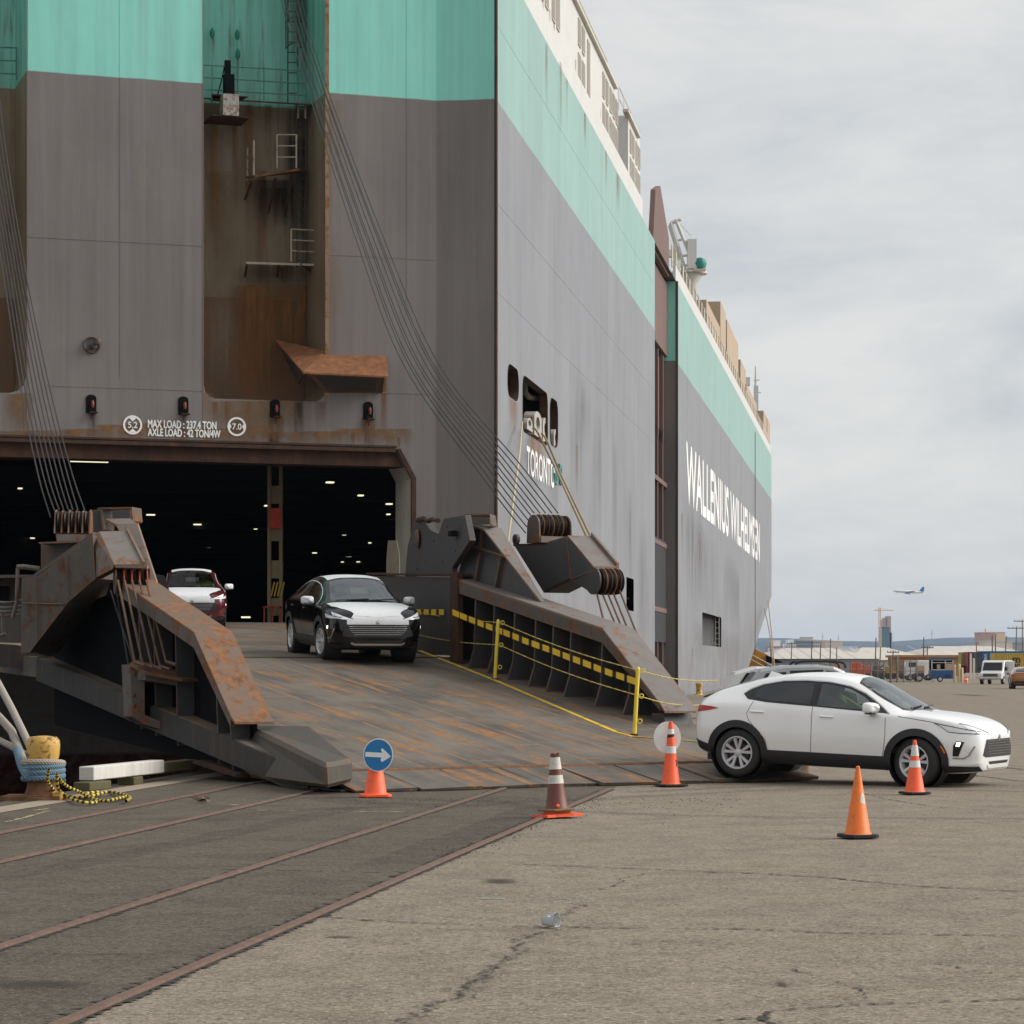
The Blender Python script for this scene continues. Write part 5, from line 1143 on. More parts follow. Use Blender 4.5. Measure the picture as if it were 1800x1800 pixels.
def crossover(loc, rot, label, paint, film=False, lit=True, group=None, steer=0.0, film_cap=None):
    t = thing('crossover_car', loc, label, 'car', group, rot=rot)
    b = MB(); b.v = list(BODY_V); b.f = list(BODY_FS); b.m = [0]*len(b.f)
    o = mesh('body', b.v, b.f, paint, t, True, True); o.data.set_sharp_from_angle(angle=R(75))
    # black inner shell: wheel wells, floor and cabin lining
    b = MB()
    for h in (HB, HF):
        for sg in (1, -1):
            b.lathe([(.41, 0), (.41, .32)], (h[0], .55*sg if sg > 0 else -.87, h[1]), (0, 1, 0), 26, cap=False)
            b.lathe([(.41, 0), (.01, 0)], (h[0], .56*sg, h[1]), (0, 1, 0), 26, cap=False)
    b.box((1.35, 0, .32), (3.9, 1.1, .22)); b.out('underbody', black_trim, t, True, True)
    b = MB(); b.box((2.18, 0, .86), (.5, 1.45, .24)); b.box((1.2, 0, .50), (2.6, 1.5, .1)); b.box((.0, 0, .75), (.1, 1.3, .6)); b.tube([V((1.90, .36+.19*math.cos(R(a)), .93+.17*math.sin(R(a)))) for a in range(0, 361, 20)], .016, 6); b.out('dashboard', black_trim, t, local=True)
    for y in (.37, -.37):
        b = MB(); b.box((1.28, y, .62), (.52, .5, .18)); b.add([V((1.02, y-.24, .68)), V((1.02, y+.24, .68)), V((.86, y+.22, 1.22)), V((.86, y-.22, 1.22)), V((1.14, y-.24, .70)), V((1.14, y+.24, .70)), V((.96, y+.2, 1.24)), V((.96, y-.2, 1.24))], [(0,1,2,3),(4,7,6,5),(0,4,5,1),(1,5,6,2),(2,6,7,3),(3,7,4,0)]); b.box((.90, y, 1.31), (.1, .26, .17)); b.out('seat', seat_m, t, local=True, bevel=.03)
    b = MB(); b.box((.35, 0, .68), (.5, 1.3, .2)); b.box((.12, 0, .95), (.14, 1.3, .5)); b.out('rear_seat', seat_m, t, local=True, bevel=.03)
    for sg in (1, -1):
        def P2(key, fn, name, mat, smooth=True):
            v_, f_ = cached((key, sg), lambda: (lambda q: (q.v, q.f))(fn()))
            return mesh(name, v_, f_, mat, t, smooth, True)
        P2('dlo', lambda: skin([DLO], 'y', .003, sg, .08, [FRONTWIN, REARWIN]), 'window_surround', black_gloss)
        P2('fw', lambda: skin([FRONTWIN], 'y', .0035, sg, .1), 'door_glass', glass_clear)
        P2('rw', lambda: skin([REARWIN], 'y', .0035, sg, .1), 'rear_door_glass', glass_tint)
        P2('trim', lambda: skin([strip([(.03,1.205),(.12,1.282),(.30,1.352),(.60,1.413),(.95,1.433),(1.30,1.423),(1.62,1.373),(1.85,1.283),(2.02,1.183),(2.20,1.066),(2.29,1.006)], .014)], 'y', .007, sg, None), 'window_trim', chrome if not film else film_m)
        P2('archb', lambda: skin([ringpoly(HB, .375, .478, -14, 196)], 'y', .012, sg, None), 'arch_cladding', black_trim)
        P2('archf', lambda: skin([ringpoly(HF, .375, .478, -14, 196)], 'y', .012, sg, None), 'arch_cladding', black_trim)
        P2('sill', lambda: skin([[(.42,.225),(2.27,.225),(2.27,.41),(.42,.415)]], 'y', .012, sg, .08), 'sill_cladding', black_trim)
        P2('rbump', lambda: skin([[(-.73,.42),(-.4,.31),(-.44,.45),(-.73,.54)]], 'y', .012, sg, .06), 'bumper_cladding', black_trim)
        P2('fbump', lambda: skin([[(3.10,.225),(3.58,.265),(3.56,.33),(3.12,.32)]], 'y', .012, sg, .06), 'bumper_lip', black_trim)
        P2('seam', lambda: skin([strip([(1.14,1.06),(1.14,.60),(1.13,.34)], .008), strip([(2.24,1.00),(2.25,.70),(2.23,.5),(2.19,.34)], .008), strip([(.22,1.10),(.14,.92),(.18,.82),(.44,.56),(.46,.40)], .008), strip([(2.42,.98),(2.9,.925),(3.2,.86)], .008)], 'y', .002, sg, None), 'door_seam', black_trim, False)
        P2('hl', lambda: skin([[(2.96,.905),(3.10,.88),(3.18,.80),(3.32,.79),(3.57,.787),(3.555,.805),(3.40,.832),(3.18,.868)]], 'y', .006, sg, .05), 'headlight', lens_m)
        P2('hlb', lambda: skin([strip([(2.95,.912),(3.18,.874),(3.40,.838),(3.56,.81)], .010), strip([(2.95,.912),(3.06,.86),(3.17,.793),(3.32,.782),(3.57,.780)], .008)], 'y', .009, sg, None), 'headlight_trim', black_gloss)
        P2('tl', lambda: skin([[(-.728,.955),(-.70,1.01),(-.44,1.005),(-.30,.985),(-.44,.95),(-.715,.905)]], 'y', .010, sg, .05), 'taillight', red_lens)
        P2('mk', lambda: skin([[(3.055,.60),(3.075,.605),(3.135,.505),(3.115,.495)]], 'y', .016, sg, None), 'marker_lamp', amber_lens)
        P2('fog', lambda: skin([[(3.23,.46),(3.31,.46),(3.39,.665),(3.28,.67),(3.24,.61)]], 'y', .006, sg, .04), 'lamp_pod', black_gloss)
        P2('fogl', lambda: skin([[(3.275,.60),(3.325,.60),(3.345,.655),(3.285,.655)]], 'y', .010, sg, None), 'front_lamp', lens_on if lit else lens_m)
        P2('fogx', lambda: skin([strip([(3.23,.435),(3.38,.435),(3.45,.48),(3.52,.61)], .022)], 'y', .012, sg, None), 'bumper_trim', chrome)
        for x_, z_ in ((.30, .955), (1.36, .93)):
            h = hit('y', x_, z_, sg)[0]; b = MB(); b.box(h+V((0, .012*sg, 0)), (.21, .03, .028)); b.out('door_handle', paint, t, local=True, bevel=.01)
        # door mirror
        h = hit('y', 2.06, 1.045, sg)[0]; b = MB(); c = V((2.05, .985*sg, 1.075))
        n_ = 20
        def sup(a, e=.55): return (abs(math.cos(a))**e*math.copysign(1, math.cos(a)), abs(math.sin(a))**e*math.copysign(1, math.sin(a)))
        for k_, x_ in ((.90, -.055), (1.0, -.04), (1.0, .0), (.93, .035), (.78, .065), (.5, .088), (.1, .098)):
            b.v += [c+V((x_-.03*sup(2*math.pi*k/n_)[0]*sg*1.0, sup(2*math.pi*k/n_)[0]*.115*k_, sup(2*math.pi*k/n_)[1]*.078*k_+.01)) for k in range(n_)]
        m_ = 7
        b.f = [(i*n_+k, i*n_+(k+1) % n_, (i+1)*n_+(k+1) % n_, (i+1)*n_+k) for i in range(m_-1) for k in range(n_)]+[tuple(range(n_)), tuple(range((m_-1)*n_, m_*n_))]; b.m = [0]*len(b.f)
        mo = b.out('door_mirror', film_m if film else paint, t, True, True)
        b = MB(); b.box((2.045, .975*sg, 1.008), (.10, .17, .03)); b.box((2.05, .91*sg, 1.03), (.08, .12, .04)); b.out('mirror_stalk', black_trim, mo, local=True)
    def P3(key, fn, name, mat):
        v_, f_ = cached(key, lambda: (lambda q: (q.v, q.f))(fn())); return mesh(name, v_, f_, mat, t, True, True)
    big = [(x_*1.0, y_) for x_, y_ in WSCR]
    wsi = [(1.72 if x_ < 2 else x_-.03, y_*.94) for x_, y_ in WSCR]; wsi = [(x_+(.02 if x_ < 2 else 0), y_) for x_, y_ in wsi]
    wso = [(x_+(.03 if x_ > 2 else -.02), y_*1.03) for x_, y_ in WSCR]
    P3('wso', lambda: skin([wso], 'z', .003, 1, .1, [wsi]), 'windscreen_frit', black_gloss)
    P3('ws', lambda: skin([wsi], 'z', .004, 1, .1), 'windscreen', glass_ws)
    P3('rwn', lambda: skin([RWIN], 'z', .004, 1, .1), 'rear_window', glass_tint)
    b = MB(); b.box((1.76, 0, 1.385), (.1, .3, .08)); b.out('camera_pod', black_gloss, t, local=True)
    b = MB(); c_ = V((1.98, .02, 1.262)); b.prism([c_+V((-.10, -.17, .06)), c_+V((-.10, .17, .06)), c_+V((.08, .17, -.045)), c_+V((.08, -.17, -.045))], V((0, 0, .004))); b.out('paper_notice', simple('white paper', (.8, .82, .8), .7, var=.03), t, local=True)
    b = MB()
    for y0, y1 in ((-.55, .1), (.05, .6)): b.tube([V((2.50, y0, 1.10)), V((2.44, y1, 1.125))], .011, 5)
    b.out('wiper', black_trim, t, local=True)
    for sg in (1, -1):
        hp = [(.815*sg,.905),(.80*sg,.80),(.66*sg,.775),(.46*sg,.765),(.48*sg,.782),(.64*sg,.828)]
        P3(('hlf', sg), lambda: skin([hp], 'x', .007, 1, .05), 'headlight', lens_m)
        P3(('hlt', sg), lambda: skin([strip([(.82*sg,.915),(.64*sg,.838),(.47*sg,.786)], .012)], 'x', .010, 1, None), 'headlight_trim', black_gloss)
    # grille with bright bars
    GR = [(-.56,.705),(.56,.705),(.64,.56),(.66,.485),(.58,.455),(-.58,.455),(-.66,.485),(-.64,.56)]
    P3('gr', lambda: skin([GR], 'x', .006, 1, .07), 'grille', black_trim)
    P3('grb', lambda: skin([strip([(-w_, z_), (0, z_), (w_, z_)], .0075) for w_, z_ in ((.545,.685),(.545,.648),(.54,.611),(.52,.574),(.49,.537),(.45,.50))], 'x', .014, 1, None), 'grille_bar', chrome)
    P3('lowg', lambda: skin([[(-.46,.395),(.46,.395),(.40,.355),(-.40,.355)]], 'x', .008, 1, .1), 'lower_intake', black_gloss)
    P3('skid', lambda: skin([strip([(-.50,.35),(-.44,.32),(.44,.32),(.50,.35)], .035)], 'x', .012, 1, None), 'bumper_accent', chrome if film else paint)
    b = MB(); b.lathe([(.05, 0), (.045, .008), (.01, .01)], (3.628, 0, .72), (1, 0, 0), 16); b.out('badge', chrome, t, local=True)
    b = MB(); b.add([V((.10, -.03, 1.435)), V((.10, .03, 1.435)), V((.34, .03, 1.478)), V((.34, -.03, 1.478)), V((.15, 0, 1.535))], [(0,1,4),(1,2,4),(2,3,4),(3,0,4)]); b.out('antenna_fin', film_m if film else paint, t, local=True)
    b = MB(); b.add([V((-.64, -.62, 1.12)), V((-.64, .62, 1.12)), V((-.48, .63, 1.20)), V((-.48, -.63, 1.20)), V((-.70, -.58, 1.13)), V((-.70, .58, 1.13))], [(0,1,2,3),(4,5,1,0),(2,5,4,3)]); b.out('tail_spoiler', paint, t, local=True)
    P3('rb', lambda: skin([strip([(-.60,.96),(0,.975),(.60,.96)], .03)], 'x', .008, -1, None), 'tail_lamp_bar', red_lens)
    P3('rbl', lambda: skin([[(-.62,.42),(.62,.42),(.60,.56),(-.60,.56)]], 'x', .008, -1, .1), 'rear_diffuser', black_trim)
    if film:
        P3('fh', lambda: skin([[(2.56,-.74),(2.64,0),(2.56,.74),(3.0,.74),(3.30,.62),(3.48,.47),(3.585,.41),(3.61,0),(3.585,-.41),(3.48,-.47),(3.30,-.62),(3.0,-.74)]], 'z', .007, 1, .08), 'hood_film', film_m)
        P3('fh2', lambda: skin([[(-.43,.885),(.43,.885),(.50,.80),(.58,.76),(.58,.685),(-.58,.685),(-.58,.76),(-.50,.80)]], 'x', .009, 1, .07), 'nose_film', film_m)
        P3('fr', lambda: skin([[(1.66,-.52),(1.66,.52),(.2,.54),(.2,-.54)]], 'z', .007, 1, .12), 'roof_film', film_m)
    for h in (HB, HF):
        for sg in (1, -1): wheel(t, V((h[0], .775*sg, TR)), sg, steer if h is HF else 0)
    return t
# drivers ------------------------------------------------------------
hi_vis = simple('hi-vis lime fabric', (.26, .42, .06), .7, var=.2)
skin_t = simple('skin tone', (.34, .19, .13), .55)
hair_t = simple('dark hair', (.02, .015, .012), .7)
trouser = simple('dark work trousers', (.03, .035, .05), .8)
def driver(car, label, extra=None):
    """seated person built as one skinned figure in the driver's seat of `car`"""
    J = {'pel': ((1.16, .37, .82), .135), 'bel': ((1.11, .37, .94), .14), 'che': ((1.05, .37, 1.10), .155), 'nec': ((1.03, .37, 1.235), .055), 'jaw': ((1.05, .37, 1.30), .066), 'hea': ((1.055, .37, 1.365), .078), 'cro': ((1.045, .37, 1.42), .055),
         'ls': ((1.06, .55, 1.16), .062), 'le': ((1.36, .60, 1.00), .045), 'lw': ((1.66, .50, 1.02), .032), 'lh': ((1.76, .50, 1.06), .036), 'rs': ((1.06, .19, 1.16), .062), 're': ((1.36, .14, 1.00), .045), 'rw': ((1.66, .24, 1.02), .032), 'rh': ((1.76, .24, 1.06), .036),
         'lk': ((1.62, .47, .80), .07), 'lf': ((1.88, .47, .58), .05), 'rk': ((1.62, .27, .80), .07), 'rf': ((1.88, .27, .58), .05)}
    E = [('pel','bel'),('bel','che'),('che','nec'),('nec','jaw'),('jaw','hea'),('hea','cro'),('che','ls'),('ls','le'),('le','lw'),('lw','lh'),('che','rs'),('rs','re'),('re','rw'),('rw','rh'),('pel','lk'),('lk','lf'),('pel','rk'),('rk','rf')]
    ks = list(J); me = bpy.data.meshes.new('person'); me.from_pydata([J[k][0] for k in ks], [(ks.index(a), ks.index(c)) for a, c in E], [])
    o = bpy.data.objects.new('person', me); COL.objects.link(o)
    m = o.modifiers.new('skin', 'SKIN'); m.use_smooth_shade = True; sv_ = me.skin_vertices[0].data
    for i, k in enumerate(ks): sv_[i].radius = (J[k][1],)*2; sv_[i].use_root = (k == 'pel')
    o.modifiers.new('sub', 'SUBSURF').levels = 2; o.modifiers['sub'].render_levels = 2
    dg = bpy.context.evaluated_depsgraph_get(); nm = bpy.data.meshes.new_from_object(o.evaluated_get(dg)); o.modifiers.clear(); o.data = nm
    for mm in (hi_vis, skin_t, hair_t, trouser): nm.materials.append(mm)
    for p in nm.polygons:
        c = p.center; p.use_smooth = True
        p.material_index = 2 if (c.z > 1.40 or (c.z > 1.33 and c.x < 1.03)) else 1 if (c.z > 1.255 or (c.x > 1.64 and c.z > .95)) else 3 if c.z < .86 else 0
    # face: nose, brows and ears as small raised pieces of the same figure's hair/skin
    o.matrix_world = OFF[car.name]
    b = MB(); b.add([V((1.125, .37, 1.335)), V((1.125, .355, 1.325)), V((1.125, .385, 1.325)), V((1.15, .37, 1.33))], [(0,1,3),(0,3,2),(1,2,3)])
    for y in (.29, .45): b.lathe([(.02, -.008), (.024, 0), (.018, .008)], (1.05, y, 1.345), (0, 1, 0), 10)
    b.out('face', skin_t, o, local=True)
    b = MB()
    for y in (.345, .395): b.lathe([(.009, 0), (.004, .006)], (1.122, y, 1.352), (1, 0, 0), 8)
    b.box((1.122, .37, 1.302), (.006, .04, .006)); b.out('eyes_and_mouth', hair_t, o, local=True)
    b = MB(); b.lathe([(.17, .94), (.172, .955), (.17, .97)], (1.10, .37, 0), (0, 0, 1), 16, cap=False); b.out('vest_stripe', simple('reflective tape', (.6, .6, .58), .3), o, local=True)
    return tag(o, label, 'person', 'drivers in the cars')
def place(pr, pf, yaw_fix=0):
    """car rotation from the ground points under the rear and front axle middles"""
    d = (pf-pr); yaw = math.atan2(d.y, d.x); pitch = math.atan2(d.z, math.hypot(d.x, d.y)); return (0, -pitch, yaw)
# white car rolling off the ramp foot
th_w = R(-27.5); wf = G(1607, 1383); # near front wheel on the quay
hd = V((math.cos(th_w), math.sin(th_w), 0)); lf = V((-hd.y, hd.x, 0))
fc = wf+lf*.775; fc += V((.04, 0, 0)); rc = fc-hd*2.7; rc.z = .095
white = crossover(rc, place(rc, fc), 'white fastback crossover leaving the ramp foot, seen from its side', car_paint('white car paint', (.87, .87, .86), .3), steer=R(-14))
driver(white, 'driver in lime hi-vis top at the wheel of the white car')
# black car on the ramp
a_, c_ = P(572, 1163, 94.0), P(709, 1164, 95.0); fl = rdeck(572, 1163)
bf = (rdeck(580, 1159)+rdeck(706, 1160))/2
hdb = V((.285, -.958, 0)).normalized(); br_ = bf-hdb*2.7
def up_z(p):                                             # height of the upper deck under p
    for i in range(6):
        A_, B_, C_ = cen, up[i], up[(i+1) % 6]
        n_ = (B_-A_).cross(C_-A_)
        d0 = (B_.x-A_.x)*(p.y-A_.y)-(B_.y-A_.y)*(p.x-A_.x); d1 = (C_.x-B_.x)*(p.y-B_.y)-(C_.y-B_.y)*(p.x-B_.x); d2 = (A_.x-C_.x)*(p.y-C_.y)-(A_.y-C_.y)*(p.x-C_.x)
        if (d0 >= 0) == (d1 >= 0) == (d2 >= 0): return A_.z-(n_.x*(p.x-A_.x)+n_.y*(p.y-A_.y))/n_.z
    return .06+SL*((p-F1).dot(U3))
br_.z = up_z(br_); bf.z = max(bf.z, .06+SL*((bf-F1).dot(U3)))
black = crossover(br_, place(br_, bf), 'black crossover with white film on hood and roof driving down the ramp', car_paint('black car paint', (.004, .004, .0045), .12, 0, .0), True, True, steer=R(6))
driver(black, 'driver in lime hi-vis top behind the windscreen of the black car')
rf_ = P(337, 1108, 67); rf_.z = up_z(rf_); hdr = V((.13, -.99, 0)).normalized(); rr_ = rf_-hdr*2.7; rr_.z = up_z(rr_); 
red = crossover(rr_, place(rr_, rf_), 'dark red crossover with white film on hood just outside the ship door', car_paint('dark red car paint', (.10, .008, .012), .25), True, True)
driver(red, 'driver in lime hi-vis top behind the windscreen of the dark red car')
p = G(1799, 1211); hd_ = V((.15, .99, 0)).normalized()
bronze = crossover(p, (0, 0, math.atan2(hd_.y, hd_.x)), 'bronze crossover driving away at the right edge of the quay', car_paint('bronze car paint', (.36, .15, .035), .3, .4), False, False)
# ================================================================== quay, rails, water
def asphalt(name, dark, light, spots=1.0):
    b = NB(name); v = b.pos()
    big = b.noise(v, .22, 5, .6); mid = b.noise(v, 1.5, 8, .7, .3); fine = b.noise(v, 16, 5, .7)
    c = b.mix(b.ramp(big, [(.3, 0), (.7, 1)]), tuple(x*.90 for x in light), tuple(x*1.06 for x in light))
    c = b.mix(b.ramp(mid, [(.46, 0), (.64, .65)]), c, dark)
    c = b.mix(b.ramp(b.noise(v, 4.5, 8, .75), [(.36, .5), (.56, 0)]), c, dark)
    c = b.mix(b.ramp(fine, [(.36, .75), (.52, 0)]), c, tuple(x*.55 for x in dark))
    c = b.mix(b.ramp(b.noise(v, 30, 5, .8), [(.50, 0), (.64, .7)]), c, tuple(min(1, x*1.75) for x in light))
    ag = b.voro(v, 42, 'F1', 'Color'); agd = b.voro(v, 42)
    pick = b.z(ag)[0]
    stones = b.math('MULTIPLY', b.ramp(pick, [(.80, 0), (.88, 1)]), b.ramp(agd, [(.22, 1), (.42, 0)]))
    c = b.mix(b.math('MULTIPLY', stones, .5), c, tuple(min(.5, x*2.4) for x in light))
    pits = b.math('MULTIPLY', b.ramp(pick, [(.12, 1), (.2, 0)]), b.ramp(agd, [(.25, 1), (.5, 0)]))
    c = b.mix(b.math('MULTIPLY', pits, .7), c, tuple(x*.35 for x in dark))
    st = b.noise(b.map(v, (1, 1, 1), (0, 0, .3)), .55, 4, .5)
    c = b.mix(b.ramp(st, [(.64, 0), (.78, .35)]), c, tuple(x*.6 for x in dark))
    b.col(c); b.set(Roughness=.88, Specular_IOR_Level=.25)
    b.bump(b.math('ADD', b.noise(v, 55, 4, .7), b.math('MULTIPLY', stones, .6)), .5, .006); return b.m
asph_l = asphalt('worn pale asphalt', (.122, .099, .074), (.240, .199, .153))
asph_d = asphalt('dark patched asphalt', (.048, .039, .030), (.110, .090, .067))
conc = weathered('stained coping concrete', (.30, .24, .175), .9, .18, .4, (.16, .10, .06), 1.5)
QE = 10.95
g = MB(); g.add([S(-12, QE, 0), S(-12, -60, 0), S(200, -500, 0), S(5200, -3200, 0), S(5200, QE, 0)], [(4,3,2,1,0)])
ground = struct(g.out('quay_ground', asph_l))
def rail_line(p, q, n0, n1): d = (q-p); return p+d*n0, p+d*n1
RL = {}
for key, (pa, pb) in {'a': ((115, 1800), (900, 1462)), 'b': ((0, 1667.5), (850, 1398.5)), 'c': ((0, 1517.5), (570, 1387.5)), 'd': ((0, 1466), (465, 1374))}.items(): RL[key] = (G(*pa), G(*pb))
a0, a1 = rail_line(*RL['a'], -.9, 4.5)
def edge_pt(q, D): return S(q, D, 0)
ap = MB(); ap.add([a0+UZ*.004, a1+UZ*.004, S(62, QE-.02, .004), S(0, QE-.02, .004)], [(0,1,2,3)])
apron = struct(ap.out('quay_apron', asph_d))
names = {'a': 'rusty embedded rail nearest the camera, at the edge of the dark paving', 'b': 'rusty embedded rail second from the camera, ending at the foot flaps', 'c': 'rusty embedded rail third from the camera, ending by the ramp toe', 'd': 'rusty embedded rail closest to the quay edge and bollard'}
rail_m = rust_mat('rail rust', (.085, .048, .034), (.180, .100, .066), .6, 2)
for k, (p, q) in RL.items():
    d = (q-p).normalized(); n = V((-d.y, d.x, 0)); e0 = p-d*(12 if k != 'a' else 8); e1 = q+d*(9 if k == 'a' else 3.0 if k == 'b' else 2.2)
    b = MB(); hw_ = .034
    b.add([e0-n*hw_+UZ*.006, e0+n*hw_+UZ*.006, e0+n*hw_*.9+UZ*.024, e0-n*hw_*.9+UZ*.024, e1-n*hw_+UZ*.006, e1+n*hw_+UZ*.006, e1+n*hw_*.9+UZ*.024, e1-n*hw_*.9+UZ*.024], [(3,2,6,7),(0,3,7,4),(2,1,5,6),(0,1,2,3),(4,7,6,5)])
    tag(b.out('railway_rail', rail_m), names[k], 'rail', 'rails in the quay')
    # flangeway: open dark joint with crumbled edges on both sides
    random.seed(ord(k)); b = MB(); L_ = (e1-e0).length; i = 0; 
    for sg, wmax in ((1, .13), (-1, .07)):
        prev = None; x_ = 0
        while x_ < L_:
            wv = hw_+.010+random.random()**2.5*wmax*.8+.015*random.random()
            cur = (e0+d*x_+n*sg*hw_*.95+UZ*.008, e0+d*x_+n*sg*wv+UZ*.008)
            if prev: b.add([prev[0], cur[0], cur[1], prev[1]], [(0,1,2,3)])
            prev = cur; x_ += .015+random.random()*.035
    b.out('rail_joint', simple('rail joint grime', (.028, .024, .02), .95), ground)
b = MB(); q = 8.0; random.seed(3)
cop = MB(); cop.add([S(6, 10.10, .010), S(6, 10.52, .010), S(60, 10.52, .010), S(60, 10.10, .010)], [(0,1,2,3)])
struct(cop.out('quay_coping', conc))
wl_ = MB(); wl_.add([S(-12, QE, -.0), S(5200, QE, 0), S(5200, QE, -5), S(-12, QE, -5)], [(0,1,2,3)]); struct(wl_.out('quay_wall', weathered('quay wall concrete', (.12, .105, .09), .9, .3, .6)))
def water_mat():
    b = NB('harbour water'); b.col((.02, .03, .03)); b.set(Roughness=.12); b.bump(b.noise(b.map(b.pos(), (1, 1, 1)), 1.5, 4), .3, .05); return b.m
wv = MB(); wv.add([S(-60, 900, -2.6), S(9000, 900, -2.6), S(9000, QE+.01, -2.6), S(-60, QE+.01, -2.6)], [(0,1,2,3)]); struct(wv.out('harbour_water', water_mat()))
# cracks, seams, paint dashes and oil marks
crack_m = simple('open crack', (.03, .026, .022), .95)
def crack(pts, w0, seed, jag=.05, mat=crack_m, step=.035, gap=.0, name='crack'):
    random.seed(seed); P3_ = [G(x, y) for x, y in pts]; b = MB(); prev = None; off = 0
    for i in range(len(P3_)-1):
        p, q = P3_[i], P3_[i+1]; L_ = (q-p).length; n = max(2, int(L_/step)); d = (q-p).normalized(); nn = V((-d.y, d.x, 0))
        for k in range(n):
            off = off*.86+random.uniform(-1, 1)*jag*.35
            c = p.lerp(q, k/n)+nn*off; w_ = w0*(.25+random.random()**2*1.7)
            cur = (c-nn*w_+UZ*.0065, c+nn*w_+UZ*.0065)
            if prev and random.random() > gap: b.add([prev[0], cur[0], cur[1], prev[1]], [(0,1,2,3)])
            prev = cur
    return b.out(name, mat, ground)
crack([(900,1519),(1050,1525),(1200,1531),(1350,1537),(1480,1545),(1600,1557),(1700,1563),(1830,1569)], .014, 1, .04)
crack([(560,1612),(700,1622),(900,1629),(1100,1632),(1300,1634),(1450,1640),(1560,1643),(1830,1646)], .011, 2, .03, gap=.12)
crack([(1020,1588),(985,1610),(970,1635),(930,1655),(905,1680),(870,1700),(850,1715),(830,1740),(780,1765),(735,1785),(690,1812)], .0095, 3, .10, step=.012)
crack([(870,1705),(840,1722),(815,1752),(760,1772)], .005, 13, .09, step=.012)
crack([(960,1640),(915,1668),(880,1700),(800,1752),(745,1790)], .004, 33, .12, step=.012, gap=.15)
crack([(1240,1795),(1345,1789),(1352,1781),(1375,1775),(1440,1770),(1590,1762),(1830,1757)], .009, 4, .05, gap=.15)
crack([(1345,1789),(1352,1806)], .02, 14, .05)
crack([(1060,1565),(1100,1543),(1135,1536)], .006, 5, .06, gap=.2)
crack([(1180,1565),(1260,1561),(1310,1569)], .005, 6, .04, gap=.35)
crack([(1500,1392),(1570,1407),(1650,1419),(1760,1427)], .012, 7, .05, gap=.25)
crack([(1300,1418),(1500,1420)], .008, 8, .03, gap=.4)
crack([(1560,1585),(1650,1578),(1800,1580)], .006, 9, .05, gap=.3)
crack([(1610,1690),(1700,1705),(1800,1718)], .006, 10, .05, gap=.3)
crack([(0,1524),(200,1524),(420,1530),(700,1535)], .009, 11, .03, gap=.3)
crack([(40,1677),(180,1678),(330,1679)], .007, 12, .03, gap=.3)
crack([(1000,1670),(1180,1655),(1300,1660)], .005, 21, .05, gap=.45)
crack([(1380,1700),(1490,1735),(1540,1760)], .005, 22, .05, gap=.4)
crack([(1690,1341),(1800,1353)], .03, 23, .02); crack([(1700,1362),(1830,1378)], .022, 24, .03)
teal_dash = simple('faded turquoise marking', (.20, .36, .36), .85); yel_dash = simple('faded yellow marking', (.36, .31, .17), .85); or_dash = simple('faded orange marking', (.40, .19, .06), .85)
for i, (pts, w_, m) in enumerate((([(735,1579),(822,1579)], .006, teal_dash), ([(838,1580),(900,1581)], .016, teal_dash), ([(900,1581),(1062,1582)], .006, teal_dash), ([(0,1571),(35,1570)], .008, teal_dash), ([(1758,1611),(1800,1612)], .008, teal_dash), ([(0,1625),(24,1624)], .005, or_dash), ([(452,1425),(545,1426)], .022, yel_dash), ([(598,1427),(718,1428)], .03, yel_dash), ([(10,1446),(50,1436),(88,1425)], .03, yel_dash), ([(60,1425),(90,1421)], .03, yel_dash), ([(385,1414),(425,1416)], .02, yel_dash))):
    crack(pts, w_, 40+i, .012, m, .05, .12, 'paint_dash')
oil = stain_mat('oil soaked asphalt', (.045, .04, .034), (.06, .052, .044), .6, True)
def blob(x, y, rx, ry):
    blob.k += 1; c = G(x, y)+UZ*(.0055+.0002*blob.k); return uv_quad('oil_stain', [c+V((-rx*1.6, -ry*1.6, 0)), c+V((rx*1.6, -ry*1.6, 0)), c+V((rx*1.6, ry*1.6, 0)), c+V((-rx*1.6, ry*1.6, 0))], oil, ground)
blob.k = 0
blob(880, 1550, .14, .22); blob(600, 1648, .08, .06); blob(1375, 1731, .03, .12); blob(70, 1733, .24, .16); blob(1705, 1222, .5, 4.0)
# tyre marks swinging off the ramp foot, and grime along the joint with the flaps
tyre_mark = stain_mat('faint tyre mark', (.06, .052, .044), (.08, .07, .06), .42, sx=3.0, sz=3.0)
def ribbon(pts, w_, m):
    c = catmull([G(x, y) for x, y in pts], 5); blob.k += 1; z = .0056+.0002*blob.k
    for i in range(len(c)-1):
        d = (c[i+1]-c[i]).normalized(); n = V((-d.y, d.x, 0))*w_
        uv_quad('tyre_mark', [c[i]+n+UZ*z, c[i]-n+UZ*z, c[i+1]-n+UZ*z, c[i+1]+n+UZ*z], m, ground)
tm = NB('tyre scuff'); v_ = tm.pos(); n_ = tm.noise(tm.map(v_, (1.5, 6, 1)), 2.2, 7, .7); tr = tm.n('ShaderNodeBsdfTransparent'); mx = tm.n('ShaderNodeMixShader'); tm.col((.05, .044, .037)); tm.set(Roughness=.9)
tm.l(tm.ramp(n_, [(.42, 0), (.7, .5)]), mx.inputs[0]); tm.l(tr.outputs[0], mx.inputs[1]); tm.l(tm.b.outputs[0], mx.inputs[2]); tm.l(mx.outputs[0], tm.o.inputs[0])
ribbon([(700, 1404), (900, 1410), (1100, 1402), (1300, 1392), (1500, 1386), (1800, 1392)], .22, tm.m); ribbon([(1100, 1394), (1300, 1384), (1500, 1379), (1800, 1381)], .18, tm.m); ribbon([(840, 1402), (1000, 1425), (1300, 1436), (1800, 1440)], .16, tm.m)
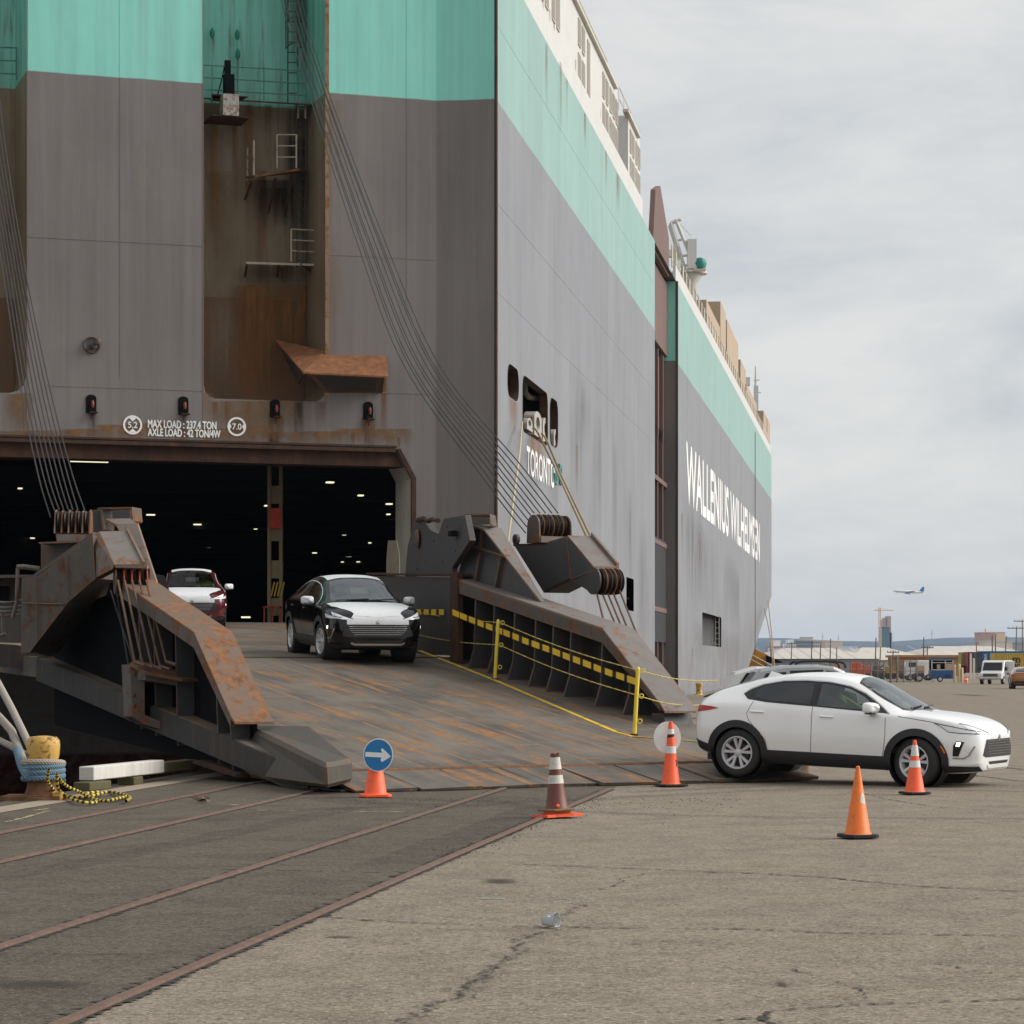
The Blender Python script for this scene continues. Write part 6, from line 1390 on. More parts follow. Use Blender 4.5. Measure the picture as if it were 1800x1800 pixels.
ribbon([(560, 1402), (640, 1412), (760, 1416), (900, 1412)], .3, tm.m); ribbon([(330, 1445), (520, 1425), (700, 1418)], .25, tm.m); ribbon([(0, 1545), (240, 1500), (480, 1450), (620, 1420)], .2, tm.m); ribbon([(700, 1520), (800, 1483), (900, 1445), (960, 1420)], .35, tm.m)
# grit along the nearest rail and by the ramp foot
random.seed(9); b = MB()
for k in range(900):
    if k < 450:
        t = random.random(); p = G(760+t*300, 1500-t*105+random.gauss(0, 9)+12)
    else:
        p = G(random.uniform(600, 1300), 1404+random.expovariate(.08)*random.choice((1, 1, .4)))
    r = random.uniform(.004, .013); b.add([p+V((r, 0, .005)), p+V((-r*.6, r, .005)), p+V((-r*.6, -r, .005)), p+V((0, 0, .005+r))], [(0,1,3),(1,2,3),(2,0,3)])
o = b.out('loose_grit', simple('loose grit', (.05, .043, .036), .95, var=.5, scale=30)); o['kind'] = 'stuff'; o['label'] = 'loose dark grit scattered near the rail and ramp foot'
# ================================================================== bollard, ropes, timbers, cones
bol_c = G(76, 1406); bollard = thing('bollard', bol_c, 'rusty yellow mooring bollard wrapped in blue rope at the quay edge', 'bollard')
yb = NB('rust flaked yellow'); v_ = yb.obj(); n_ = yb.noise(v_, 7, 8, .7, .5)
yb.col(yb.mix(yb.ramp(n_, [(.52, 0), (.62, 1)]), yb.ramp(yb.noise(v_, 3, 4), [(.3, (.50, .27, .05)), (.7, (.62, .40, .10))]), (.12, .05, .02))); yb.set(Roughness=.6); yb.bump(n_, .4, .02)
b = MB(); b.lathe([(.20, .14), (.19, .24), (.175, .45), (.185, .50), (.205, .58), (.212, .70), (.205, .76), (.17, .80), (.05, .815)], seg=32); b.out('head', yb.m, bollard, True, True)
b = MB(); b.lathe([(.36, 0), (.34, .04), (.24, .07), (.205, .15), (.20, .24)], seg=32); b.box((-.12, 0, .03), (.75, .6, .06)); b.out('base', rusty, bollard, True, True)
b = MB(); b.lathe([(.06, 0), (.055, .03), (.03, .045)], (-.05, -.20, .47), (0, -1, 0), 14); b.out('boss', yb.m, bollard, True, True)
b = MB(); b.box((.22, -.22, .06), (.12, .1, .12)); b.out('nut', yb.m, bollard, local=True, bevel=.015)
def rope_mat(name, c1, c2, sc):
    b = NB(name); v = b.obj(); wv_ = b.n('ShaderNodeTexWave', wave_type='BANDS', bands_direction='DIAGONAL'); b.l(v, wv_.inputs['Vector']); wv_.inputs['Scale'].default_value = sc; wv_.inputs['Distortion'].default_value = 1.5
    b.col(b.mix(wv_.outputs['Fac'], c1, c2)); b.set(Roughness=.9); b.bump(wv_.outputs['Fac'], .6, .01); return b.m
rope_blue = rope_mat('weathered blue rope', (.065, .15, .24), (.16, .23, .27), 14)
rope_tan = rope_mat('weathered tan rope', (.26, .22, .18), (.42, .37, .31), 14)
b = MB(); pts = []
for k in range(0, 3*24+1):
    a = 2*math.pi*k/24; pts.append(V((math.cos(a)*.245, math.sin(a)*.245, .24+k/72*.20)))
b.tube(pts, .042, 8); w1 = b.out('rope_wrap', rope_blue, None, True); w1.location = bol_c; tag(w1, 'blue mooring rope turns wound round the yellow bollard', 'rope')
b = MB(); pts = [V((math.cos(2*math.pi*k/24)*.25, math.sin(2*math.pi*k/24)*.25, .47-.02*math.sin(2*math.pi*k/24))) for k in range(25)]
b.tube(pts, .04, 8); w2 = b.out('rope_eye', rope_tan, None, True); w2.location = bol_c; tag(w2, 'grey rope eye lying on top of the blue turns round the bollard', 'rope')
for pts, lab, r in (([(-120, 985, 108), (0, 1207, 128), (30, 1265, 133), (52, 1312, 136), (62, 1345, 138)], 'steepest of three thick mooring ropes leading up from the yellow bollard', .05),
                    ([(-140, 1120, 116), (0, 1262, 130), (25, 1297, 134), (38, 1330, 137), (50, 1358, 139)], 'middle of three thick mooring ropes leading up from the yellow bollard', .055),
                    ([(-140, 1232, 122), (0, 1302, 132), (25, 1315, 134), (48, 1330, 136), (60, 1350, 138)], 'lowest and flattest of three thick mooring ropes at the yellow bollard', .045)):
    b = MB(); b.tube(catmull([P(*p) for p in pts], 8), r, 10); tag(b.out('mooring_rope', rope_tan, None, True), lab, 'rope', 'mooring ropes on the near bollard')
b = MB(); b.tube(catmull([P(31, 1318, 136.5), P(38, 1345, 138), P(48, 1362, 139.5)], 5), .06, 10); tag(b.out('rope_whipping', rope_blue, None, True), 'blue wrapped lower end of a mooring rope beside the bollard', 'rope')
cm = rope_mat('yellow and black line', (.62, .45, .05), (.015, .015, .015), 42)
cm_y = simple('yellow line', (.62, .45, .05), .8); cm_k = simple('black line', (.015, .015, .015), .8)
random.seed(5)
for i, px in enumerate(([(86,1352),(84,1372),(95,1388),(110,1396),(135,1402),(165,1398),(190,1392),(215,1396),(229,1402),(222,1408)], [(105,1370),(118,1382),(140,1392),(160,1402),(182,1408),(205,1404),(222,1400)], [(100,1360),(102,1385),(118,1400),(145,1410),(170,1409),(150,1396),(175,1392)])):
    pts = []
    for k, (x, y) in enumerate(px):
        z = max(.03, .40-.13*k) if k < 3 else .03+.02*(k % 2); pts.append(P(x, y, (y-YH)/(H-z) if k >= 3 else 141-k))
    b = MB(); c_ = catmull(pts, 14); b.tube(c_, .02, 7, cap=False); b.m = [(k//14) % 2 for k in range(len(b.f))]; tag(b.out('tie_line', [cm_y, cm_k], None, True), ['yellow and black line trailing farthest from the bollard', 'yellow and black line looped in the middle of the heap', 'yellow and black line coiled closest to the bollard base'][i], 'rope', 'yellow and black lines by the bollard')
timber_w = weathered('white painted timber', (.62, .59, .54), .75, .06, .35, (.2, .14, .08), 2)
timber_g = weathered('mossy timber', (.10, .085, .035), .9, .25, .5, (.05, .07, .02), 2)
def timber(x0, y0, x1, y1, h, w_, lab, m, name='timber_baulk', zb=0.0):
    p, q = G(x0, y0), G(x1, y1); d = (q-p); l_ = d.length; d.normalize(); n = V((-d.y, d.x, 0)); b = MB(); b.box((p+q)/2+n*w_/2+UZ*(zb+h/2), (l_, w_, h), (d, n, UZ)); return tag(b.out(name, m, None, bevel=.012), lab, 'timber')
timber(165, 1389, 289, 1374, .19, .22, 'white painted timber baulk on the quay edge', timber_w, zb=.13)
timber(289, 1374, 345, 1367, .15, .2, 'mossy green timber baulk continuing the white one', timber_g, zb=.13)
timber(158, 1391, 196, 1387, .12, .25, 'short mossy block under the left end of the white baulk', timber_g, 'timber_block')
timber(236, 1381, 252, 1379, .12, .25, 'short dark block under the right end of the white baulk', timber_g, 'timber_block')
# crumpled brown debris and a clear plastic cup
random.seed(12); c = G(350, 1412); b = MB()
for k in range(9):
    a = R(-60+k*26); l_ = random.uniform(.10, .17); p0 = V((0, 0, .02)); p1 = V((math.cos(a)*l_*1.1, math.sin(a)*l_*.7, random.uniform(.01, .09))); s_ = V((-math.sin(a), math.cos(a), 0))*.035
    b.add([p0-s_*.4, p0+s_*.4, p1+s_, p1-s_, p0+UZ*.035, p1*.6+UZ*.05], [(0,1,4),(4,1,2,5),(4,5,3,0),(5,2,3)])
o = b.out('dead_leaf_clump', simple('dry brown debris', (.13, .085, .06), .9, var=.4), None); o.location = c; tag(o, 'crumpled dry brown debris lying between the far rails', 'debris')
cupm = NB('cloudy clear plastic'); cupm.col((.75, .78, .8)); cupm.set(Roughness=.25, Transmission_Weight=.7, IOR=1.25)
cp = thing('plastic_cup', G(967, 1631), 'crushed clear plastic cup lying on the pale asphalt', 'litter')
b = MB(); ax_ = V((.75, -.6, .1)).normalized(); pr = [(.032, 0), (.036, .004), (.038, .03), (.043, .06), (.040, .075), (.046, .095), (.048, .10), (.044, .098), (.034, .03), (.03, .006)]
b.lathe(pr, V((-.035, .02, .046)), ax_, 20)
for i, q in enumerate(b.v): b.v[i] = q+V((.004*math.sin(q.y*140), 0, .004*math.sin(q.x*170)))
b.out('cup_wall', cupm.m, cp, True, True)
b = MB(); b.lathe([(.049, 0), (.051, .003), (.049, .006)], V((-.035, .02, .046))+ax_*.098, ax_, 20, cap=False); b.out('cup_lip', cupm.m, cp, True, True)
# ---- cones
def cone_mat(name, c, dirt):
    b = NB(name); v = b.obj(); n = b.noise(v, 9, 7, .7); b.col(b.mix(b.ramp(n, [(.5, 0), (.75, dirt)]), c, tuple(x*.35+.02 for x in c))); b.set(Roughness=.5); b.bump(b.noise(v, 40, 3), .15, .003); return b.m
co_red = cone_mat('fluorescent red orange cone', (.90, .115, .030), .45); co_or = cone_mat('plain orange cone', (.80, .17, .015), .65); co_br = cone_mat('faded brown cone', (.14, .035, .02), .6)
co_wh = cone_mat('reflective white sleeve', (.66, .65, .62), .35); co_gr = cone_mat('grubby white sleeve', (.60, .57, .50), .7); rubber = simple('black rubber base', (.018, .017, .016), .8)
def cone(loc, lab, hgt, rb, rt, bands, body_m, base_m, bw, base_h=.035, top_cut=None, tilt=0, rz=.3):
    """bands: (z0, z1, material); everything between is body"""
    t = thing('traffic_cone', loc, lab, 'cone', 'traffic cones on the quay', rotz=rz)
    rad = lambda z: rb+(rt-rb)*z/hgt
    segs = []; z = base_h
    for z0, z1, m in bands: segs += [(z, z0, body_m, 'cone_body'), (z0, z1, m, 'reflective_band')]; z = z1
    segs.append((z, hgt, body_m, 'cone_body'))
    for z0, z1, m, nm in segs:
        if z1-z0 < .004: continue
        e = .0035 if nm == 'reflective_band' else 0
        b = MB(); pr = [(rad(z0)+e, z0), (rad(z1)+e, z1)]
        if z1 >= hgt-1e-6 and not top_cut: pr += [(rad(z1)-.008, z1+.006), (rad(z1)-.012, z1-.01)]
        if z0 <= base_h+1e-6: pr = [(rad(z0)+.02, z0), (rad(z0)+.004, z0+.02)]+pr[1:] if pr[0][1]+.02 < pr[1][1] else pr
        b.lathe(pr, seg=28, cap=False)
        if top_cut and z1 >= hgt-1e-6:
            for i, q in enumerate(b.v):
                if q.z > hgt-.02: q.z += .035*math.sin(i*2.1)+.015*math.cos(i*5.3)
        b.out(nm, m, t, True, True)
    b = MB(); h_ = bw/2; k = bw*.14
    b.prism([V((x_, y_, 0)) for x_, y_ in ((h_, -h_+k), (h_, h_-k), (h_-k, h_), (-h_+k, h_), (-h_, h_-k), (-h_, -h_+k), (-h_+k, -h_), (h_-k, -h_))], UZ*base_h); b.out('cone_base', base_m, t, local=True, bevel=.006)
    return t
GZ = V((0, 0, .012))
c1 = cone(G(660, 1402)+GZ, 'red orange cone holding a blue arrow sign beside the ramp toe', .71, .145, .04, [], co_red, co_red, .40, rz=.15)
c2 = cone(G(979, 1438)+GZ+UZ*.07, 'broken brown cone with dirty white bands on a cracked orange base', .62, .122, .05, [(.305, .40, co_gr), (.465, .60, co_gr)], co_br, weathered('brown board', (.20, .13, .06), .9, .3, .4), .36, .025, True, rz=.5)
c2.rotation_euler = (R(-2), R(-1.5), .5)
b = MB()
for (x0, x1, y0, rzv) in ((-.24, -.05, -.02, .1), (-.08, .12, -.03, -.1), (.06, .24, .0, .12)):
    m_ = Matrix.Rotation(rzv, 4, 'Z'); b.box((0, 0, 0), (0, 0, 0)); k = len(b.v)-8
    c_ = V(((x0+x1)/2, y0, -.05)); sx = x1-x0
    for i, q in enumerate([V((i*sx/2, j*.15, k_*.016)) for i in (-1, 1) for j in (-1, 1) for k_ in (-1, 1)]): b.v[k+i] = c_+(m_ @ q)
b.box((-.0, 0, -.025), (.24, .2, .04)); b.out('cracked_base', co_red, c2, local=True)
b = MB(); b.lathe([(.022, 0), (.018, .015), (.004, .02)], V((-.06, -.125, .06)), (0, -1, 0), 12); b.out('reflector_stud', co_red, c2, True, True)
c3 = cone(G(1179, 1383)+GZ, 'tall red orange cone carrying a white sign disc at the ramp foot', .90, .125, .028, [(.46, .56, co_wh), (.73, .80, co_wh)], co_red, rubber, .42, .03)
c4 = cone(G(1508, 1474)+GZ, 'plain orange cone with torn white sticker and black scuffs, nearest the camera', .70, .125, .018, [], co_or, rubber, .345, .035)
c5 = cone(G(1608, 1397)+GZ, 'red orange cone with two white bands in front of the white car wheel', .705, .128, .022, [(.35, .44, co_wh), (.50, .645, co_wh)], co_red, rubber, .355, .03)
def cone_skin(t, poly, hgt, rb, rt, mat, name):
    """patch wrapped on the front of a cone: (angle deg from camera-facing, height)"""
    pp = []
    for i in range(len(poly)):
        p0, p1 = V(poly[i]), V(poly[(i+1) % len(poly)]); n = max(1, int(abs(p1.x-p0.x)/6))
        pp += [tuple(p0.lerp(p1, k/n)) for k in range(n)]
    vs, fs = cdt(pp, (), (6.0, .03)); b = MB()
    rz = t.rotation_euler.z
    for a, z in vs:
        r = rb+(rt-rb)*z/hgt+.0045; an = R(-90+a)-rz; b.v.append(V((math.cos(an)*r, math.sin(an)*r, z)))
    b.f = fs; b.m = [0]*len(fs); return b.out(name, mat, t, local=True)
cone_skin(c4, [(10, .345), (58, .33), (60, .42), (40, .44), (34, .46), (28, .43), (18, .425), (14, .39)], .70, .125, .018, co_gr, 'torn_sticker')
random.seed(4)
for k in range(7):
    a, z = random.uniform(-20, 42), random.uniform(.10, .19)
    cone_skin(c4, [(a-random.uniform(3, 9), z), (a, z-.018), (a+random.uniform(4, 12), z-.005), (a+6, z+.022), (a-2, z+random.uniform(.01, .04))], .70, .125, .018, rubber, 'scuff')
cone_skin(c4, [(-14, .105), (40, .10), (42, .108), (-12, .113)], .70, .125, .018, rubber, 'scuff')
cone_skin(c3, [(-70, .675), (70, .70), (70, .735), (-70, .715)], .90, .125, .028, rubber, 'black_tape')
cone_skin(c3, [(48, .28), (62, .27), (66, .36), (50, .38)], .90, .125, .028, rubber, 'scuff')
def disc_sign(t, c, rx, rz_, tilt, face, name, back=False):
    b = MB(); n = 40
    ring = [V((rx*math.cos(2*math.pi*k/n), 0, rz_*math.sin(2*math.pi*k/n))) for k in range(n)]; M_ = Matrix.Rotation(R(tilt), 4, 'Y')
    b.prism([c+(M_ @ p) for p in ring], V((0, .012, 0))); o = b.out(name, face, t, local=True); return o, M_
b1 = simple('traffic sign blue', (.010, .165, .40), .4, var=.05); wsign = simple('sign white', (.74, .75, .74), .45, var=.04)
t = thing('direction_sign', G(663, 1402)+V((0, -.13, 0)), 'round blue sign with white right arrow fixed on the cone by the ramp toe', 'sign')
cz = .555; cc = V((.02, -.01, cz)); o, M_ = disc_sign(t, cc, .193, .214, 4, wsign, 'sign_rim')
b = MB(); n = 40; b.prism([cc+(M_ @ V((.180*math.cos(2*math.pi*k/n), 0, .201*math.sin(2*math.pi*k/n)))) for k in range(n)], V((0, -.004, 0))); b.out('sign_face', b1, o, local=True)
arrow = [(-.165, -.032), (.045, -.028), (.035, -.062), (.05, -.085), (.062, -.083), (.165, -.008), (.055, .088), (.035, .085), (.032, .068), (.052, .032), (-.165, .028)]
b = MB(); b.prism([cc+(M_ @ V((x_, -.005, z_))) for x_, z_ in arrow], V((0, -.003, 0))); b.out('arrow', wsign, o, local=True)
t = thing('sign_disc', G(1175, 1383)+V((0, .09, 0)), 'plain white round sign back standing behind the tall cone', 'sign')
disc_sign(t, V((-.01, 0, .69)), .192, .225, 0, simple('sign back off white', (.82, .81, .78), .5), 'sign_plate'); b = MB(); b.box((0, .02, .47), (.03, .015, .35)); b.out('sign_bracket', steel_grey, t, local=True)
# ropes leading from the ship
def line(pts, r, lab, m, grp=None): b = MB(); b.tube(catmull(pts, 8), r, 7); return tag(b.out('mooring_rope', m, None, True), lab, 'rope', grp)
tanr = simple('tan hawser', (.30, .22, .12), .9, var=.3, scale=20)
line([spx(937, 753, DS-.3), spx(946, 762, DS-.7), spx(980, 832, DS-.9), P(1031, 942, 74), P(1075, 1040, 90)], .033, 'left of two brown hawsers running from the mooring opening to the quay', tanr)
line([spx(952, 762, DS-.3), spx(961, 775, DS-.7), spx(988, 838, DS-.9), P(1038, 942, 74), P(1080, 1035, 90)], .033, 'right of two brown hawsers running from the mooring opening to the quay', tanr)
line([spx(918, 742, DS-.2), spx(913, 800, DS-.6), spx(905, 860, DS-1.2), P(892, 960, 68)], .03, 'thin pale heaving line hanging in front of the hull corner', simple('pale line', (.45, .38, .24), .9))
line([P(1350, 1056, 19), P(1356, 1110, 21), P(1362, 1180, 24)], .045, 'right of two bow mooring lines beyond the white car', tanr); line([P(1344, 1070, 19), P(1354, 1120, 21), P(1359, 1180, 24)], .045, 'left of two bow mooring lines beyond the white car', tanr)
# ================================================================== far quay, yard and city
def gs(y): return (y-YH)/H
def flat_building(x0, x1, ytop, s, lab, mat, cat='building', name='far_building', ybot=None, depth=25, win=None, roof=None):
    p, q = P(x0, ytop, s), P(x1, ytop, s); t = thing(name, (p.x, p.y, 0), lab, cat); zb = 0
    b = MB(); b.prism([V((p.x, p.y, zb)), V((q.x, p.y, zb)), V((q.x, p.y+depth, zb)), V((p.x, p.y+depth, zb))], UZ*(p.z-zb)); b.out('wall', mat, t)
    b = MB(); b.prism([V((p.x-.4, p.y-.4, p.z)), V((q.x+.4, p.y-.4, p.z)), V((q.x+.4, p.y+depth, p.z)), V((p.x-.4, p.y+depth, p.z))], UZ*(p.z*.02+.3)); b.out('roof', roof or mat, t)
    if win:
        nx, nz, m, z0 = win
        for i in range(nx):
            for j in range(nz):
                b = MB(); wx = (q.x-p.x)/nx; hz = (p.z-z0)/nz
                b.box((p.x+wx*(i+.5), p.y-.05, z0+hz*(j+.5)), (wx*.62, .2, hz*.5)); b.out('window', m, t)
    return t
hz_grey = simple('far grey concrete', (.34, .34, .35), .8); hz_pale = simple('far pale wall', (.70, .64, .56), .8); hz_tan = simple('far tan wall', (.72, .55, .38), .8); hz_white = simple('far white wall', (.85, .85, .85), .8); hz_pink = simple('far pink brick', (.55, .36, .33), .8)
hz_glass = simple('far tower glass', (.10, .19, .24), .25); hz_win = simple('far window dark', (.10, .11, .13), .3); roof_m = weathered('pale corrugated roof', (.52, .48, .43), .8, .08, .25, (.25, .16, .1), .1)
hill_m = NB('wooded far hills'); hn = hill_m.noise(hill_m.pos(), .012, 6); hill_m.col(hill_m.ramp(hn, [(.3, (.030, .045, .055)), (.7, (.055, .075, .085))])); hill_m.set(Roughness=1.0)
# hills as one long ridge
random.seed(20); b = MB(); n = 90; s_ = 4500/9000.0; prev = None
for i in range(n+1):
    x = -9000+18000*i/n; h_ = 98+10*math.sin(i*.7)+7*math.sin(i*1.9+1)+random.uniform(-3, 3)
    b.v += [V((x, 8700, -3)), V((x, 9000, h_*.8)), V((x, 9400, h_)), V((x, 9900, -3))]
b.f = [(i*4+k, (i+1)*4+k, (i+1)*4+k+1, i*4+k+1) for i in range(n) for k in range(3)]; b.m = [0]*len(b.f); struct(b.out('far_hills', hill_m.m))
b = MB(); b.add([V((-12000, 4600, -1)), V((12000, 4600, -1)), V((12000, 9200, -1)), V((-12000, 9200, -1))], [(0,1,2,3)]); struct(b.out('far_plain', simple('far plain', (.12, .12, .11), .9)))
flat_building(1401, 1428, 1127, 1.6, 'grey slab office block far behind the white car roof rack', hz_grey, win=(9, 5, hz_win, 10)); flat_building(1410, 1429, 1121, 1.55, 'taller pale penthouse block behind the grey slab in the city', hz_pale)
flat_building(1429, 1449, 1127, 1.6, 'pale gridded office block in the far city', hz_pale, win=(5, 5, hz_win, 10)); flat_building(1450, 1481, 1128, 1.65, 'tan low block with stepped top in the far city', hz_tan, win=(6, 3, hz_pale, 12)); flat_building(1481, 1508, 1137, 1.7, 'long low white shed in the far city', hz_white)
flat_building(1381, 1399, 1133, 1.7, 'white stepped hospital block in the far city', hz_white, win=(4, 3, hz_grey, 8)); flat_building(1385, 1395, 1126, 1.68, 'white upper tower of the stepped block in the far city', hz_white); flat_building(1349, 1376, 1137, 1.7, 'reddish low block left of the white stepped block', hz_pink, win=(6, 2, hz_white, 8)); flat_building(1360, 1372, 1127, 1.69, 'small white block above the reddish one', hz_white)
tw = flat_building(1550, 1564, 1104, 1.9, 'glass tower under construction with a red upper frame', hz_glass, depth=20, win=(4, 9, simple('far tower band', (.16, .27, .32), .3), 14)); 
for (x0, x1, yt, m, nm) in ((1553, 1559, 1086, hz_grey, 'core'), (1558, 1566, 1083, hz_pink, 'upper_frame'), (1549, 1553, 1089, hz_pink, 'side_frame'), (1563, 1568, 1112, hz_grey, 'hoist_tower')):
    p, q = P(x0, yt, 1.89), P(x1, yt, 1.89); b = MB(); b.prism([V((p.x, p.y-1, 0)), V((q.x, p.y-1, 0)), V((q.x, p.y+8, 0)), V((p.x, p.y+8, 0))], UZ*p.z); b.out(nm, m, tw)
p = P(1546.5, 1068, 2.0); t = thing('tower_crane', (p.x, p.y, 0), 'tan tower crane standing left of the unfinished glass tower', 'crane'); b = MB()
for dx in (-.8, .8): b.tube([V((p.x+dx, p.y, 0)), V((p.x+dx, p.y, p.z))], .35, 5)
for k in range(20): b.tube([V((p.x-.8, p.y, p.z*k/20)), V((p.x+.8, p.y, p.z*(k+1)/20))], .2, 4)
b.out('mast', hz_tan, t); b = MB(); z = H+(YH-1072.5)/2.0; b.tube([V((p.x-5, p.y, z)), V((p.x+12, p.y, z))], .4, 5); b.tube([V((p.x, p.y, p.z)), V((p.x+9, p.y, z))], .12, 4); b.tube([V((p.x, p.y, p.z)), V((p.x-4, p.y, z))], .12, 4); b.out('jib', hz_tan, t)
bb = flat_building(1723, 1766, 1113, 2.2, 'pink and cream factory block far right with a chimney', hz_pink, win=(6, 3, simple('far pale window', (.42, .33, .31), .5), 8))
p = P(1735, 1105, 2.2); b = MB(); b.tube([V((p.x, p.y+5, 20)), V((p.x, p.y+5, p.z))], [1.2, .9], 8); b.out('chimney', hz_tan, bb); p, q = P(1748, 1113, 2.21), P(1767, 1113, 2.21); b = MB(); b.box(((p.x+q.x)/2, p.y-.4, p.z*.5), (q.x-p.x, .4, p.z)); b.out('cream_bay', hz_tan, bb)
flat_building(1733, 1780, 1128, 2.4, 'cluster of pale tanks and sheds before the pink factory', hz_pale); flat_building(1700, 1722, 1136, 2.3, 'tiny white shed row left of the pink factory', hz_white); flat_building(1780, 1830, 1131, 2.4, 'grey roofs at the far right edge of the city', hz_grey)
# airport mast
for x, yt, lab in ((1446, 1113, 'thin grey radio mast above the far city blocks'), (1638, 1107, 'thin grey radio mast on the far hills'), (1474, 1116, 'short dish mast on the tan city block')):
    p = P(x, yt, 1.5); b = MB(); b.tube([V((p.x, p.y, 0)), p], [.6, .25], 5); b.tube([p-UZ*4-V((1.2, 0, 0)), p-UZ*4+V((1.2, 0, 0))], .25, 4); tag(b.out('radio_mast', hz_grey), lab, 'mast')
# warehouses
def shed(x0, x1, yridge, yeave, s, lab, mat_r, mat_w, depth=60):
    p, q = P(x0, yeave, s), P(x1, yeave, s); r = P(x0, yridge, s*.92); t = thing('warehouse', (p.x, p.y, 0), lab, 'warehouse')
    b = MB(); b.prism([V((p.x, p.y, 0)), V((q.x, p.y, 0)), V((q.x, p.y+depth, 0)), V((p.x, p.y+depth, 0))], UZ*p.z); b.out('wall', mat_w, t)
    b = MB(); zr = r.z; b.add([V((p.x-1, p.y-1, p.z)), V((q.x+1, p.y-1, p.z)), V((q.x-6, p.y+depth/2, zr)), V((p.x+6, p.y+depth/2, zr)), V((p.x-1, p.y+depth, p.z)), V((q.x+1, p.y+depth, p.z))], [(0,1,2,3),(3,2,5,4),(0,3,4),(1,5,2)]); b.out('roof', roof_m, t)
    b = MB(); n_ = int((q.x-p.x)/3)
    for k in range(n_): b.add([V((p.x+k*3, p.y-1.02, p.z+.05)), V((p.x+k*3+.12, p.y-1.02, p.z+.05)), V((p.x+k*3+.12, p.y+depth/2, zr+.05)), V((p.x+k*3, p.y+depth/2, zr+.05))], [(0,1,2,3)])
    b.out('roof_seam', mat_w, t); return t
shed(1352, 1545, 1140, 1158, 8.5, 'long pale roofed warehouse behind the white car', roof_m, hz_grey); shed(1500, 1640, 1139, 1160, 8.0, 'wide pale roofed warehouse behind the blue booth', roof_m, hz_pale); shed(1630, 1830, 1137, 1153, 7.4, 'pale roofed warehouse behind the stacked containers', roof_m, hz_pale)
flat_building(1581, 1693, 1155.5, 11.5, 'low orange brown shed behind the fence and booth', weathered('orange brown cladding', (.40, .20, .075), .8, .3, .3, scale=.3), name='low_shed', depth=12)
# utility poles
pole_m = simple('old pole timber', (.17, .13, .10), .9)
POLES = [(1355, 1122, 10, 0), (1392, 1128, 10, 1), (1427, 1127, 11, 0), (1443, 1129, 11, 0), (1460, 1123, 11, 0), (1471, 1138, 11, 0), (1540, 1121, 12, 0), (1548, 1137, 12, 0), (1570, 1143, 12, 1), (1624, 1120, 12, 0), (1630, 1135, 12, 1), (1716, 1129, 11, 0), (1744, 1116, 12, 0), (1750, 1114, 12, 0), (1769, 1118, 12, 0), (1787, 1101, 11, 2), (1797, 1089, 10, 2)]
for i, (x, yt, s, arm) in enumerate(POLES):
    p = P(x, yt, s); t = thing('utility_pole', (p.x, p.y, 0), ORD[i]+' utility pole from the left along the yard behind the ship and fence', 'pole', 'utility poles behind the yard')
    b = MB(); ln = random.uniform(-.3, .3); b.tube([V((p.x+ln, p.y, 0)), p], [.13, .08], 6); b.out('shaft', pole_m, t)
    if arm:
        b = MB(); wd_ = .9 if arm == 1 else 1.5; b.box(p-UZ*.3, (wd_*2, .12, .14)); 
        for dx in (-.9, -.4, .4, .9): b.box(p-UZ*.15+V((dx*wd_, 0, 0)), (.08, .08, .2))
        b.out('cross_arm', pole_m, t)
# light mast
# fence
s_ = 18.6; fx0, fx1 = 1484, 1612; t = thing('chain_link_fence', V((P(fx0, 1200, s_).x, F/s_, 0)), 'rusty chain link yard fence left of the blue booth', 'fence'); fm = simple('galvanised fence', (.22, .19, .17), .7, .2)
for k in range(12):
    p = P(fx0+(fx1-fx0)*k/11, 1200, s_); b = MB(); b.tube([V((p.x, p.y, 0)), V((p.x, p.y, 2.1+(.4 if k in (7, 8, 11) else 0)))], .05 if k not in (7, 8) else .11, 6); b.out('fence_post', fm, t)
b = MB(); p, q = P(fx0, 1200, s_), P(fx1, 1200, s_)
for z in (.1, 1.1, 2.05): b.tube([V((p.x, p.y, z)), V((q.x, p.y, z))], .03, 5)
b.out('fence_rail', fm, t); b = MB(); n_ = 60; L_ = q.x-p.x
for k in range(n_):
    x = p.x+L_*k/n_
    for sg in (1, -1): b.tube([V((x, p.y, 1.05-.95*sg)), V((x+1.0, p.y, 1.05+.95*sg))], .007, 3, cap=False)
b.out('chain_mesh', fm, t)
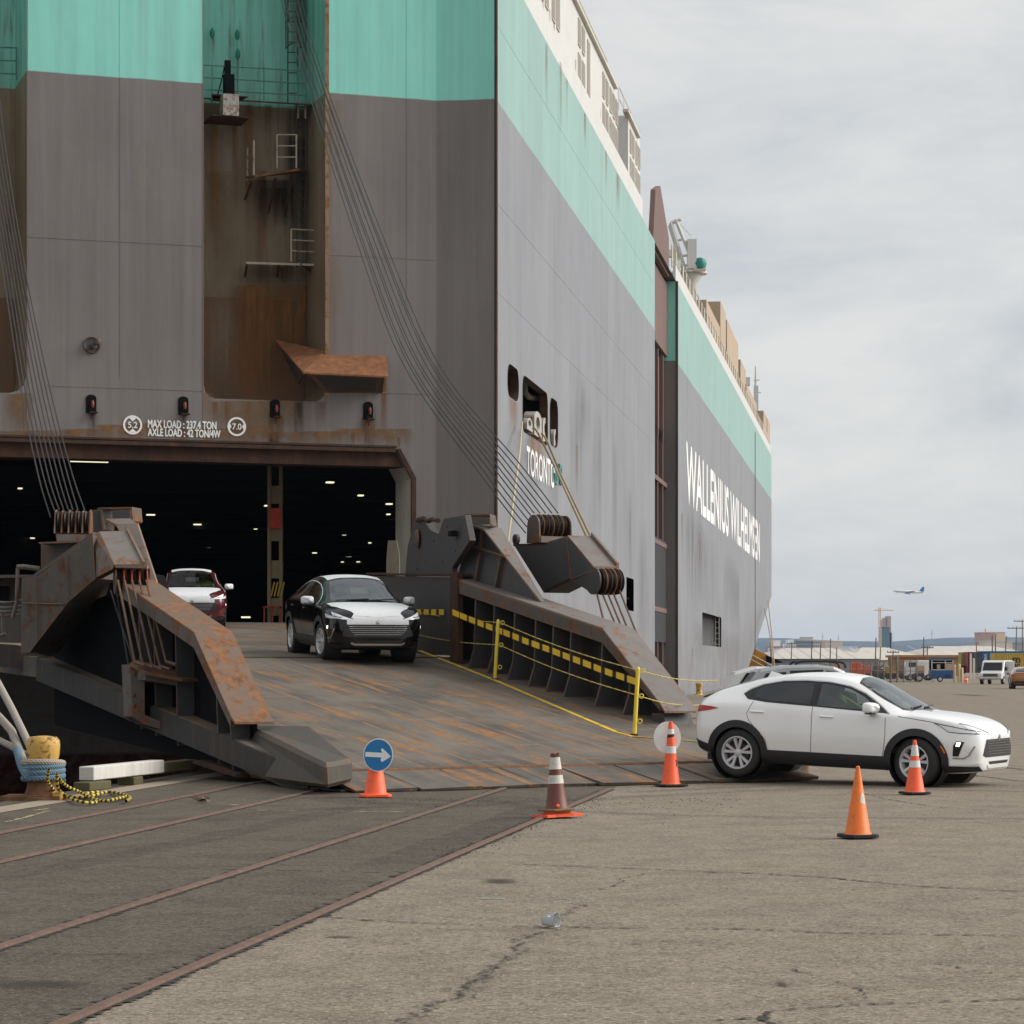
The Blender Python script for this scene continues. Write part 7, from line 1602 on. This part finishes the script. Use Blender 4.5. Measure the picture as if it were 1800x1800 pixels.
# yard clutter behind fence
clut = [(1432, 1446, 1166, 'stack of yellow drums behind the roof rack', (.55, .38, .03)), (1447, 1462, 1164, 'tan packed crate behind the roof rack', (.30, .22, .14)), (1464, 1478, 1165, 'orange packed crate behind the roof rack', (.55, .20, .05)), (1494, 1530, 1163, 'bright red orange lift machine behind the fence', (.62, .08, .02)), (1534, 1552, 1168, 'brown machine half hidden by the fence', (.12, .09, .07)), (1556, 1572, 1170, 'yellow machine half hidden by the fence', (.45, .30, .05)), (1580, 1600, 1166, 'brown timber stack behind the fence', (.20, .14, .09))]
for x0, x1, yt, lab, c in clut:
    s_ = 15.0; p, q = P(x0, yt, s_), P(x1, yt, s_); t = thing('yard_machine', ((p.x+q.x)/2, p.y, 0), lab, 'machine'); m = weathered('yard '+lab, c, .6, .3, .3); wdt = q.x-p.x; hh = p.z
    b = MB(); b.box((0, 0, hh*.35), (wdt, 1.6, hh*.5)); b.box((-wdt*.2, 0, hh*.75), (wdt*.45, 1.4, hh*.4)); b.out('body', m, t, local=True, bevel=.06)
    b = MB(); b.tube([V((-wdt*.1, -.5, hh*.6)), V((wdt*.45, -.5, hh*.95))], .09, 6); b.box((wdt*.3, -.3, hh*.62), (wdt*.25, .8, hh*.16)); b.out('arm', m, t, local=True)
    for dx in (-.3, .3): b = MB(); b.lathe([(.1, -.15), (.36, -.15), (.36, .15), (.1, .15)], V((dx*wdt, -.8, .36)), (0, 1, 0), 14); b.out('wheel', tyre_m, t, local=True)
# guard booth trailer
s_ = 18.0; p = P(1630, 1199, s_); t = thing('guard_booth', (P(1654, 1199, s_).x, p.y, 0), 'blue and white wheeled guard booth trailer beside the fence', 'booth')
blue_b = weathered('booth blue paint', (.018, .085, .24), .5, .1, .2); L_ = 2.15
b = MB(); b.box((0, 0, .75), (L_, 1.8, .85)); b.out('lower_body', blue_b, t, local=True, bevel=.03); b = MB(); b.box((.0, 0, 2.28), (L_+.12, 1.95, .16)); b.out('roof', blue_b, t, local=True, bevel=.02)
for dx in (-1.03, .28, 1.03): b = MB(); b.box((dx, -.86, 1.68), (.09, .08, 1.04)); b.out('window_post', white_paint, t, local=True)
b = MB(); b.box((0, -.86, 1.90), (L_, .06, .06)); b.box((0, -.86, 2.17), (L_, .07, .08)); b.box((0, -.86, 1.2), (L_, .07, .08)); b.out('window_rail', white_paint, t, local=True)
b = MB(); b.box((0, .1, 1.68), (L_-.1, 1.5, 1.0)); b.out('interior', black_hole, t, local=True)
for dx, w_, z in ((-.38, .32, 1.5), (.66, .85, 1.5)): b = MB(); b.box((dx, -.90, z), (w_, .03, .62 if w_ > .5 else .45)); b.out('board', beige, t, local=True)
b = MB(); b.lathe([(.08, -.09), (.27, -.09), (.27, .09), (.08, .09)], (-.25, -.92, .29), (0, 1, 0), 20); wq = b.out('wheel', tyre_m, t, True, True); b = MB(); b.lathe([(.17, -.1), (.15, -.13), (.02, -.12)], (-.25, -.92, .29), (0, 1, 0), 18); b.out('hub', cream_paint, wq, True, True)
b = MB(); b.box((-1.25, 0, .35), (.5, .1, .1)); b.tube([V((-.95, -.95, .0)), V((-.95, -.95, 1.4))], .03, 6); b.out('tow_bar', steel_grey, t, local=True); b = MB(); b.box((.55, -.92, .6), (.6, .03, .3)); b.out('vent', simple('booth vent', (.01, .04, .1), .6), t, local=True)
# rust stained cream guard posts
for i, x in enumerate((1678, 1686, 1691)):
    p = G(x, 1199.5); b = MB(); b.lathe([(.13, 0), (.13, [1.62, 1.70, 1.35][i]), (.10, [1.68, 1.76, 1.4][i]), (.01, [1.7, 1.78, 1.42][i])], seg=14); o = b.out('guard_post', weathered('cream rust stained post', (.62, .48, .27), .6, .5, .3, (.35, .15, .04), 3), None, True); o.location = p
    tag(o, ['rust stained cream post touching the blue booth', 'tall rust stained cream post, middle of three by the booth', 'shorter rust stained cream post, rightmost by the booth'][i], 'post', 'cream posts by the booth')
p = G(1706, 1193); b = MB(); b.lathe([(.14, 0), (.14, .68), (.02, .72)], seg=12); o = b.out('guard_post', yellow, None, True); o.location = p; tag(o, 'small yellow post left of the white van', 'post')
p = G(1229, 1221.5); b = MB(); b.lathe([(.3, 0), (.22, .04), (.17, .12), (.165, .45), (.2, .58), (.2, .66), (.1, .70)], seg=18); o = b.out('bollard', yb.m, None, True); o.location = p; tag(o, 'small yellow bollard beyond the white car tail and ramp beam', 'bollard')
for (x, y, lab, rz) in ((1699, 1200.5, 'tiny red orange cone upright by the far cream posts', 0), ): cone(G(x, y), lab, .65, .16, .03, [(.3, .45, co_wh)], co_red, co_red, .4)
tc = cone(G(1694, 1197.5)+UZ*.1, 'tiny red orange cone toppled by the far cream posts', .65, .16, .03, [(.3, .45, co_wh)], co_red, co_red, .4); tc.rotation_euler = (0, R(80), .2)
for x in (1706.5, 1712): 
    p = P(x, 1148+ (x-1706)*1.5, 15.5); b = MB(); b.box(V((p.x, p.y, p.z/2)), (.22, .2, p.z)); tag(b.out('guide_post', hz_pale), ('taller' if x < 1710 else 'shorter')+' grey upright guide post before the containers', 'post', 'guide posts by the containers')
b = MB(); p, q = G(1698, 1192), G(1734, 1192)
for z in (.35, .6): b.box(((p.x+q.x)/2, p.y, z), (q.x-p.x, .1, .12))
for k in range(5): b.box((p.x+(q.x-p.x)*k/4, p.y+.1, .33), (.12, .12, .66))
tag(b.out('guard_rail', hz_pale), 'low pale guard rail in front of the containers', 'rail')
# shipping containers
def container(x0, x1, ytop, ybot, s, c, lab, ends=None, text=None):
    p, q = P(x0, ytop, s), P(x1, ybot, s); t = thing('shipping_container', ((p.x+q.x)/2, p.y, q.z), lab, 'container', 'containers stacked by the yard'); m = weathered('container '+lab, c, .55, .18, .25, scale=.6); wd_ = q.x-p.x; hh = p.z-q.z
    b = MB(); n_ = max(2, int(wd_/.28)); pts = []
    for k in range(n_):
        x = -wd_/2+wd_*k/n_; dx = wd_/n_
        pts += [(x, 0), (x+dx*.3, 0), (x+dx*.5, .07), (x+dx*.8, .07)]
    pts.append((wd_/2, 0))
    b.add([V((x, y, .12)) for x, y in pts]+[V((x, y, hh-.1)) for x, y in pts], [(i, i+1, len(pts)+i+1, len(pts)+i) for i in range(len(pts)-1)]); b.out('corrugated_side', m, t, local=True)
    b = MB(); b.box((0, 1.25, hh-.05), (wd_, 2.5, .1)); b.box((0, 1.25, .06), (wd_, 2.5, .12)); b.box((0, 2.45, hh/2), (wd_, .05, hh)); b.box((-wd_/2+.05, 1.25, hh/2), (.1, 2.4, hh-.2)); b.box((wd_/2-.05, 1.25, hh/2), (.1, 2.4, hh-.2)); b.out('frame', m, t, local=True)
    for txt, tx, tz, tw_, th_, tm in (text or []): text_on('container_marking', txt, V((tx, -.02, tz)), V((1, 0, 0)), UZ, tw_, th_, tm, t, .03, True)
    return t
dk_t = simple('container black lettering', (.02, .02, .02), .6); wh_t = simple('container white lettering', (.7, .7, .7), .6)
container(1747, 1850, 1148, 1183, 13.6, (.52, .36, .06), 'yellow container with black lettering at the right edge', text=[('m', -1.35, 1.35, .95, .62, dk_t), ('sc', -1.25, .72, .85, .45, dk_t)])
container(1724, 1850, 1144.5, 1182, 13.0, (.01, .16, .34), 'long blue container behind the yellow one', text=[('C', -4.35, 2.2, .3, .25, wh_t), ('O', -4.35, 1.85, .3, .25, wh_t), ('S', -4.35, 1.5, .3, .25, wh_t), ('C', -4.35, 1.15, .3, .25, wh_t), ('O', -4.35, .8, .3, .25, wh_t)])
container(1715.5, 1726, 1146, 1184, 13.2, (.06, .07, .085), 'dark slate container end left of the blue one'); container(1701, 1716, 1146, 1184, 13.1, (.24, .035, .045), 'dark red container end between slate and olive ones'); container(1690, 1701, 1146.5, 1170, 13.0, (.34, .25, .04), 'olive yellow container end, leftmost of the stack'); container(1690, 1701, 1170, 1184, 13.05, (.08, .03, .02), 'dark brown container below the olive one')
# white van with its side door open
def box_vehicle(loc, yaw, lab, prof, wdt, paint, wins, wheels, name, cat, extra=None):
    """prof: side outline (x forward, z); wins: list of side window outlines"""
    t = thing(name, loc, lab, cat, rotz=yaw); b = MB(); b.prism([V((x, -wdt/2, z)) for x, z in prof], V((0, wdt, 0))); b.out('body', paint, t, False, True, bevel=.07)
    for w_ in wins:
        for sg in (1, -1): b = MB(); b.prism([V((x, sg*(wdt/2+.004), z)) for x, z in w_], V((0, .012*sg, 0))); b.out('side_window', black_gloss, t, local=True)
    for x in wheels:
        for sg in (1, -1): b = MB(); b.lathe([(.12, -.12), (.34, -.12), (.36, -.08), (.36, .08), (.34, .12), (.12, .12)], V((x, sg*(wdt/2-.08), .36)), (0, 1, 0), 24); wq = b.out('wheel', tyre_m, t, True, True); b = MB(); b.lathe([(.2, -.125), (.2, .125)], V((x, sg*(wdt/2-.08), .36)), (0, 1, 0), 18); b.out('rim', alloy, wq, local=True)
    return t
wpaint = car_paint('van white', (.72, .72, .71), .4, 0, .5)
p = G(1751, 1202.5); van = box_vehicle(p, R(-112), 'white passenger van facing the camera with a side door open', [(-2.6,.45),(2.45,.45),(2.5,.95),(1.75,1.12),(1.15,1.95),(.9,2.08),(-2.55,2.08),(-2.6,1.9)], 1.98, wpaint, [[(-2.3,1.25),(-.8,1.25),(-.8,1.85),(-2.3,1.85)],[(-.5,1.25),(.5,1.25),(.5,1.85),(-.5,1.85)],[(.65,1.2),(1.45,1.2),(1.05,1.85),(.65,1.85)]], (-1.7, 1.65), 'passenger_van', 'van')
b = MB(); b.prism([V((1.70, -.85, 1.20)), V((1.70, .85, 1.20)), V((1.22, .78, 1.88)), V((1.22, -.78, 1.88))], V((.02, 0, .012))); b.out('windscreen', black_gloss, van, local=True)
b = MB(); b.box((2.5, 0, .80), (.06, 1.25, .26)); b.out('grille', steel_grey, van, local=True); 
for sg in (1, -1): b = MB(); b.box((2.5, .8*sg, .82), (.07, .3, .24)); b.out('headlight', lens_m, van, local=True)
b = MB(); b.box((2.56, 0, .5), (.16, 1.98, .18)); b.out('bumper', chrome, van, local=True, bevel=.03)
b = MB(); b.box((.95, 1.35, 1.25), (.08, .85, 1.5)); b.out('open_door', wpaint, van, local=True, bevel=.03)
for sg in (1, -1): b = MB(); b.box((1.35, 1.15*sg, 1.35), (.1, .2, .3)); b.out('door_mirror', black_trim, van, local=True)
# white box truck and dark pickup by the booth
p = G(1619, 1196.5); tr = box_vehicle(p+V((0, 3, 0)), R(0), 'white delivery truck half hidden behind the blue booth', [(-1.3,.5),(1.6,.5),(1.6,2.0),(1.2,2.15),(-1.2,2.15),(-1.3,1.5)], 1.9, wpaint, [[(-1.0,1.45),(-.2,1.45),(-.2,1.95),(-1.0,1.95)]], (-.8, 1.2), 'delivery_truck', 'truck')
b = MB(); b.box((.2, -.97, 1.15), (1.0, .03, .9)); b.out('notice_board', beige, tr, local=True)
p = G(1614, 1198.5); pk = box_vehicle(p, R(180), 'dark grey pickup front beside the blue booth', [(-.5,.35),(.75,.35),(.78,.75),(.3,.88),(-.5,.92)], 1.6, simple('pickup dark paint', (.035, .04, .045), .35), [], (.0,), 'pickup_truck', 'truck')
b = MB(); b.box((-.3, -.4, 1.0), (.5, .3, .15)); b.out('red_load', orange_red, pk, local=True)
# silver SUV hidden behind the white car: only its roof shows
sp = P(1440, 1168, 64); suv = box_vehicle(V((sp.x, sp.y, 0)), 0, 'silver station wagon with black roof rack behind the white car', [(-2.2,.4),(2.2,.4),(2.25,.85),(1.15,1.05),(.55,1.55),(.3,1.665),(-.2,1.72),(-1.0,1.70),(-1.75,1.58),(-2.15,1.05)], 1.8, car_paint('silver car paint', (.42, .43, .45), .3, .6), [[(-1.75,1.08),(-1.0,1.08),(-1.0,1.52),(-1.55,1.48)],[(-.9,1.08),(.0,1.08),(.0,1.58),(-.9,1.55)],[(.08,1.08),(.85,1.08),(.35,1.52),(.08,1.56)]], (-1.35, 1.35), 'station_wagon', 'car')
b = MB()
for sg in (1, -1): b.tube(catmull([V((-.72, .7*sg, 1.68)), V((-.62, .7*sg, 1.79)), V((.0, .7*sg, 1.815)), V((.55, .7*sg, 1.77)), V((.64, .7*sg, 1.62))], 5), .035, 8)
for x in (-.6, .45): b.box((x, 0, 1.80), (.12, 1.4, .035))
b.out('roof_rack', black_trim, suv, local=True)
sp = P(1352, 1172, 55); wsu = box_vehicle(V((sp.x, sp.y, 0)), 0, 'white hatchback mostly hidden behind the white crossover rear', [(-1.6,.35),(1.6,.35),(1.65,.8),(1.2,.95),(.75,1.40),(.45,1.63),(-.5,1.66),(-1.2,1.45),(-1.55,.95)], 1.7, wpaint, [[(-1.1,1.0),(-.1,1.0),(-.1,1.5),(-.8,1.45)],[(.0,1.0),(.9,1.0),(.5,1.48),(.0,1.5)]], (-1.1, 1.1), 'hatchback_car', 'car')
# orange gangway at the ship's bow
s_ = 20.0; t = thing('gangway', G(1335, 1203), 'orange sloping gangway truck beneath the ship bow', 'gangway'); b = MB(); b.prism([P(1318, 1137, s_), P(1349, 1151, s_), P(1349, 1186, s_), P(1310, 1190, s_)], V((0, 2, 0))); b.out('side_panel', simple('gangway orange', (.62, .27, .02), .5), t); b = MB(); b.prism([P(1349, 1152, s_+.1), P(1378, 1165, s_+.1), P(1349, 1166, s_+.1)], V((0, 1.5, 0))); b.out('stair_end', black_hole, t)
b = MB()
for dy in (0, 9): b.tube([P(1320, 1150+dy, s_+.3), P(1368, 1176+dy, s_+.3)], .04, 5)
b.out('hand_rail', cream_paint, t)
# airliner on approach
s_ = 1.36; L_ = 54/s_; c = P(1597, 1040, s_); pl = thing('airliner', c, 'white airliner with blue tail flying low over the city', 'airplane', rot=(0, R(-3.5), R(180)))
wh_p = simple('airliner white', (.80, .80, .80), .35, var=.03); bl_p = simple('airliner blue', (.02, .12, .40), .35); gr_p = simple('airliner grey', (.35, .36, .38), .4)
b = MB(); prof = [(-20, .1), (-19, .6), (-15, 1.35), (-9, 1.85), (0, 1.95), (12, 1.95), (16, 1.75), (18.5, 1.1), (19.6, .4), (19.8, .05)]
b.lathe([(r, x) for x, r in prof], (0, 0, 0), (1, 0, 0), 20); b.out('fuselage', wh_p, pl, True, True)
b = MB(); b.prism([V((-19.5, -.15, .9)), V((-13.5, -.15, 1.5)), V((-17.5, -.15, 7.2)), V((-20.3, -.15, 7.3))], V((0, .3, 0))); b.out('tail_fin', bl_p, pl, local=True)
for sg in (1, -1):
    b = MB(); b.add([V((3.5, 1.5*sg, -1.0)), V((-4, 1.5*sg, -1.0)), V((-6.2, 17*sg, .9)), V((-4.6, 17*sg, .9)), V((3.5, 1.5*sg, -.6)), V((-4, 1.5*sg, -.8)), V((-6.2, 17*sg, 1.0)), V((-4.6, 17*sg, 1.1))], [(0,1,2,3),(4,7,6,5),(0,4,5,1),(1,5,6,2),(2,6,7,3),(3,7,4,0)]); b.out('wing', gr_p, pl, local=True)
    b = MB(); b.add([V((-15.5, .5*sg, .6)), V((-18.8, .5*sg, .6)), V((-20, 6.5*sg, 1.1)), V((-18.6, 6.5*sg, 1.1)), V((-15.5, .5*sg, .85)), V((-20, 6.5*sg, 1.2))], [(0,1,2,3),(4,3,5)]); b.out('tailplane', wh_p, pl, local=True)
    b = MB(); b.lathe([(.85, -2.2), (1.05, -1), (1.1, .8), (.9, 1.6), (.6, 1.6)], V((2.2, 5.2*sg, -1.9)), (1, 0, 0), 16); b.out('engine', bl_p, pl, True, True)
b = MB(); b.tube([V((-1.5, 2.8, -1)), V((-1.5, 2.8, -3.2))], .2, 6); b.tube([V((-1.5, -2.8, -1)), V((-1.5, -2.8, -3.2))], .2, 6); b.box((-1.5, 2.8, -3.2), (1.2, .4, 1.0)); b.box((-1.5, -2.8, -3.2), (1.2, .4, 1.0)); b.box((14.5, 0, -2.6), (.7, .3, .9)); b.tube([V((14.5, 0, -1.5)), V((14.5, 0, -2.6))], .15, 6); b.out('landing_gear', gr_p, pl, local=True)
# haze
HAZE = 5.0e-5
b = MB(); b.box((0, 4700, 62), (26000, 11400, 136)); hz = b.out('haze', None); hz.data.materials.clear()
hm = bpy.data.materials.new('haze air'); hm.use_nodes = True; hm.node_tree.nodes.clear(); pv = hm.node_tree.nodes.new('ShaderNodeVolumePrincipled'); ho = hm.node_tree.nodes.new('ShaderNodeOutputMaterial'); hm.node_tree.links.new(pv.outputs[0], ho.inputs['Volume'])
hm.cycles.volume_sampling = 'DISTANCE'; pv.inputs['Color'].default_value = (.55, .70, .95, 1); pv.inputs['Density'].default_value = HAZE; hz.data.materials.append(hm); hz['kind'] = 'stuff'; hz['label'] = 'thin pale haze over the far city and hills'
